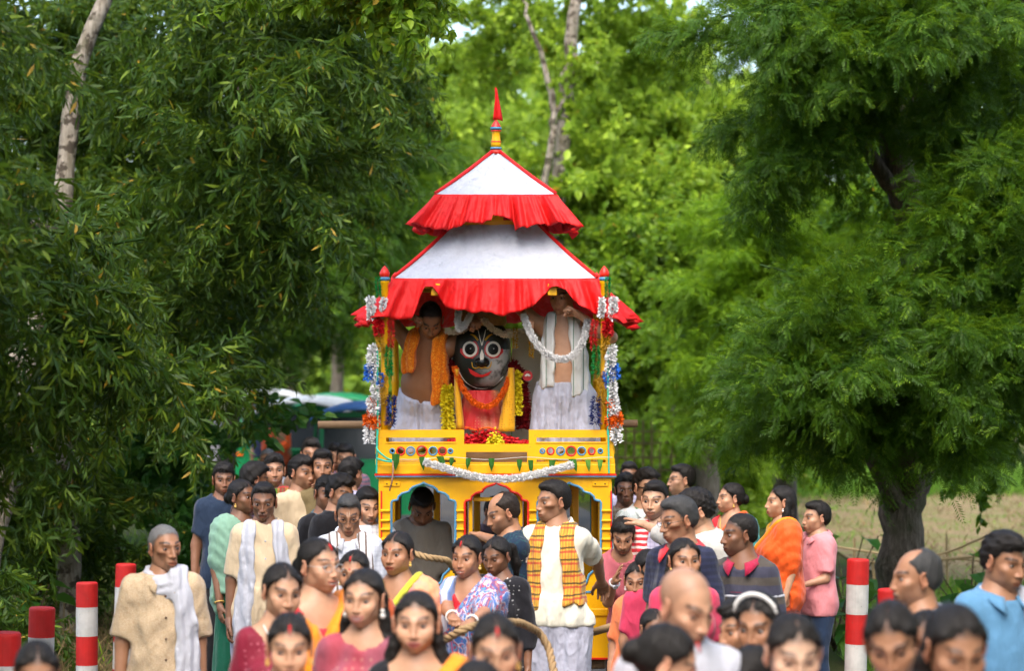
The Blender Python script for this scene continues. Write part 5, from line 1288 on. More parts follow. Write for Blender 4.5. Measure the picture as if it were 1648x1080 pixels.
    T = smin(T, E_((0, .004, .735), ((.080 if fem else .086) * (.7 + .3 * fb), .061 * (.7 + .3 * fb), .10)), .05 * h_)
    T = smin(T, np.minimum(sd_cone(Tq, (-sw * .86, .006 * H, .800 * H), (0, .008 * H, .826 * H), .029 * H, .034 * H), sd_cone(Tq, (sw * .86, .006 * H, .800 * H), (0, .008 * H, .826 * H), .029 * H, .034 * H)), .045 * h_)
    if fem and not child:
        for sx in (-1, 1): T = smin(T, E_((sx * .046, -.052, .715), (.042, .040, .042)), .03 * h_)
    nk = .0285 if fem else .034
    T = smin(T, sd_cone(Tq, (0, .012 * H, .80 * H), (0, .008 * H, zc - .05 * hs), .042 * H, nk * H * (.8 + .2 * fb)), .04 * h_)
    A = None
    for sg in (1, -1):
        S, E, W, _ = arms[sg]; k = (.86 if fem or child else 1.0) * (.75 + .25 * fb)
        P3 = np.stack([S, E, W]); a = boxed(G, o, vx, P3.min(0) - .16, P3.max(0) + .16, lambda g: smin(sd_cone(g, S, E, .0295 * H * k, .0225 * H * k), sd_cone(g, E, W, .0245 * H * k, .0155 * H * k), .012 * H))
        A = a if A is None else np.minimum(A, a)
    L = None
    for sg in (1, -1):
        a, b, c = feet[sg]
        P3 = np.stack([a, b, c])
        l_ = boxed(G, o, vx, P3.min(0) - .2, P3.max(0) + .2, lambda g: smin(smin(sd_cone(g, a, b, .055 * H, .034 * H), sd_cone(g, b, c, .033 * H, .021 * H), .02 * H), sd_cone(g, c + (0, .01 * H, -.025 * H), c + (sg * .01 * H, -.085 * H, -.030 * H), .019 * H, .014 * H), .02 * H))
        L = l_ if L is None else np.minimum(L, l_)
    body = smin(smin(T, A, .03 * h_), L, .03 * h_)
    V, Q = surface_nets(body, o, vx)
    # shave the covered neck top, then head, hands
    C = np.tile(sk, (len(V), 1)); parts = [(V, Q, np.zeros((0, 3), int), C, np.zeros(len(Q), int), np.zeros(0, int))]
    for p in build_head(f, fq):
        v_ = p[0].copy(); v_[:, 0] *= f['sx']; v_[:, 2] = np.where(v_[:, 2] < -.01, -.01 + (v_[:, 2] + .01) * (1 + (f['low'] - 1) * np.clip((-v_[:, 2] - .01) / .05, 0, 1)), v_[:, 2]); parts.append((hf(v_),) + p[1:])
    for sg in (1, -1):
        S, E, W, hk = arms[sg]; dr = W - E; dr /= np.linalg.norm(dr)
        pn = np.array([-sg, -.15, 0.0]) if abs(dr[2]) > .6 else np.array([0, -.2, -1.0]); pn = pn - dr * (pn @ dr); pn /= np.linalg.norm(pn)
        th_ = np.cross(pn, dr); hv, hq = hand_mesh(hk)
        if s < 180: hv, hq = hand_mesh('relax')
        mir = np.array([-sg * 1.0, 1, 1]) if True else 1
        tsg = np.sign(th_ @ np.array([0, -1.0, 0]) + 1e-3) if abs(dr[2]) > .6 else np.sign(th_ @ np.array([-sg, 0, 0.0]) + 1e-3)
        v = (hv[:, :1] * tsg * th_ + hv[:, 1:2] * pn + hv[:, 2:] * dr) * (H / 1.66) * (.92 if fem or child else 1.02) + W
        q_ = hq if tsg > 0 else hq[:, ::-1]
        parts.append((v, q_, np.zeros((0, 3), int), np.tile(sk * .95, (len(v), 1)), np.zeros(len(q_), int), np.zeros(0, int)))
    n = 0; VV = []; QQ = []; TT = []; CC = []; mq = []; mt = []
    for v, q_, t_, c, a, b in parts:
        VV.append(v); CC.append(c)
        if len(q_): QQ.append(q_ + n); mq.append(a)
        if len(t_): TT.append(t_ + n); mt.append(b)
        n += len(v)
    VV = np.concatenate(VV); VV[:, 2] += 0
    me = mesh_np('body', VV, np.concatenate(QQ), np.concatenate(TT) if TT else None, True, np.concatenate(CC), np.concatenate(mq + mt))
    obj('body', me, [m_skin(), m_eye()], root)
    if hair:
        hv, hq, ht = hair_mesh(hair, f, seed); hv[:, 0] *= f['sx']
        obj('hair', mesh_np('hair', hf(hv), hq, ht), hairmat or m_hair(), root)
    # ---- clothes
    ctx = dict(G=G, Tq=Tq, T=T, A=A, L=L, H=H, arms=arms, o=o, vx=vx, rg=rg, root=root, zc=zc, hs=hs, sw=sw, fem=fem, tf=tf, hf=hf, feet=feet, fat=fb, cr=cr)
    for c in clothes: CLOTH[c[0]](ctx, *c[1:-1], **(c[-1] if isinstance(c[-1], dict) else {})) if isinstance(c[-1], dict) else CLOTH[c[0]](ctx, *c[1:])
    root['crown'] = 0; del root['crown']
    return root, ctx

def folds(c, P, amp, vert=1.0, k=34, n=4):
    rg = c['rg']; w = 0
    warp = .35 * np.sin(P[..., 2] * 9 + P[..., 0] * 5 + rg.uniform(0, 6))
    for i in range(n):
        a = rg.uniform(0, math.pi); kk = k * rg.uniform(.7, 1.4)
        w = w + np.sin(P[..., 0] * kk * math.cos(a) + P[..., 1] * kk * math.sin(a) + P[..., 2] * kk * (1 - vert) * rg.uniform(-1, 1) + warp * 3 + rg.uniform(0, 6.28))
    return w * amp / n * 1.6

def gm(c, name, F, mat, relax=1):
    V, Q = surface_nets(F, c['o'], c['vx'], relax)
    if len(Q): return obj(name, mesh_np(name, V, Q), mat, c['root'])

def c_shirt(c, mat, sleeve=.3, off=.010, hem=.46, collar=None, neck=0.0, vneck=0.0, open_=0.0, name='shirt', flare=.0, buttons=None):
    H, Tq, G = c['H'], c['Tq'], c['G']; fb = c['fat']
    z0 = hem
    hang = sd_cone(Tq * np.array([1, 1.42, 1], np.float32), (0, 0, .70 * H), (0, 0, z0 * H), .075 * H * fb, (.085 + flare) * H * fb) / 1.15
    F = smin(c['T'] - off, hang - off, .04 * H)
    if 'low' in c: F = smin(F, np.maximum(c['low'] - .010, Tq[..., 2] - .62 * H), .02)
    for sg in (1, -1):
        S, E, W, _ = c['arms'][sg]; k = (.88 if c['fem'] else 1.0)
        if sleeve <= .5:
            e = S + (E - S) * (sleeve / .5); dr = (E - S) / np.linalg.norm(E - S)
            a = np.maximum(sd_cone(G, S, S + (E - S) * 1.0, (.0295 * H + off) * k, (.0295 * H + off * 1.1) * k), (G - e.astype(np.float32)) @ dr.astype(np.float32))
        else:
            u = (sleeve - .5) / .5; e = E + (W - E) * u; dr = (W - E) / np.linalg.norm(W - E)
            a = smin(sd_cone(G, S, E, .034 * H + off, .028 * H + off), np.maximum(sd_cone(G, E, W, .028 * H + off, .021 * H + off), (G - e.astype(np.float32)) @ dr.astype(np.float32)), .02 * H)
        if sleeve > 0: F = smin(F, a, .025 * H)
        c['cloth_arm'] = a
    F = F + np.minimum(folds(c, G, .0065, .55, 30) + folds(c, G, .0055, .15, 46), .0035)
    F = smax(F, (z0 * H - Tq[..., 2]), .012)
    cw = .009 if collar is not None else 0.0
    hole = sd_cone(Tq, (0, .008 * H, (.832 - neck - cw * 1.2) * H), (0, .0, .95 * H), (.0425 + cw + neck * .7) * H, .065 * H)
    F = smax(F, -hole, .014)
    if vneck: F = np.maximum(F, -sd_cone(Tq, (0, -.10 * H, .84 * H), (0, -.10 * H, (.84 - vneck) * H), .045 * H, .008 * H))
    c['top'] = F
    o = gm(c, name, F, mat, 2)
    if collar is not None:
        V = []; nn = 27
        for k, th in enumerate(np.linspace(-2.78, 2.78, nn)):     # 0 = back of the neck
            fr = (1 - math.cos(th)) / 2; e = max(0, abs(th) - 2.1) / .68
            sx, cy = math.sin(th), math.cos(th)
            for (rr, zz) in ((.047, .856 - .022 * fr), (.053, .866 - .024 * fr - .006 * e), (.073 + .012 * e, .845 - .016 * fr - .034 * e)):
                V.append(c['tf']((sx * rr * H * .98, .008 * H + cy * rr * H * (1 + .12 * fr), zz * H)))
        o_ = obj('collar', mesh_np('collar', V, [[k * 3 + a, (k + 1) * 3 + a, (k + 1) * 3 + a + 1, k * 3 + a + 1] for k in range(nn - 1) for a in range(2)]), collar, c['root'])
        o_.modifiers.new('thickness', 'SOLIDIFY').thickness = .005
    if buttons is not None:
        # buttons sit on the front of the shirt
        for zz in np.arange(hem + .06, .80, .065):
            col_ = np.array([0.004, 0, zz * H]); ys = np.linspace(-.2, 0, 60) * H
            i = np.argmin(np.abs(Tq[:, 0, 0, 0] * 0)) if False else None
            tp = np.array([c['tf']((0.004, yy, zz * H)) for yy in ys]); gi = np.round((tp - c['o']) / c['vx']).astype(int)
            gi = np.clip(gi, 0, np.array(G.shape[:3]) - 1); val = F[gi[:, 0], gi[:, 1], gi[:, 2]]; k = np.argmax(val < .003)
            if val.min() < .003: m = MB().ball(tp[k] - (0, .002, 0), .0065, 8, 4, (1, .45, 1)); m.build('button', buttons, c['root'], smooth=True)
    return o

def c_trouser(c, mat, off=.012, waist=.60, name='trousers', hem=.05):
    H, Tq = c['H'], c['Tq']
    F = smin(c['L'] - off, np.maximum(c['T'] - off * .8, Tq[..., 2] - waist * H), .03 * H) + folds(c, c['G'], .004, .4, 24)
    F = np.maximum(F, hem * H - c['G'][..., 2]); c['low'] = F; gm(c, name, F, mat)

def c_dhoti(c, mat, waist=.60, hem=.14, name='dhoti', flare=.0):
    H, Tq, G = c['H'], c['Tq'], c['G']
    P = G * np.array([1, 1.35, 1], np.float32)
    F = smin(c['L'] - .026, sd_cone(P, (0, 0, .52 * H - c['cr']), (0, 0, hem * H), .086 * H, (.088 + flare) * H) / 1.15, .07 * H)
    F = smin(F, np.maximum(c['T'] - .016, Tq[..., 2] - waist * H), .03 * H)
    c['skirt_raw'] = F
    # big pleats: fall from the waist at the front
    F = F + folds(c, G, .010, .95, 40, 3) + folds(c, G, .006, .9, 75, 3)
    pl = .011 * np.sin(G[..., 0] * 120 + np.sin(G[..., 2] * 6) * 1.2) * np.exp(-(G[..., 0] / (.06 * H)) ** 2) * (G[..., 1] < 0) * np.clip((.60 * H - c['cr'] - G[..., 2]) / .1, 0, 1)
    F = F + pl
    F = np.maximum(F, (hem * H + .03 * np.sin(G[..., 0] * 22)) - G[..., 2]); F = np.maximum(F, Tq[..., 2] - waist * H); c['low'] = F
    gm(c, name, F, mat)

def c_skirt(c, mat, waist=.615, hem=.03, name='saree_skirt', rx=.14, border=None):
    H, Tq, G = c['H'], c['Tq'], c['G']; fb = c['fat']
    th = np.arctan2(G[..., 0], -G[..., 1])
    P = G * np.array([1, 1.3, 1], np.float32)
    F = sd_cone(P, (0, 0, .53 * H), (0, 0, hem * H), .100 * H * fb, rx * H) / 1.15
    F = smin(F, np.maximum(c['T'] - .012, Tq[..., 2] - waist * H), .04 * H)
    F = F + .006 * np.sin(th * 19 + np.sin(G[..., 2] * 5)) * np.clip((.5 * H - G[..., 2]) / (.3 * H), 0, 1) + folds(c, G, .005, .9, 30)
    F = np.maximum(np.maximum(F, hem * H - G[..., 2]), Tq[..., 2] - waist * H)
    c['skirt'] = c['low'] = F
    gm(c, name, F, mat)
    if border is not None:
        gm(c, 'border', np.maximum(F - .004, G[..., 2] - (hem + .06) * H), border)

def c_pallu(c, mat, side=1, off=.026, border=None, low=.54, p0=.035, p1=(.11, .64), arm=True, back=.40, name='saree_drape'):
    """cloth taken across the chest and over one shoulder (side +1: the person's left)"""
    H, Tq, G = c['H'], c['Tq'], c['G']
    a = np.array([side * p0 * H, .835 * H]); b = np.array([-side * p1[0] * H, p1[1] * H]); dv = b - a; n = np.array([dv[1], -dv[0]]) / np.linalg.norm(dv)
    if (np.array([side * .1, -.015]) @ n) > 0: n = -n
    line = (Tq[..., 0] - a[0]) * n[0] + (Tq[..., 2] - a[1]) * n[1]
    base = c.get('top', c['T'])
    hang = sd_cone(Tq * np.array([1, 1.35, 1], np.float32), (0, 0, .72 * H), (0, 0, low * H), .092 * H * c['fat'], .11 * H * c['fat']) / 1.15
    F = smin(c['T'] - off, hang - off * .7, .05 * H)
    S, E, W, _ = c['arms'][side]
    if arm: F = smin(F, sd_cone(G, S, S + (E - S) * .75, .042 * H + off * .4, .040 * H), .05 * H)
    u = Tq[..., 0] * side * .75 + Tq[..., 2] * .66
    F = F + .0055 * np.sin((Tq[..., 0] * n[0] + Tq[..., 2] * n[1]) * 130 + 1.5 * np.sin(u * 9)) + folds(c, G, .004, .4, 22)
    zc = np.where(Tq[..., 1] > 0, back, low) * H
    F = np.maximum(np.maximum(F, line), zc - Tq[..., 2])
    F = np.maximum(F, -sd_cone(Tq, (0, .010 * H, .825 * H), (0, 0, .95 * H), .043 * H, .05 * H))
    gm(c, name, F, mat, 2)
    if border is not None: gm(c, 'border', np.maximum(F - .005, -line - .022 * H), border, 2)

def c_scarf(c, mat, mode='both', hemL=.50, hemR=.50, w=.055, x0=.068, off=.015, name='scarf', back=.78, fringe=None):
    """cloth laid round the neck, ends hanging in front ('both', 'L', 'R'), or wound round the neck ('wrap')"""
    H, Tq, G = c['H'], c['Tq'], c['G']
    base = np.minimum(c.get('top', c['T']) , c['T'] - .006)
    hang = sd_cone(Tq * np.array([1, 1.4, 1], np.float32), (0, -.004 * H, .735 * H), (0, -.006 * H, .45 * H), .079 * H * c['fat'], .085 * H * c['fat']) / 1.15
    F0 = smin(base, hang - .012, .04 * H) - off
    F0 = F0 + .0065 * np.sin(Tq[..., 0] * 150 + 1.3 * np.sin(Tq[..., 2] * 11)) + .004 * np.sin(Tq[..., 0] * 80 + 1 + Tq[..., 2] * 8)
    out = None
    for sg, hm, k in ((1, hemL, 'L'), (-1, hemR, 'R')):
        if mode not in ('both', k, 'wrap' + k): continue
        uu = np.clip((.835 * H - Tq[..., 2]) / (.30 * H), 0, 1)
        xc = sg * (x0 - .014 + .026 * uu) * H + sg * .007 * np.sin(Tq[..., 2] * 12 + sg)
        b = np.abs(Tq[..., 0] - xc) - w * H * .5 * (.78 + .36 * uu) - .004 * np.sin(Tq[..., 2] * 45 + sg * 2)
        zc = np.where(Tq[..., 1] > .02 * H, back if mode == 'both' else .62, hm) * H + .012 * np.sin(Tq[..., 0] * 60)
        g = smax(smax(F0, b, .012), zc - Tq[..., 2], .01); out = g if out is None else np.minimum(out, g)
    # round the back of the neck
    nb = sd_cone(Tq, (0, .012 * H, .80 * H), (0, .008 * H, .90 * H), .050 * H, .040 * H) - .016
    nb = np.maximum(nb, np.abs(Tq[..., 2] - .838 * H + (Tq[..., 1] * -.4)) - .020 * H)
    if mode.startswith('wrap'):
        nb = sd_cone(Tq, (0, .006 * H, .79 * H), (0, .004 * H, .90 * H), .060 * H, .042 * H) - .022; nb = smax(nb, np.abs(Tq[..., 2] - .835 * H - Tq[..., 1] * .45) - .030 * H, .02); nb = nb + .006 * np.sin(np.arctan2(Tq[..., 0], Tq[..., 1]) * 3 + Tq[..., 2] * 160)
        out = smin(out, nb, .03)
    else:
        nb = np.maximum(nb, -Tq[..., 1] - .005 * H); out = smin(out, nb, .02)
    out = smax(out, Tq[..., 2] - (.876 if mode.startswith('wrap') else .862) * H, .02)
    out = np.maximum(out, -(sd_cone(Tq, (0, .012 * H, .84 * H), (0, 0, .97 * H), .034 * H, .036 * H)))
    c['scarf'] = out
    gm(c, name, out, mat, 2)

def c_shawl(c, mat, side=1, name='shoulder_cloth', hem=.42, off=.022):
    c_scarf(c, mat, 'L' if side > 0 else 'R', hem, hem, .075, .085, off, name)

def c_glasses(c, mat, z=.0, name='spectacles'):
    m = MB()
    for sg in (-1, 1):
        an = np.linspace(0, 2 * math.pi, 16, endpoint=False)
        m.tube(np.stack([sg * .033 + .022 * np.cos(an), np.full(16, -.100) + .006 * np.abs(np.cos(an)), z - .003 + .016 * np.sin(an)], 1), .0016, 5, closed=True)
        m.tube([(sg * .055, -.094, z + .003), (sg * .076, -.05, z + .004), (sg * .079, .008, z + .002)], .0016, 5)
    m.tube([(-.011, -.104, z), (0, -.107, z + .003), (.011, -.104, z)], .0016, 5)
    V = np.concatenate(m.V); obj(name, mesh_np(name, c['hf'](V), np.concatenate(m.Q), np.concatenate(m.T)), mat, c['root'])

def c_shades(c, mat, name='sunglasses'):
    m = MB()
    for sg in (-1, 1):
        m.box((sg * .033, -.099, -.002), (.050, .006, .034), rotz(sg * .18), .003)
        m.box((sg * .070, -.045, .004), (.005, .11, .008), rotz(-sg * .12), .001)
    m.box((0, -.103, .008), (.03, .005, .008))
    V = np.concatenate(m.V); obj(name, mesh_np(name, c['hf'](V), np.concatenate(m.Q), np.concatenate(m.T) if m.T else None, False), mat, c['root'])

def c_earrings(c, mat, z=-.048, r=.0065, name='earring', drop=2):
    for sg in (-1, 1):
        m = MB()
        for k in range(drop): m.ball((sg * .079, -.002, z - k * r * 2.2), r * (1 + .35 * k), 8, 6)
        V = np.concatenate(m.V); obj(name, mesh_np(name, c['hf'](V), np.concatenate(m.Q)), mat, c['root'])

def c_sindoor(c, mat, name='hair_parting_mark'):
    m = MB().tube([(0, -.0785, .071), (0, -.072, .084), (0, -.058, .098)], .0042, 6)
    obj(name, mesh_np(name, c['hf'](np.concatenate(m.V)), np.concatenate(m.Q), np.concatenate(m.T)), mat, c['root'])

def c_necklace(c, mat, r=.0035, low=.775, name='necklace', wide=.046):
    H = c['H']; pts = []
    for a in np.linspace(-1, 1, 15):
        z = (.845 - (1 - a * a) * (.845 - low)) * H; x = a * wide * H
        ys = np.linspace(-.16, .06, 60) * H; tp = np.array([c['tf']((x, yy, z)) for yy in ys]); gi = np.clip(np.round((tp - c['o']) / c['vx']).astype(int), 0, np.array(c['G'].shape[:3]) - 1)
        Fm = np.minimum(c['T'], c.get('top', c['T'])) ; val = Fm[gi[:, 0], gi[:, 1], gi[:, 2]]; k = int(np.argmax(val < .006)) if val.min() < .006 else 40
        pts.append(tp[k])
    MB().tube(pts, r, 5).build(name, mat, c['root'], smooth=True)

def c_bangle(c, mat, sg=1, n=2, r=.031, name='bangle', u0=.9):
    S, E, W, _ = c['arms'][sg]; dr = (W - E) / np.linalg.norm(W - E); a = np.cross(dr, (0, 0, 1.0)); a /= np.linalg.norm(a) + 1e-6; b = np.cross(dr, a)
    for k in range(n):
        p = E + (W - E) * (u0 - .045 * k); an = np.linspace(0, 2 * math.pi, 16, endpoint=False)
        MB().tube(p + r * (np.cos(an)[:, None] * a + np.sin(an)[:, None] * b), .004, 6, closed=True).build(name, mat, c['root'], smooth=True)

def c_watch(c, sg=1):
    S, E, W, _ = c['arms'][sg]; dr = (W - E) / np.linalg.norm(W - E); a = np.cross(dr, (0, 0, 1.0)); a /= np.linalg.norm(a) + 1e-6; b = np.cross(dr, a); b = b * np.sign(-b[1] + 1e-6)
    p = E + (W - E) * .9; an = np.linspace(0, 2 * math.pi, 16, endpoint=False)
    w = MB().tube(p + .031 * (np.cos(an)[:, None] * a + np.sin(an)[:, None] * b), .007, 6, closed=True).build('wrist_watch', m_paint('watch_steel', (.45, .45, .46), .25), c['root'], smooth=True)
    M = np.stack([a, np.cross(b, a), b], 1); m = MB().lathe([(.0001, .007), (.017, .007), (.0175, 0), (.0175, -.004)], n=16)
    v = np.concatenate(m.V) @ M.T + p + b * .030
    obj('watch_dial', mesh_np('watch_dial', v, np.concatenate(m.Q), None, False), m_paint('watch_face', (.75, .76, .78), .2), w)

def c_headband(c, mat):
    an = np.linspace(-1.35, 1.35, 20); P = np.stack([.083 * np.sin(an), -.028 + .03 * (1 - np.cos(an)) * .4, .032 + .092 * np.cos(an)], 1)
    m = MB().tube(P, .007, 6)
    hb = obj('hairband', mesh_np('hairband', c['hf'](np.concatenate(m.V)), np.concatenate(m.Q), np.concatenate(m.T)), mat, c['root'])
    m = MB()
    for p in P[2:-2]: m.ball(p * 1.04, .008, 6, 4)
    obj('pearl', mesh_np('pearl', c['hf'](np.concatenate(m.V)), np.concatenate(m.Q)), mat, hb)

def c_band(c, mat, z=.73, half=.008, on='top', name='chest_stripe'):
    H = c['H']; gm(c, name, np.maximum(c[on] - .005, np.abs(c['Tq'][..., 2] - z * H) - half * H), mat, 2)
def on_front(c, x, z, on='top'):
    """point on the front of the garment at torso coordinates (x, z), fractions of the height"""
    H = c['H']; ys = np.linspace(-.2, .05, 120) * H; tp = np.array([c['tf']((x * H, yy, z * H)) for yy in ys]); gi = (tp - c['o']) / c['vx']; i0 = np.clip(np.floor(gi).astype(int), 0, np.array(c['G'].shape[:3]) - 2); fr = gi - i0
    F = c[on]; v = 0
    for a in (0, 1):
        for b in (0, 1):
            for d in (0, 1): v = v + F[i0[:, 0] + a, i0[:, 1] + b, i0[:, 2] + d] * np.where(a, fr[:, 0], 1 - fr[:, 0]) * np.where(b, fr[:, 1], 1 - fr[:, 1]) * np.where(d, fr[:, 2], 1 - fr[:, 2])
    k = int(np.argmax(v < .002)) if v.min() < .002 else 60
    return tp[k]
def c_strokes(c, mat, strokes, r=.0035, name='printed_emblem'):
    m = MB()
    for st in strokes:
        P = np.array([on_front(c, x, z) for x, z in st]); m.tube(P, r, 5)
    m.build(name, mat, c['root'], smooth=True)
CLOTH = dict(band=c_band, strokes=c_strokes, shirt=c_shirt, trousers=c_trouser, dhoti=c_dhoti, skirt=c_skirt, pallu=c_pallu, scarf=c_scarf, shawl=c_shawl, glasses=c_glasses, shades=c_shades,
             earrings=c_earrings, sindoor=c_sindoor, necklace=c_necklace, bangle=c_bangle, watch=c_watch, headband=c_headband)
# ------------------------------------------------------------------ the crowd
def cl(name, h, *a, **k): return m_cloth(name, hexc(h), *a, **k)
WHT = m_cloth('white_cotton', (.47, .48, .53)); WH2 = m_cloth('off_white_cotton', (.47, .455, .42)); CRM = cl('cream_jersey', 'DAD6C4'); BEI = cl('beige_kurta', 'CDB898'); DHO = m_cloth('dhoti_cotton', (.43, .44, .53), wr=.9)
GAM = cl('orange_plaid_gamcha', 'D9A23C', 'plaid', hexc('C8502A'), hexc('8A9A3A'), scale=1.5); PRT = cl('brown_print_shirt', 'C2AD90', 'print', hexc('B49A78'), hexc('BCA584')); NAVF = cl('navy_floral_shirt', '14293F', 'floral', hexc('2F7A6A'), hexc('C8446A'))
ORG = cl('orange_silk', 'F08A10', wr=.5, rough=.6); ORR = cl('orange_red_silk', 'E85A1A', wr=.5, rough=.6); RED = cl('red_cotton', 'C8202A'); MAR = cl('maroon_silk', '7A0F2A', 'dots', hexc('B05A6A'), rough=.6); MUL = cl('printed_saree', '4A6EB0', 'multi', hexc('3AA0C8'), hexc('B8508A'), scale=2.4)
PKS = cl('pink_orange_saree', 'D9849A', 'silk', hexc('E8A070'), hexc('D8B878'), rough=.6); BLK = cl('black_cotton', '15151A'); BKD = cl('black_dotted_dress', '18181E', 'dots', hexc('8A8A8A')); NVY = cl('navy_tee', '1E2E44'); GRN = cl('green_shirt', '5E8A2A'); OLV = cl('olive_shirt', '7A6A48')
SAG = cl('sage_net_saree', '7FA58E'); DGR = cl('deep_green_skirt', '0F5A42'); PUR = cl('purple_blouse', '7A3A86'); PKT = cl('pink_tee', 'B8606A'); PKP = cl('pink_polo', 'D98A90'); NRD = cl('navy_polo', '1E2238', 'stripes_h', hexc('252A44')); CRD = cl('coral_red_cloth', 'D8303A')
TEA = cl('teal_saree', '4A9E98'); YEB = cl('yellow_blouse', 'E0A010'); ORK = cl('orange_kurti', 'E07A4A'); CREM = cl('cream_trim', 'E8DCC0'); ROS = cl('rose_kurti', 'A0404E', 'silk', hexc('8A5060'), hexc('C09080'), rough=.7); PNK = cl('pink_frock', 'C83A5A'); JEA = cl('blue_denim', '223550'); DRK = cl('charcoal_trousers', '202024')
GRT = cl('green_print_shirt', 'DDE6E6', 'floral', hexc('2F8A5A'), hexc('2F8A5A'), scale=1.2); GRS = cl('sage_shirt', '8A9078'); RWS = cl('red_white_gamcha', 'C8303A', 'stripes_h', hexc('E0D0C8')); TRI = cl('tartan_shawl', '8A2A2A', 'plaid', hexc('2A6A3A'), hexc('C8A040'))
STP = cl('stripe_scarf', 'D8D6DA', 'stripes_v', hexc('6A5A50')); GST = cl('green_stripe_scarf', 'D4D6D4', 'thin_v', hexc('2A6A4A')); SKY_ = cl('sky_shirt', '5A8AAE'); LAV = cl('lavender_shirt', 'A8A4BC', 'check', hexc('8A86A0')); GRY = cl('grey_shirt', '7C766C'); ORGM = cl('orange_scarf', 'F0860E', 'print', hexc('D06008'), hexc('F0A030')); LIM = cl('lime_trim', 'B8B83A')
GOLD = m_paint('gold_jewellery', (.75, .48, .12), .25); PRL = m_paint('pearl_white', (.8, .78, .74), .2); GLS = m_paint('spectacle_frame', (.02, .02, .02), .3); SHL = m_paint('white_shell', (.82, .80, .76), .35); SND = m_paint('vermilion', (.5, .015, .015), .8); BUT = m_paint('brown_button', (.10, .05, .03), .4)
GREYH = m_hair('grey_hair', (.07, .07, .07), (.22, .22, .22)); SALT = m_hair('salt_hair', (.012, .012, .012), (.075, .075, .075)); BRNH = m_hair('brown_black_hair', (.010, .007, .006), (.03, .02, .014))
GR = 'people in the procession'
def man(x, y, s, label, clothes, **k): k.setdefault('group', GR); return person(x, y, s, label, 'm', clothes=clothes, **k)
def woman(x, y, s, label, clothes, **k): k.setdefault('group', GR); k.setdefault('hair', 'bun'); return person(x, y, s, label, 'f', clothes=clothes, **k)
JW = [('earrings', GOLD)]
TOPS = lambda m, **k: ('shirt', m, k)
def saree(bl_, sk, **k): return [('skirt', sk), ('shirt', bl_, dict(neck=.03, sleeve=.28, hem=.60, off=.008)), ('pallu', sk, k)]

# -- beside and behind the chariot, left
man(360, 747, 222, 'youth in navy T-shirt with two oval emblems at the left verge', [('trousers', DRK), TOPS(NVY, sleeve=.36, hem=.44)] + [('strokes', WHT, [[(xc + .026 * math.cos(a), .70 + .013 * math.sin(a)) for a in np.linspace(0, 6.28, 17)], [(xc - .008, .708), (xc - .010, .692)], [(xc + .010, .708), (xc + .008, .692)], [(xc - .009, .700), (xc + .009, .700)]]) for xc in (-.032, .034)], skin='d', hair='boy', yaw=12, head=(0, 4, 0))
woman(389, 773, 246, 'woman in purple blouse and sage green saree walking at the left, looking right', [('skirt', DGR), TOPS(PUR, neck=.02, sleeve=.35, hem=.6), ('pallu', SAG, dict(side=-1)), ('earrings', GOLD), ('bangle', GOLD, dict(sg=-1, n=1))], yaw=38, head=(18, 0, 0), skin='d', fat=1.08)
man(424, 778, 262, 'man in cream kurta and white dhoti with long white scarf, walking at the left', [('dhoti', DHO), TOPS(BEI, sleeve=.46, hem=.40, off=.014, vneck=.07, buttons=WHT), ('scarf', WHT, 'both', .36, .36, dict(w=.062))], skin='d', yaw=8, head=(-6, 10, 0), face=dict(must=.6, thin=1, hl=.012), aL=('down', 11, 18), aR=('down', 10, 12), vox=.0115)
man(414, 745, 226, 'black-haired youth in dark checked shirt turned away', [('trousers', DRK), TOPS(cl('dark_check_shirt', '2A1A1C', 'check', hexc('5A2A2A')), sleeve=.45)], skin='d', yaw=60, head=(50, 12, 0), hair='boy')
man(441, 733, 214, 'smiling boy in green shirt with a tartan shawl over his chest', [('trousers', DRK), TOPS(GRN, sleeve=.9), ('scarf', TRI, 'both', .48, .48, dict(w=.075, x0=.06))], skin='m', yaw=10, hair='boy', face=dict(open=.35, smile=1))
man(431, 723, 186, 'grey-haired man half hidden behind the smiling boy', [('trousers', DRK), TOPS(WHT, sleeve=.4)], skin='m', hair='crop', hairmat=GREYH, vox=.02)
man(486, 735, 222, 'youth in beige shirt looking right with one hand raised to his chin', [('trousers', DRK), TOPS(BEI, sleeve=.9)], skin='m', yaw=30, head=(18, 4, 0), hair='boy', aL=('to', (.075, -.115, .815), (.9, -.3, -1)), hands=('flat', 'relax'))
man(501, 708, 202, 'bare-necked youth in brown shirt behind the youth in beige shirt', [('trousers', DRK), TOPS(cl('brown_shirt', '7A5A48'), sleeve=.4, neck=.02)], skin='m', yaw=8, hair='boy', vox=.018)
man(519, 726, 222, 'youth in olive shirt with white and green striped scarf', [('trousers', DRK), TOPS(OLV, sleeve=.5, hem=.42), ('scarf', GST, 'L', .45, .45, dict(w=.085, x0=.045))], skin='m', yaw=6, hair='boy')
man(541, 716, 186, 'boy peering from behind, left one of two by the chariot', [('trousers', DRK), TOPS(cl('mauve_shirt', '7A5A6A'), sleeve=.4)], skin='m', hair='boy', vox=.02)
man(556, 715, 188, 'youth in mauve vest looking down, right one of two by the chariot', [('trousers', DRK), TOPS(cl('mauve_vest', '8A6070', 'stripes_h', hexc('505868')), sleeve=.2)], skin='m', hair='short', head=(0, 14, 0), vox=.02)
man(568, 738, 212, 'youth in lavender checked shirt with black hair turned to the chariot', [('trousers', DRK), TOPS(LAV, sleeve=.45)], skin='m', yaw=120, head=(20, 14, 0), hair='boy', vox=.018)
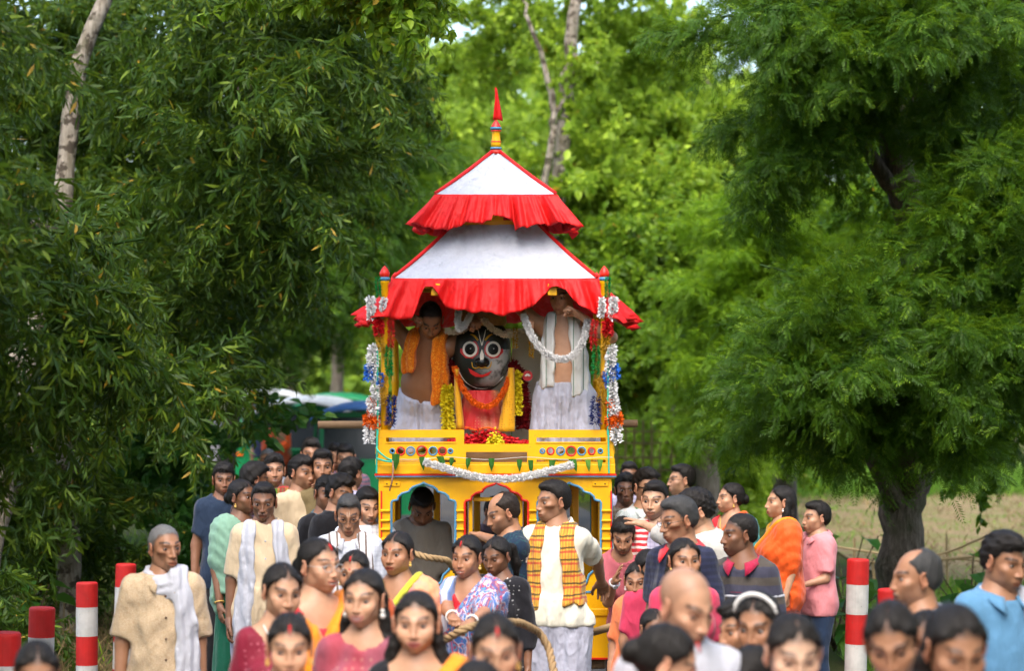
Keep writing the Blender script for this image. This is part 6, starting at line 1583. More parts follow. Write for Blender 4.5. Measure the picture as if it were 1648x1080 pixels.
man(527, 768, 240, 'youth in black shirt with grey cuffs and white letters on the sleeve', [('trousers', DRK), TOPS(BLK, sleeve=.42, collar=cl('slate_cuff', '4A6068')), ('strokes', WHT, [[(a + .0 * s_, b) for a, b in st] for st in ([(-.062, .758), (-.062, .772), (-.054, .772), (-.054, .765), (-.062, .765)], [(-.050, .758), (-.046, .772), (-.042, .758)], [(-.038, .758), (-.038, .772), (-.030, .772), (-.030, .765), (-.038, .765), (-.030, .758)], [(-.025, .758), (-.025, .772)]) for s_ in (0,)], dict(r=.0028, name='sleeve_letters'))], skin='d', yaw=28, head=(-4, 8, 6), hair='boy', side=-3)
man(552, 764, 243, 'youth in black T-shirt with round yellow emblem', [('trousers', DRK), TOPS(BLK, sleeve=.42), ('strokes', YEB, [[(.01 + .032 * math.cos(a), .68 + .03 * math.sin(a)) for a in np.linspace(0, 6.28, 17)], [(-.012, .69), (.03, .69)], [(-.015, .675), (.035, .672)], [(.0, .70), (.02, .66)]])], skin='m', yaw=40, head=(10, 16, 0), hair='boy')
man(593, 785, 254, 'moustached man in white shirt beside the chariot corner, eyes lowered', [('trousers', DRK), TOPS(cl('white_check_shirt', 'DCDFE8', 'check', hexc('B8BED0')), sleeve=.5)], skin='l', yaw=10, head=(14, 16, 0), hair='short', face=dict(must=.75, stubble=.5, lid=.55), fat=1.15)
man(561, 796, 274, 'man with spectacles and white kurta under a brown-striped white scarf, head bowed', [('dhoti', DHO), TOPS(cl('white_kurta', 'C8CCD6', 'check', hexc('B6BBC8')), sleeve=.46, hem=.38, off=.014, collar=WHT), ('scarf', STP, 'both', .48, .48, dict(w=.06)), ('band', CRD, .50, .018, dict(on='scarf', name='red_end')), ('glasses', GLS)], skin='m', yaw=6, head=(-4, 20, 0), hair='short', hairmat=SALT, face=dict(hl=.012, tilak=1, lid=.5, thin=.6), fat=1.12)
# people inside the lower frame
man(682, 783, 250, 'man in grey shirt bending inside the left arch of the chariot', [('dhoti', cl('purple_lungi', '5A4060')), TOPS(GRY, sleeve=.5, hem=.44)], skin='d', yaw=10, head=(0, 30, 0), lean=16, hair='short', vox=.018, group=None)
man(800, 800, 228, 'man in mauve shirt seen through the centre arch', [('trousers', DRK), TOPS(cl('dull_mauve_shirt', '6A5A62'), sleeve=.45)], skin='m', yaw=30, lean=10, head=(0, 14, 0), hair='baldtop', vox=.02, group=None)
# -- pulling the rope in front of the chariot
man(801, 793, 274, 'man in navy floral shirt leaning to hold the chariot post, seen from behind in profile', [('trousers', DRK), TOPS(NAVF, sleeve=.42, hem=.44, off=.016, collar=NAVF)], skin='m', yaw=-70, head=(2, 14, 0), hair='baldtop', hairmat=BRNH, face=dict(bald=-.01, stubble=.45), fat=1.12, aL=('world', px(722, 846, 15.0)), hands=('grip', 'relax'), lean=6)
M22, c22 = man(890, 775, 275, 'man in cream T-shirt and white dhoti with orange checked gamcha, looking left', [('dhoti', DHO, dict(flare=.012)), TOPS(CRM, sleeve=.40, hem=.50, off=.012), ('scarf', GAM, 'both', .575, .55, dict(w=.062, x0=.066))], skin='m', yaw=-14, head=(-46, 4, 0), hair='short', face=dict(stubble=.3, thin=.8), aL=('world', px(972, 945, 14.6)), aR=('down', 14, 20), hands=('relax', 'relax'), vox=.0115)
woman(640, 857, 320, 'woman in pink and peach saree with red dot on her forehead, looking left', saree(cl('peach_blouse', 'C87A5A'), PKS, border=LIM) + JW + [('necklace', GOLD)], yaw=-8, head=(-16, 2, 0), skin='m', fat=1.15, face=dict(bindi=.0055, wid=1.06))
woman(751, 863, 318, 'woman in many-coloured printed saree and red blouse pulling the rope', [('skirt', MUL), TOPS(RED, neck=.03, sleeve=.28, hem=.60), ('pallu', MUL, dict(side=1, off=.032)), ('scarf', cl('blue_white_border', '7A94C8', 'stripes_v', hexc('D8DCE8'), scale=.4), 'R', .52, .52, dict(w=.07, x0=.07, off=.03)), ('earrings', GOLD), ('sindoor', SND), ('bangle', SHL, dict(sg=-1, n=2)), ('bangle', SHL, dict(sg=1, n=2))], yaw=-14, head=(-10, 6, 0), skin='m', fat=1.08, face=dict(open=.5, smile=.4, lid=.7), aR=('world', px(735, 1012, 11.6)), aL=('world', px(752, 1008, 11.7)), hands=('grip', 'grip'))
woman(796, 865, 292, 'girl in black dotted dress with lowered eyes behind the printed saree', [('trousers', BLK), TOPS(BKD, sleeve=.75, hem=.33, neck=.015), ('necklace', PRL, dict(r=.003, low=.70))], yaw=-20, head=(-14, 16, 0), skin='d', hair='pony', face=dict(lid=.55))
# -- right of the chariot
man(1003, 838, 262, 'bearded young man in pink T-shirt leaning round the chariot corner with a wrist watch', [('trousers', DRK), TOPS(PKT, sleeve=.42, neck=.012), ('watch', -1)], skin='m', yaw=-10, head=(6, 8, 10), lean=20, side=-6, hair='curly', face=dict(stubble=.75, must=.7, open=.3), aR=('world', px(990, 935, 14.75)), hands=('relax', 'flat'))
man(1006, 765, 224, 'curly-haired man in brown check shirt behind the chariot corner', [('trousers', DRK), TOPS(cl('brown_check_shirt', '6A5A48', 'check', hexc('8A8070')), sleeve=.5)], skin='d', yaw=4, hair='curly', face=dict(thin=1, stubble=.4), vox=.018)
man(1013, 745, 204, 'dark-haired man whose eyes show above the curly-haired man', [('trousers', DRK), TOPS(LAV, sleeve=.5)], skin='d', hair='short', vox=.02)
man(1041, 757, 240, 'youth with dark sunglasses and green-patterned white shirt', [('trousers', DRK), TOPS(GRT, sleeve=.42, off=.014, collar=GRT), ('shades', GLS)], skin='l', yaw=18, head=(12, 4, 0), hair='tuft')
man(1054, 776, 260, 'young man with moustache and red striped gamcha beside the chariot', [('trousers', DRK), TOPS(LAV, sleeve=.45), ('scarf', RWS, 'R', .5, .5, dict(w=.08, x0=.06))], skin='l', yaw=-12, head=(-10, 4, 0), hair='short', face=dict(must=.5, stubble=.3))
man(1098, 749, 216, 'man in sage shirt and glasses looking left, standing back by the tree', [('trousers', DRK), TOPS(GRS, sleeve=.42), ('glasses', GLS)], skin='l', yaw=-70, head=(-6, 0, 0), hair='short', vox=.017)
man(1112, 789, 284, 'youth in white shirt stretching his arm to the chariot', [('trousers', DRK), TOPS(WH2, sleeve=.72, hem=.44, off=.014), ('scarf', cl('pale_green_scarf', 'B8C8C0'), 'both', .5, .5, dict(w=.05))], skin='l', yaw=-62, head=(-14, 10, 0), hair='boy', lean=8, aR=('world', px(988, 822, 14.7)), hands=('relax', 'flat'))
man(1087, 800, 304, 'man in navy polo with red collar and spectacles looking down left', [('trousers', DRK), TOPS(NRD, sleeve=.42, collar=CRD, vneck=.04), ('glasses', GLS)], skin='m', yaw=-40, head=(-24, 12, 0), hair='short', hairmat=SALT, face=dict(hl=.008, thin=.6), fat=1.06)
man(1190, 827, 300, 'dark man in navy and grey striped polo with white chest bar, looking left', [('trousers', DRK), TOPS(cl('navy_grey_polo', '3A3A4A', 'stripes_h', hexc('4A443E'), scale=.35), sleeve=.44, collar=cl('crimson_collar', 'A01A3E'), hem=.44), ('band', WHT, .725, .007), ('band', cl('crimson_line', '8A1A3A'), .742, .004)], skin='d', yaw=-20, head=(-52, 4, 0), hair='crop', face=dict(buzz=.5, stubble=.4, open=.25), fat=1.05)
woman(1177, 778, 230, 'woman in red blouse and teal saree looking left by the verge', saree(CRD, TEA, border=ORR) + [('earrings', GOLD), ('necklace', GOLD)], yaw=-40, head=(-34, 0, 0), skin='l', vox=.016)
woman(1257, 783, 240, 'woman in orange saree and yellow blouse with long black hair, seen in profile', [('skirt', cl('striped_orange_skirt', 'D0501A', 'stripes_h', hexc('8A3A12'))), TOPS(YEB, neck=.03, sleeve=.34, hem=.62), ('pallu', ORR, dict(side=1, back=.16, border=ORG)), ('earrings', PRL)], yaw=-74, head=(-4, 0, 0), skin='l', hair='long', vox=.0145)
man(1314, 808, 236, 'boy in pink polo shirt and blue jeans standing by the red and white post', [('trousers', JEA), TOPS(PKP, sleeve=.42, hem=.45, off=.016, collar=PKP)], skin='l', yaw=-62, head=(-8, 2, 0), hair='short', child=True, aL=('to', (.06, -.16, .60)), aR=('down', 8, 25), fat=1.08)
woman(1025, 905, 292, 'girl in orange kurti with cream collar and a shoulder bag', [('trousers', CREM), TOPS(ORK, sleeve=.42, hem=.34, vneck=.06), ('scarf', CREM, 'both', .70, .70, dict(w=.026, x0=.034, off=.008)), ('earrings', PRL)], yaw=-8, head=(-4, 12, 0), skin='m', hair='pony', child=True, face=dict(lid=.6))
woman(1046, 886, 292, 'girl with pearl earrings half hidden behind the orange kurti girl', [('trousers', CREM), TOPS(PNK, sleeve=.42, hem=.34), ('earrings', PRL)], yaw=20, head=(14, 4, 0), skin='m', hair='bun', child=True)
woman(1101, 868, 322, 'girl in dark pink frock with long black hair before the navy polo man', [('trousers', CREM), TOPS(PNK, sleeve=.42, hem=.34), ('earrings', GOLD, dict(drop=1))], yaw=8, head=(6, 2, 0), skin='m', hair='long')
woman(1053, 982, 330, 'small child whose head shows below the orange kurti girl', [('trousers', CREM), TOPS(cl('white_frock', 'CFCBC8'), sleeve=.42, hem=.34)], yaw=12, head=(8, 6, 0), skin='m', hair='bun', child=True)
# -- left foreground
man(265, 846, 324, 'old grey-haired man in brown printed shirt with white scarf round his neck', [('trousers', DRK), TOPS(PRT, sleeve=.46, hem=.40, off=.020, vneck=.06, collar=PRT, buttons=BUT), ('scarf', WHT, 'wrapL', .44, .44, dict(w=.075, x0=.065, off=.026))], skin='m', yaw=12, head=(22, 2, 0), hair='crop', hairmat=GREYH, face=dict(thin=1.2, wid=.94, stubble=.25, hl=.012, buzz=.35, buzzcol=(.16, .15, .14), lid=.7), aL=('down', 7, 10), aR=('down', 12, 8), vox=.0115)
woman(458, 908, 392, 'woman in maroon sleeves and orange saree with loose fringe, looking right', [('skirt', ORG), TOPS(MAR, neck=.03, sleeve=.45, hem=.6), ('pallu', ORG, dict(side=1, border=cl('brown_border', '6A4A3A'), arm=False)), ('necklace', PRL)], yaw=18, head=(8, 10, 4), skin='l', hair='bun', face=dict(lid=.8, smile=.5))
woman(513, 868, 372, 'laughing woman in red blouse and orange saree wearing thin spectacles', [('skirt', ORG), TOPS(CRD, neck=.04, sleeve=.28, hem=.6), ('pallu', ORG, dict(side=1, p0=.05)), ('glasses', m_paint('thin_steel_frame', (.4, .4, .4), .3)), ('sindoor', SND)], yaw=30, head=(16, 2, 0), skin='l', fat=1.12, face=dict(open=.8, smile=.8, bindi=.005))
woman(570, 888, 334, 'woman with red dot on her forehead between the laughing and smiling women', saree(RED, cl('rust_saree', 'B0502A')) + JW + [('sindoor', SND)], yaw=-6, head=(-6, 4, 0), skin='m', face=dict(bindi=.006))
woman(586, 918, 412, 'smiling young woman in rose kurti with white bead earrings and long hair', [('trousers', CREM), TOPS(ROS, sleeve=.9, hem=.34, neck=.015), ('earrings', PRL, dict(r=.009))], yaw=-6, head=(-10, 4, 0), skin='l', hair='long', face=dict(open=.35, smile=1.1, lip=(.42, .10, .10)))
woman(670, 954, 444, 'calm young woman with long black hair and an orange drape on one shoulder', [('trousers', CREM), TOPS(BLK, sleeve=.5, hem=.5, neck=.03), ('pallu', ORG, dict(side=1, p0=.06, off=.03))], yaw=-2, head=(-2, 4, 0), skin='l', hair='loose', face=dict(smile=.5, lip=(.40, .08, .08)))
woman(466, 990, 470, 'woman with centre parting and red forehead mark, nearest in the left group', saree(RED, ORG) + JW + [('sindoor', SND)], yaw=4, head=(2, 10, 0), skin='l', face=dict(bindi=.004, smile=.3))
woman(797, 990, 500, 'woman with vermilion parting and closed lips at the bottom centre, eyes lowered', saree(MAR, RED) + JW + [('sindoor', SND)], yaw=2, head=(4, 12, 0), skin='l', fat=1.1, face=dict(bindi=.005, lid=.5))
woman(768, 1064, 540, 'black-haired head cut off at the bottom edge under the vermilion-parted woman', saree(RED, MAR), yaw=180, head=(0, 0, 0), skin='m')
woman(60, 1034, 480, 'black-haired woman cut off at the bottom left corner', saree(CRD, TEA), yaw=10, head=(6, 16, 0), skin='m')
# -- right foreground
man(1116, 912, 490, 'bald man in white shirt bending his head, large in the foreground', [('trousers', DRK), TOPS(WHT, sleeve=.45, hem=.44, off=.02)], skin='l', yaw=24, head=(14, 22, 0), hair=None, face=dict(hl=.03, lid=.5, stubble=.3, buzz=.3), fat=1.2)
woman(1093, 1003, 520, 'woman with black hair and red parting in front of the bald man', saree(MAR, CRD) + [('sindoor', SND)], yaw=60, head=(26, 24, 0), skin='l')
woman(1190, 968, 400, 'boy-haired child in dark clothes behind the bald man', [('trousers', DRK), TOPS(NVY, sleeve=.42)], yaw=-60, head=(0, 8, 0), skin='m', hair='boy', child=True)
woman(1218, 955, 424, 'girl with a white pearl hairband looking down left', [('trousers', CREM), TOPS(CREM, sleeve=.42, hem=.34), ('headband', PRL)], yaw=-14, head=(-10, 12, 0), skin='m', hair='bun', child=True, face=dict(gaze=(-10, 4)))
woman(1212, 1040, 480, 'black-haired child cut off at the bottom edge under the hairband girl', [('trousers', DRK), TOPS(BLK, sleeve=.42)], yaw=160, skin='m', hair='pony', child=True)
woman(1280, 990, 520, 'pale woman with drawn-back hair looking down, bottom right of centre', saree(RED, MUL), yaw=6, head=(2, 18, 0), skin='p', face=dict(lid=.4))
woman(1428, 968, 520, 'woman with drawn-back black hair and white drape looking down left', saree(WHT, WHT), yaw=-10, head=(-4, 24, -6), skin='m', face=dict(lid=.5))
woman(1546, 975, 545, 'woman with centre-parted black hair at the bottom right corner, face lowered', saree(MAR, ORR), yaw=8, head=(4, 22, 0), skin='m', hair='long', face=dict(lid=.6))
woman(1492, 985, 440, 'small dark-haired girl between the two bowed women on the right', [('trousers', DRK), TOPS(RED, sleeve=.42)], yaw=-20, skin='d', hair='bun', child=True)
man(1474, 885, 392, 'balding moustached man in profile facing left beside the thick trunk', [('trousers', DRK), TOPS(WHT, sleeve=.45, collar=WHT)], skin='m', yaw=-72, head=(-8, 4, 0), hair='baldtop', hairmat=SALT, face=dict(bald=-.02, must=.6, mustcol=(.12, .11, .10), stubble=.3))
man(1622, 858, 372, 'youth in blue and maroon shirt with white scarf at the right edge, looking down', [('trousers', DRK), TOPS(SKY_, sleeve=.45, collar=SKY_, off=.016), ('scarf', WHT, 'L', .45, .45, dict(w=.07, x0=.075))], skin='m', yaw=22, head=(14, 14, 0), hair='boy')
# -- priests on the chariot
DKZ = 1.63
man(0, 0, 255, 'bare-chested priest in white dhoti with orange scarf bending under the canopy, left', [('dhoti', DHO, dict(hem=.10, flare=.05, waist=.585)), ('scarf', ORGM, 'both', .58, .70, dict(w=.07, x0=.07, off=.022))], world=(float(px(694, 485, 15.62)[0]), 15.62, float(px(694, 485, 15.62)[2])), H=1.60, z0=DKZ, spread=.07, leg_fit=True, vox=.0115, skin=(.24, .115, .06), yaw=-14, head=(18, 20, 0), lean=26, side=9, hair='crop', face=dict(buzz=.3, hl=.02, stubble=.35), fat=1.32, aL=('world', px(764, 516, 15.62), (.2, .6, .7)), aR=('world', px(658, 508, 15.62), (-1, .5, .2)), hands=('grip', 'grip'), group=None)
man(0, 0, 255, 'bare-chested priest in white dhoti with green-edged white scarf, face hidden by the frill, right', [('dhoti', DHO, dict(hem=.10, flare=.015, waist=.585)), ('scarf', GST, 'both', .53, .56, dict(w=.062, x0=.062, off=.022))], world=(float(px(903, 446, 15.62)[0]), 15.62, float(px(903, 446, 15.62)[2])), H=1.62, z0=DKZ, spread=.05, leg_fit=True, vox=.0115, skin='l', yaw=-8, head=(-16, 12, 0), lean=4, hair='short', aR=('world', px(843, 508, 15.5), (-.6, .5, .6)), aL=('world', px(934, 508, 15.45), (.2, 1, -.4)), hands=('grip', 'grip'), group=None)
# -- far down the road
woman(447, 664, 119, 'woman in orange blouse and dark brown saree walking away down the road', [('skirt', cl('dark_brown_saree', '3A1E1A')), TOPS(ORR, neck=.05, sleeve=.34, hem=.64), ('pallu', cl('rust_drape', 'A0401A'), dict(side=1))], yaw=170, skin='m', vox=.022, fq=.6)
woman(424, 668, 116, 'woman in green saree beside the one in orange, far left on the road', [('skirt', cl('leaf_green_saree', '1F6A2A')), TOPS(cl('navy_blouse', '1A2440'), sleeve=.34, hem=.6)], yaw=170, skin='m', vox=.022, fq=.6)
man(546, 668, 124, 'man in white shirt with mauve scarf sitting before the rickshaws', [('trousers', DRK), TOPS(WHT, sleeve=.5), ('scarf', cl('mauve_scarf', '8A5A70'), 'both', .5, .5)], skin='d', hair='short', vox=.022, fq=.6, H=1.5, z0=.1)
# ------------------------------------------------------------------ roadside things
PRD = m_paint('post_red', hexc('BE1C18'), .6, .5, 7); PWH = m_paint('post_white', (.58, .56, .53), .65, .5, 7)
def bollard(x, y, h, label):
    r = empty('guide_post', (x, y, 0)); r.rotation_euler = (R(1.6 * math.sin(x * 7)), R(1.8 * math.cos(y * 5)), 0); tag(r, label, 'post', 'red and white guide posts'); nb = 5; hb = .20; z = h
    cols = [PRD, PWH] * 4; k = 0
    while z > -.05:
        z1 = max(z - (.17 if k == 0 else hb), -.08)
        prof = [(.0001, z), (.066, z), (.073, z - .006), (.075, z - .015), (.075, z1), (.0001, z1)] if k == 0 else [(.0001, z - .0005), (.0748, z - .0005), (.0748, z1), (.0001, z1)]
        MB().lathe(prof, n=24).build('painted_band', cols[k], r, smooth=False); z = z1; k += 1
for (x, yt, w, lab) in [(4, 1018, 46, 'red and white post cut by the left edge'), (60, 978, 42, 'red and white post second from the left edge'), (140, 938, 35, 'red and white post half wrapped in dry brush by the spotted trunk'), (197, 908, 33, 'red and white post just behind the old man'),
                        (1375, 900, 36, 'tall red and white post right of the boy in pink'), (1439, 948, 40, 'red and white post behind the balding man in profile'), (1291, 958, 30, 'red and white post behind the legs of the boy in pink')]:
    s_ = w / .15; d_ = FPX / s_; bollard((x - CX) / s_, d_, CAMZ - (yt - HOR) / s_, lab)

# twisted rope
ROPE = m_petal('coir_rope', (.36, .24, .12), .9)
def rope(pts, r, label):
    P = curve(pts, 90); L = np.concatenate([[0], np.cumsum(np.linalg.norm(np.diff(P, axis=0), axis=1))]); t = unit(np.gradient(P, axis=0)); ref = np.array([0.2, 1, .1]); a = unit(np.cross(t, ref)); b = np.cross(t, a); m = MB()
    n2 = int(L[-1] / .012); u_ = np.linspace(0, L[-1], n2); it = lambda A: np.stack([np.interp(u_, L, A[:, i]) for i in range(3)], 1); Pi, ai, bi = it(P), it(a), it(b)
    for k in range(3):
        ph = u_ * 55 + k * 2.094; m.tube(Pi + (np.cos(ph)[:, None] * ai + np.sin(ph)[:, None] * bi) * r * .52, r * .58, 6)
    return tag(m.build('pulling_rope', ROPE, smooth=True), label, 'rope')
rope([W(650, 1070, 11.9), W(700, 1040, 11.7), W(744, 1014, 11.55), W(790, 1000, 11.7), W(838, 1003, 12.0), W(868, 1018, 12.2), W(884, 1045, 12.2), W(892, 1085, 12.1), W(894, 1140, 12.0)], .020, 'thick brown rope in the hands of the woman in printed saree, looping down')
rope([W(905, 1032, 15.14), W(912, 1040, 15.08), W(918, 1028, 15.1), W(940, 1022, 14.9), W(965, 1015, 14.4), W(988, 1008, 13.9), W(1040, 985, 13.5)], .022, 'thick brown rope tied to the lower front of the chariot')
rope([W(640, 884, 14.2), W(690, 898, 14.1), W(720, 902, 14.2), W(742, 930, 14.4)], .020, 'short stretch of rope held before the left arch')
kn = MB(); 
for i in range(4):
    an = np.linspace(0, 2 * math.pi, 14, endpoint=False); c = W(908, 1034, 15.12); q = np.stack([.03 * np.cos(an), .02 * np.sin(an * 1), .045 * np.sin(an + i)], 1) @ rotz(i * .8).T; kn.tube(q + c + np.array([0, 0, .01 * i - .015]), .014, 6, closed=True)
tag(kn.build('rope_knot', ROPE, smooth=True), 'bulky rope knot on the lower front panel of the chariot', 'knot')

# three-wheeled taxis far down the road
def rickshaw(x, d, rz, body, roofm, label, tarp=None):
    p = px(x, 640, d); r = empty('auto_rickshaw', (p[0], d, 0), rz); tag(r, label, 'auto rickshaw', 'auto rickshaws')
    prof = [(-.62, .32), (.62, .32), (.64, .75), (.60, .95), (-.60, .95), (-.64, .75)]
    MB().prism(prof, -.55, 1.15).build('body', body, r)
    MB().prism([(-.36, .38), (.36, .38), (.34, .9), (.28, 1.02), (-.28, 1.02), (-.34, .9)], -1.05, -.5).build('nose', body, r)
    gl = m_paint('dark_glass', (.03, .035, .04), .08)
    w = MB(); w.bar((-.50, -.72, 1.0), (-.50, -.56, 1.58), .05); w.bar((.50, -.72, 1.0), (.50, -.56, 1.58), .05); w.bar((-.50, -.56, 1.58), (.50, -.56, 1.58), .06); w.bar((-.5, -.72, 1.0), (.5, -.72, 1.0), .06); w.build('windscreen_frame', body, r)
    MB().add([(-.48, -.71, 1.02), (.48, -.71, 1.02), (.48, -.57, 1.55), (-.48, -.57, 1.55)], [[0, 1, 2, 3]]).build('windscreen', gl, r)
    V = []; n = 9
    for j in range(7):
        y = -.70 + 1.95 * j / 6
        for i in range(n):
            a = -1 + 2 * i / (n - 1); V.append((a * .66, y, 1.74 - .16 * abs(a) ** 2.6 - .06 * (abs(j - 3) / 3) ** 2))
    o = obj('roof', mesh_np('roof', V, [[j * n + i, j * n + i + 1, (j + 1) * n + i + 1, (j + 1) * n + i] for j in range(6) for i in range(n - 1)]), roofm, r); o.modifiers.new('t', 'SOLIDIFY').thickness = .04
    for sx in (-.6, .6):
        for y in (-.5, .25, 1.1): MB().box((sx, y, 1.27), (.04, .04, .62)).build('pillar', body, r)
    MB().box((0, .35, .98), (1.1, .45, .14), bevel=.03).build('seat', DARKM, r); MB().box((0, .62, 1.2), (1.1, .1, .4), bevel=.03).build('seat_back', DARKM, r)
    for (wx, wy, wr) in ((0, -.85, .22), (-.55, .8, .23), (.55, .8, .23)):
        an = np.linspace(0, 2 * math.pi, 20, endpoint=False); wh = MB().tube([(wx - .04, wy, wr), (wx + .04, wy, wr)], wr * .6, 14).build('wheel', STEEL, r); MB().tube(np.stack([np.full(20, wx), wy + wr * .8 * np.cos(an), wr + wr * .8 * np.sin(an)], 1), wr * .22, 8, closed=True).build('tyre', DARKM, wh, smooth=True)
    MB().tube([(0, -1.09, .8), (0, -1.04, .8)], .09, 14).build('headlight', m_paint('lamp_glass', (.7, .7, .68), .1), r)
    for sx in (-.5, .5): MB().box((sx, -.5 - .58, .62) if False else (sx, -.565, .72), (.10, .03, .06)).build('indicator', POR, r)
    return r
RKG = m_paint('rickshaw_green', hexc('0E7A48'), .4, .3); RKB = m_paint('tarpaulin_blue', hexc('4A78B8'), .6); RKW = m_paint('dusty_white', (.5, .52, .52), .5, .3)
rickshaw(497, 34, R(-6), RKG, RKW, 'green auto rickshaw with pale roof, leftmost in the row behind the crowd'); rickshaw(545, 36, R(4), RKG, RKG, 'green auto rickshaw in the middle of the row behind the crowd'); rickshaw(592, 31, R(-4), RKG, RKB, 'auto rickshaw with blue tarpaulin roof beside the chariot'); rickshaw(432, 39, R(10), RKG, RKW, 'green auto rickshaw half hidden at the far left of the road')

# bamboo fence beyond the right verge
bf = empty('bamboo_fence', tuple(px(1030, 700, 33) * np.array([1, 1, 0]))); tag(bf, 'open bamboo lattice fence right of the chariot', 'fence'); BB = np.array(bf.location)
for x in (992, 1006, 1020, 1034, 1048, 1062, 1080): MB().tube([px(x, 0, 33)[:2].tolist() + [0], px(x + 1, 0, 33)[:2].tolist() + [1.42]], .017, 6).build('stake', BAMB, bf, loc=-BB)
for y in (694, 713, 736, 757): MB().tube([px(985, y, 32.97), px(1040, y + 1, 32.97), px(1088, y - 1, 32.97)], .014, 6).build('rail', BAMB, bf, loc=-BB)
lf = empty('stick_fence', tuple(px(1450, 900, 21.5) * np.array([1, 1, 0]))); tag(lf, 'low broken fence of bare sticks along the field', 'fence'); LFB = np.array(lf.location); rg_ = np.random.default_rng(71)
for i in range(9): 
    x = 1335 + i * 38; p = px(x, 0, 23.2); h_ = rg_.uniform(.35, .7); MB().tube([(p[0], p[1], -.02), (p[0] + rg_.uniform(-.05, .05), p[1], h_)], .012, 5).build('stake', BAMB, lf, loc=-LFB)
for (a, b) in (((1330, 878), (1500, 898)), ((1400, 905), (1640, 890)), ((1520, 898), (1660, 905)), ((1490, 900), (1590, 862))): MB().tube([px(*a, 23.15), px((a[0] + b[0]) / 2, (a[1] + b[1]) / 2 + 3, 23.12), px(*b, 23.15)], .013, 6).build('stick', BAMB, lf, loc=-LFB)

# verge grass, weeds, brush
def blades(name, n, region, hmin, hmax, w, mat, seed, lean=.5, dens=None):
    rg = np.random.default_rng(seed); x = rg.uniform(region[0], region[1], n); y = rg.uniform(region[2], region[3], n); k = smooth_noise(x, y, 2.2, seed) + rg.normal(0, .35, n) > -.15; x, y = x[k], y[k]; n = len(x)
    off = np.abs(x - road_c(y)); keep = off > 2.72; x, y = x[keep], y[keep]; n = len(x)
    P = np.stack([x, y, ground_z(x, y) - .01], 1); D = unit(rg.normal(0, lean, (n, 3)) * (1, 1, .2) + (0, 0, 1)); N = unit(np.cross(D, rg.normal(0, 1, (n, 3))))
    g = leaf_geo(P, D, N, rg.uniform(hmin, hmax, n), rg.uniform(.6, 1.3, n) * w, rg.uniform(0, .9, n), rg); o = obj(name, mesh_np(name, g[0], g[1], g[2], False, g[3]), mat); return tag(o, kind='stuff')
GRASS = m_leaf('grass_blade', (.050, .13, .012), (.12, .24, .025), .4, .6); DRY = m_leaf('dry_blade', (.10, .07, .03), (.20, .15, .07), .2, .8)
tag(blades('verge_grass', 26000, (2.6, 7.5, 13.5, 24), .10, .30, .010, GRASS, 81), 'bright green grass on the right verge', 'grass')
tag(blades('left_verge_grass', 12000, (-9, -2.8, 14, 30), .10, .30, .010, LEAFM['broad'], 82), 'shaded grass under the left trees', 'grass')
tag(blades('field_edge_grass', 14000, (4.5, 16, 37.5, 43), .25, .6, .02, GRASS, 83), 'tall bright grass beyond the field', 'grass')
tag(blades('dry_brush', 9000, (-5.2, -2.85, 12.5, 21), .18, .55, .010, DRY, 84, 1.3), 'dry brown brush round the left posts', 'brush')
tag(blades('field_stubble', 16000, (3.9, 20, 22.6, 38.5), .05, .22, .012, DRY, 85, .9), 'dry stubble scattered over the field', 'stubble')
tag(blades('field_weeds', 9000, (3.9, 20, 22.6, 38.5), .05, .2, .016, GRASS, 86, .8), 'low green weeds scattered over the field', 'weeds')
def weed(x, y, d, h, n, label, seed, mat='vine'):
    rg = np.random.default_rng(seed); p = px(x, y, d); B = np.array([p[0], d, 0.]); r = empty('weed', tuple(B)); tag(r, label, 'plant', 'weeds on the verge'); st = MB(); Ps = []; Ds = []
    for i in range(n):
        a = rg.uniform(0, 6.28); q = np.array([math.cos(a), math.sin(a), 0]); hh = h * rg.uniform(.5, 1); tip = q * h * rg.uniform(.2, .5) + (0, 0, hh); st.tube(curve([(0, 0, 0), tip * (.4, .4, .6), tip], 6), .006, 5); Ps.append(tip); Ds.append(q + (0, 0, rg.uniform(-.5, .1)))
    st.build('stem', TWIG, r, smooth=True); D = unit(np.array(Ds)); N = unit(np.tile((0, 0, 1.), (n, 1)) + rg.normal(0, .2, (n, 3))); N = unit(N - D * (N * D).sum(1)[:, None]); g = leaf_geo(np.array(Ps), D, N, rg.uniform(.2, .34, n), rg.uniform(.14, .22, n), rg.uniform(.2, .8, n), rg)
    obj('leaves', mesh_np('leaves', g[0], g[1], g[2], False, g[3]), LEAFM[mat], r)
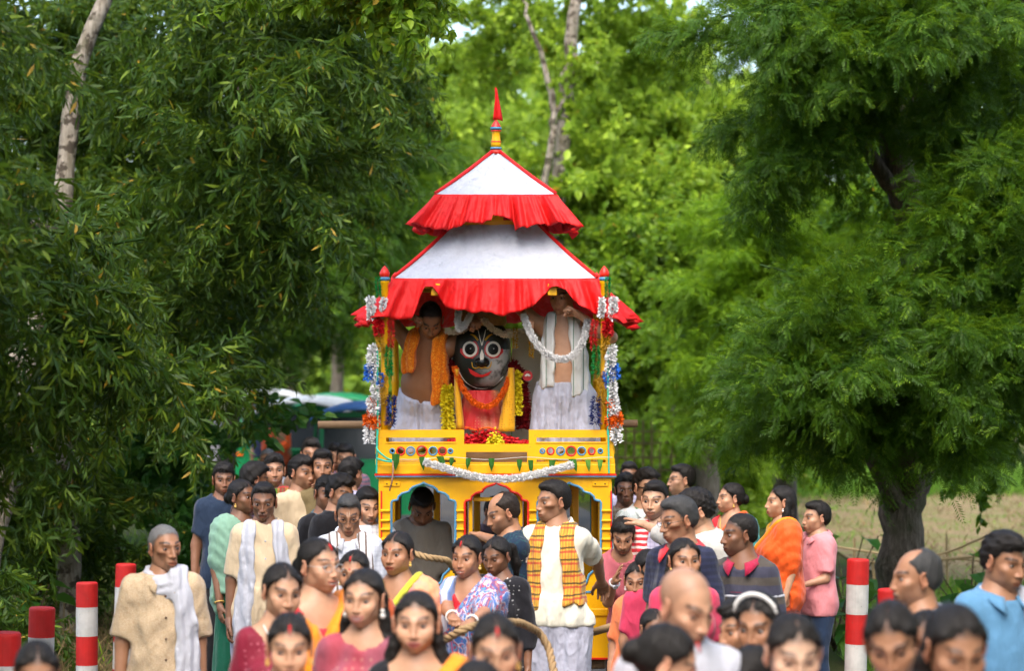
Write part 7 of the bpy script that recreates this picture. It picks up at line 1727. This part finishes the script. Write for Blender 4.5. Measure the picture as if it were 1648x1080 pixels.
for i, (x, d, h, n, lab) in enumerate([(1342, 19.5, .75, 12, 'broad-leaved weed left of the tall red and white post'), (1362, 21.5, .8, 12, 'broad-leaved weed behind the tall red and white post'), (1400, 19, .5, 10, 'low weed right of the tall red and white post'), (1560, 20.5, .75, 10, 'broad-leaved weed right of the thick trunk'), (1600, 18.5, .6, 10, 'broad-leaved weed at the right edge of the verge'), (40, 19, .7, 12, 'broad-leaved weed in the shade at the left edge')]): weed(x, 0, d, h, n, lab, 90 + i)
def shrub(x, y, d, rx, ry, n, kind, lm, label, seed, size=.6):
    b = at_base(x, d); p = px(x, y, d)
    tree(b, label, [(b[0], b[1], -.05, .03), (b[0], b[1], max(.3, p[2] * .7), .02)], [bl(x, y, d, rx, ry, rx * d / FPX * .8, n)], kind, lm, BK_DARK, seed, size, name='shrub', group='shrubs under the trees', limbs=False)
    bpy.data.objects  # keep
for i, (x, y, d, rx, ry, n, kd, lm, lab) in enumerate([
    (270, 700, 21.6, 90, 60, 12, 'vine', 'vine', 'climber with big heart-shaped leaves hanging above the old man'), (190, 780, 21.8, 70, 60, 8, 'vine', 'vine', 'big-leaved climber in the shade left of the old man'), (322, 830, 23.5, 36, 50, 8, 'broad', 'broad', 'leafy shrub behind the youth in navy T-shirt'),
    (60, 880, 20.5, 90, 70, 10, 'sickle', 'sickle', 'dark shrub behind the left posts'), (330, 900, 20.5, 50, 60, 8, 'broad', 'vine', 'bright low shrub right of the old man'), (0, 960, 17.5, 70, 60, 8, 'sickle', 'sickle', 'dark shrub at the left edge above the corner post'),
    (1180, 730, 33, 60, 50, 12, 'broad', 'lime', 'lime green bush between the two saree women'), (1060, 730, 38, 50, 40, 10, 'broad', 'lime', 'lime bush behind the bamboo fence'), (1220, 690, 36, 60, 40, 10, 'broad', 'broad', 'green bush behind the teal saree woman'), (980, 640, 40, 40, 60, 10, 'broad', 'lime', 'lime bush right behind the front right post'), (1330, 740, 42, 80, 40, 14, 'broad', 'broad', 'hedge bush beyond the field behind the pink boy'), (1560, 770, 42, 90, 30, 14, 'broad', 'broad', 'hedge bush beyond the field right of the thick trunk'), (1430, 760, 43, 70, 30, 12, 'broad', 'broad', 'hedge bush beyond the field behind the thick trunk')]):
    shrub(x, y, d, rx, ry, n, kd, lm, lab, 400 + i, {'vine': .75, 'sickle': .6}.get(kd, .7 * d / 24))
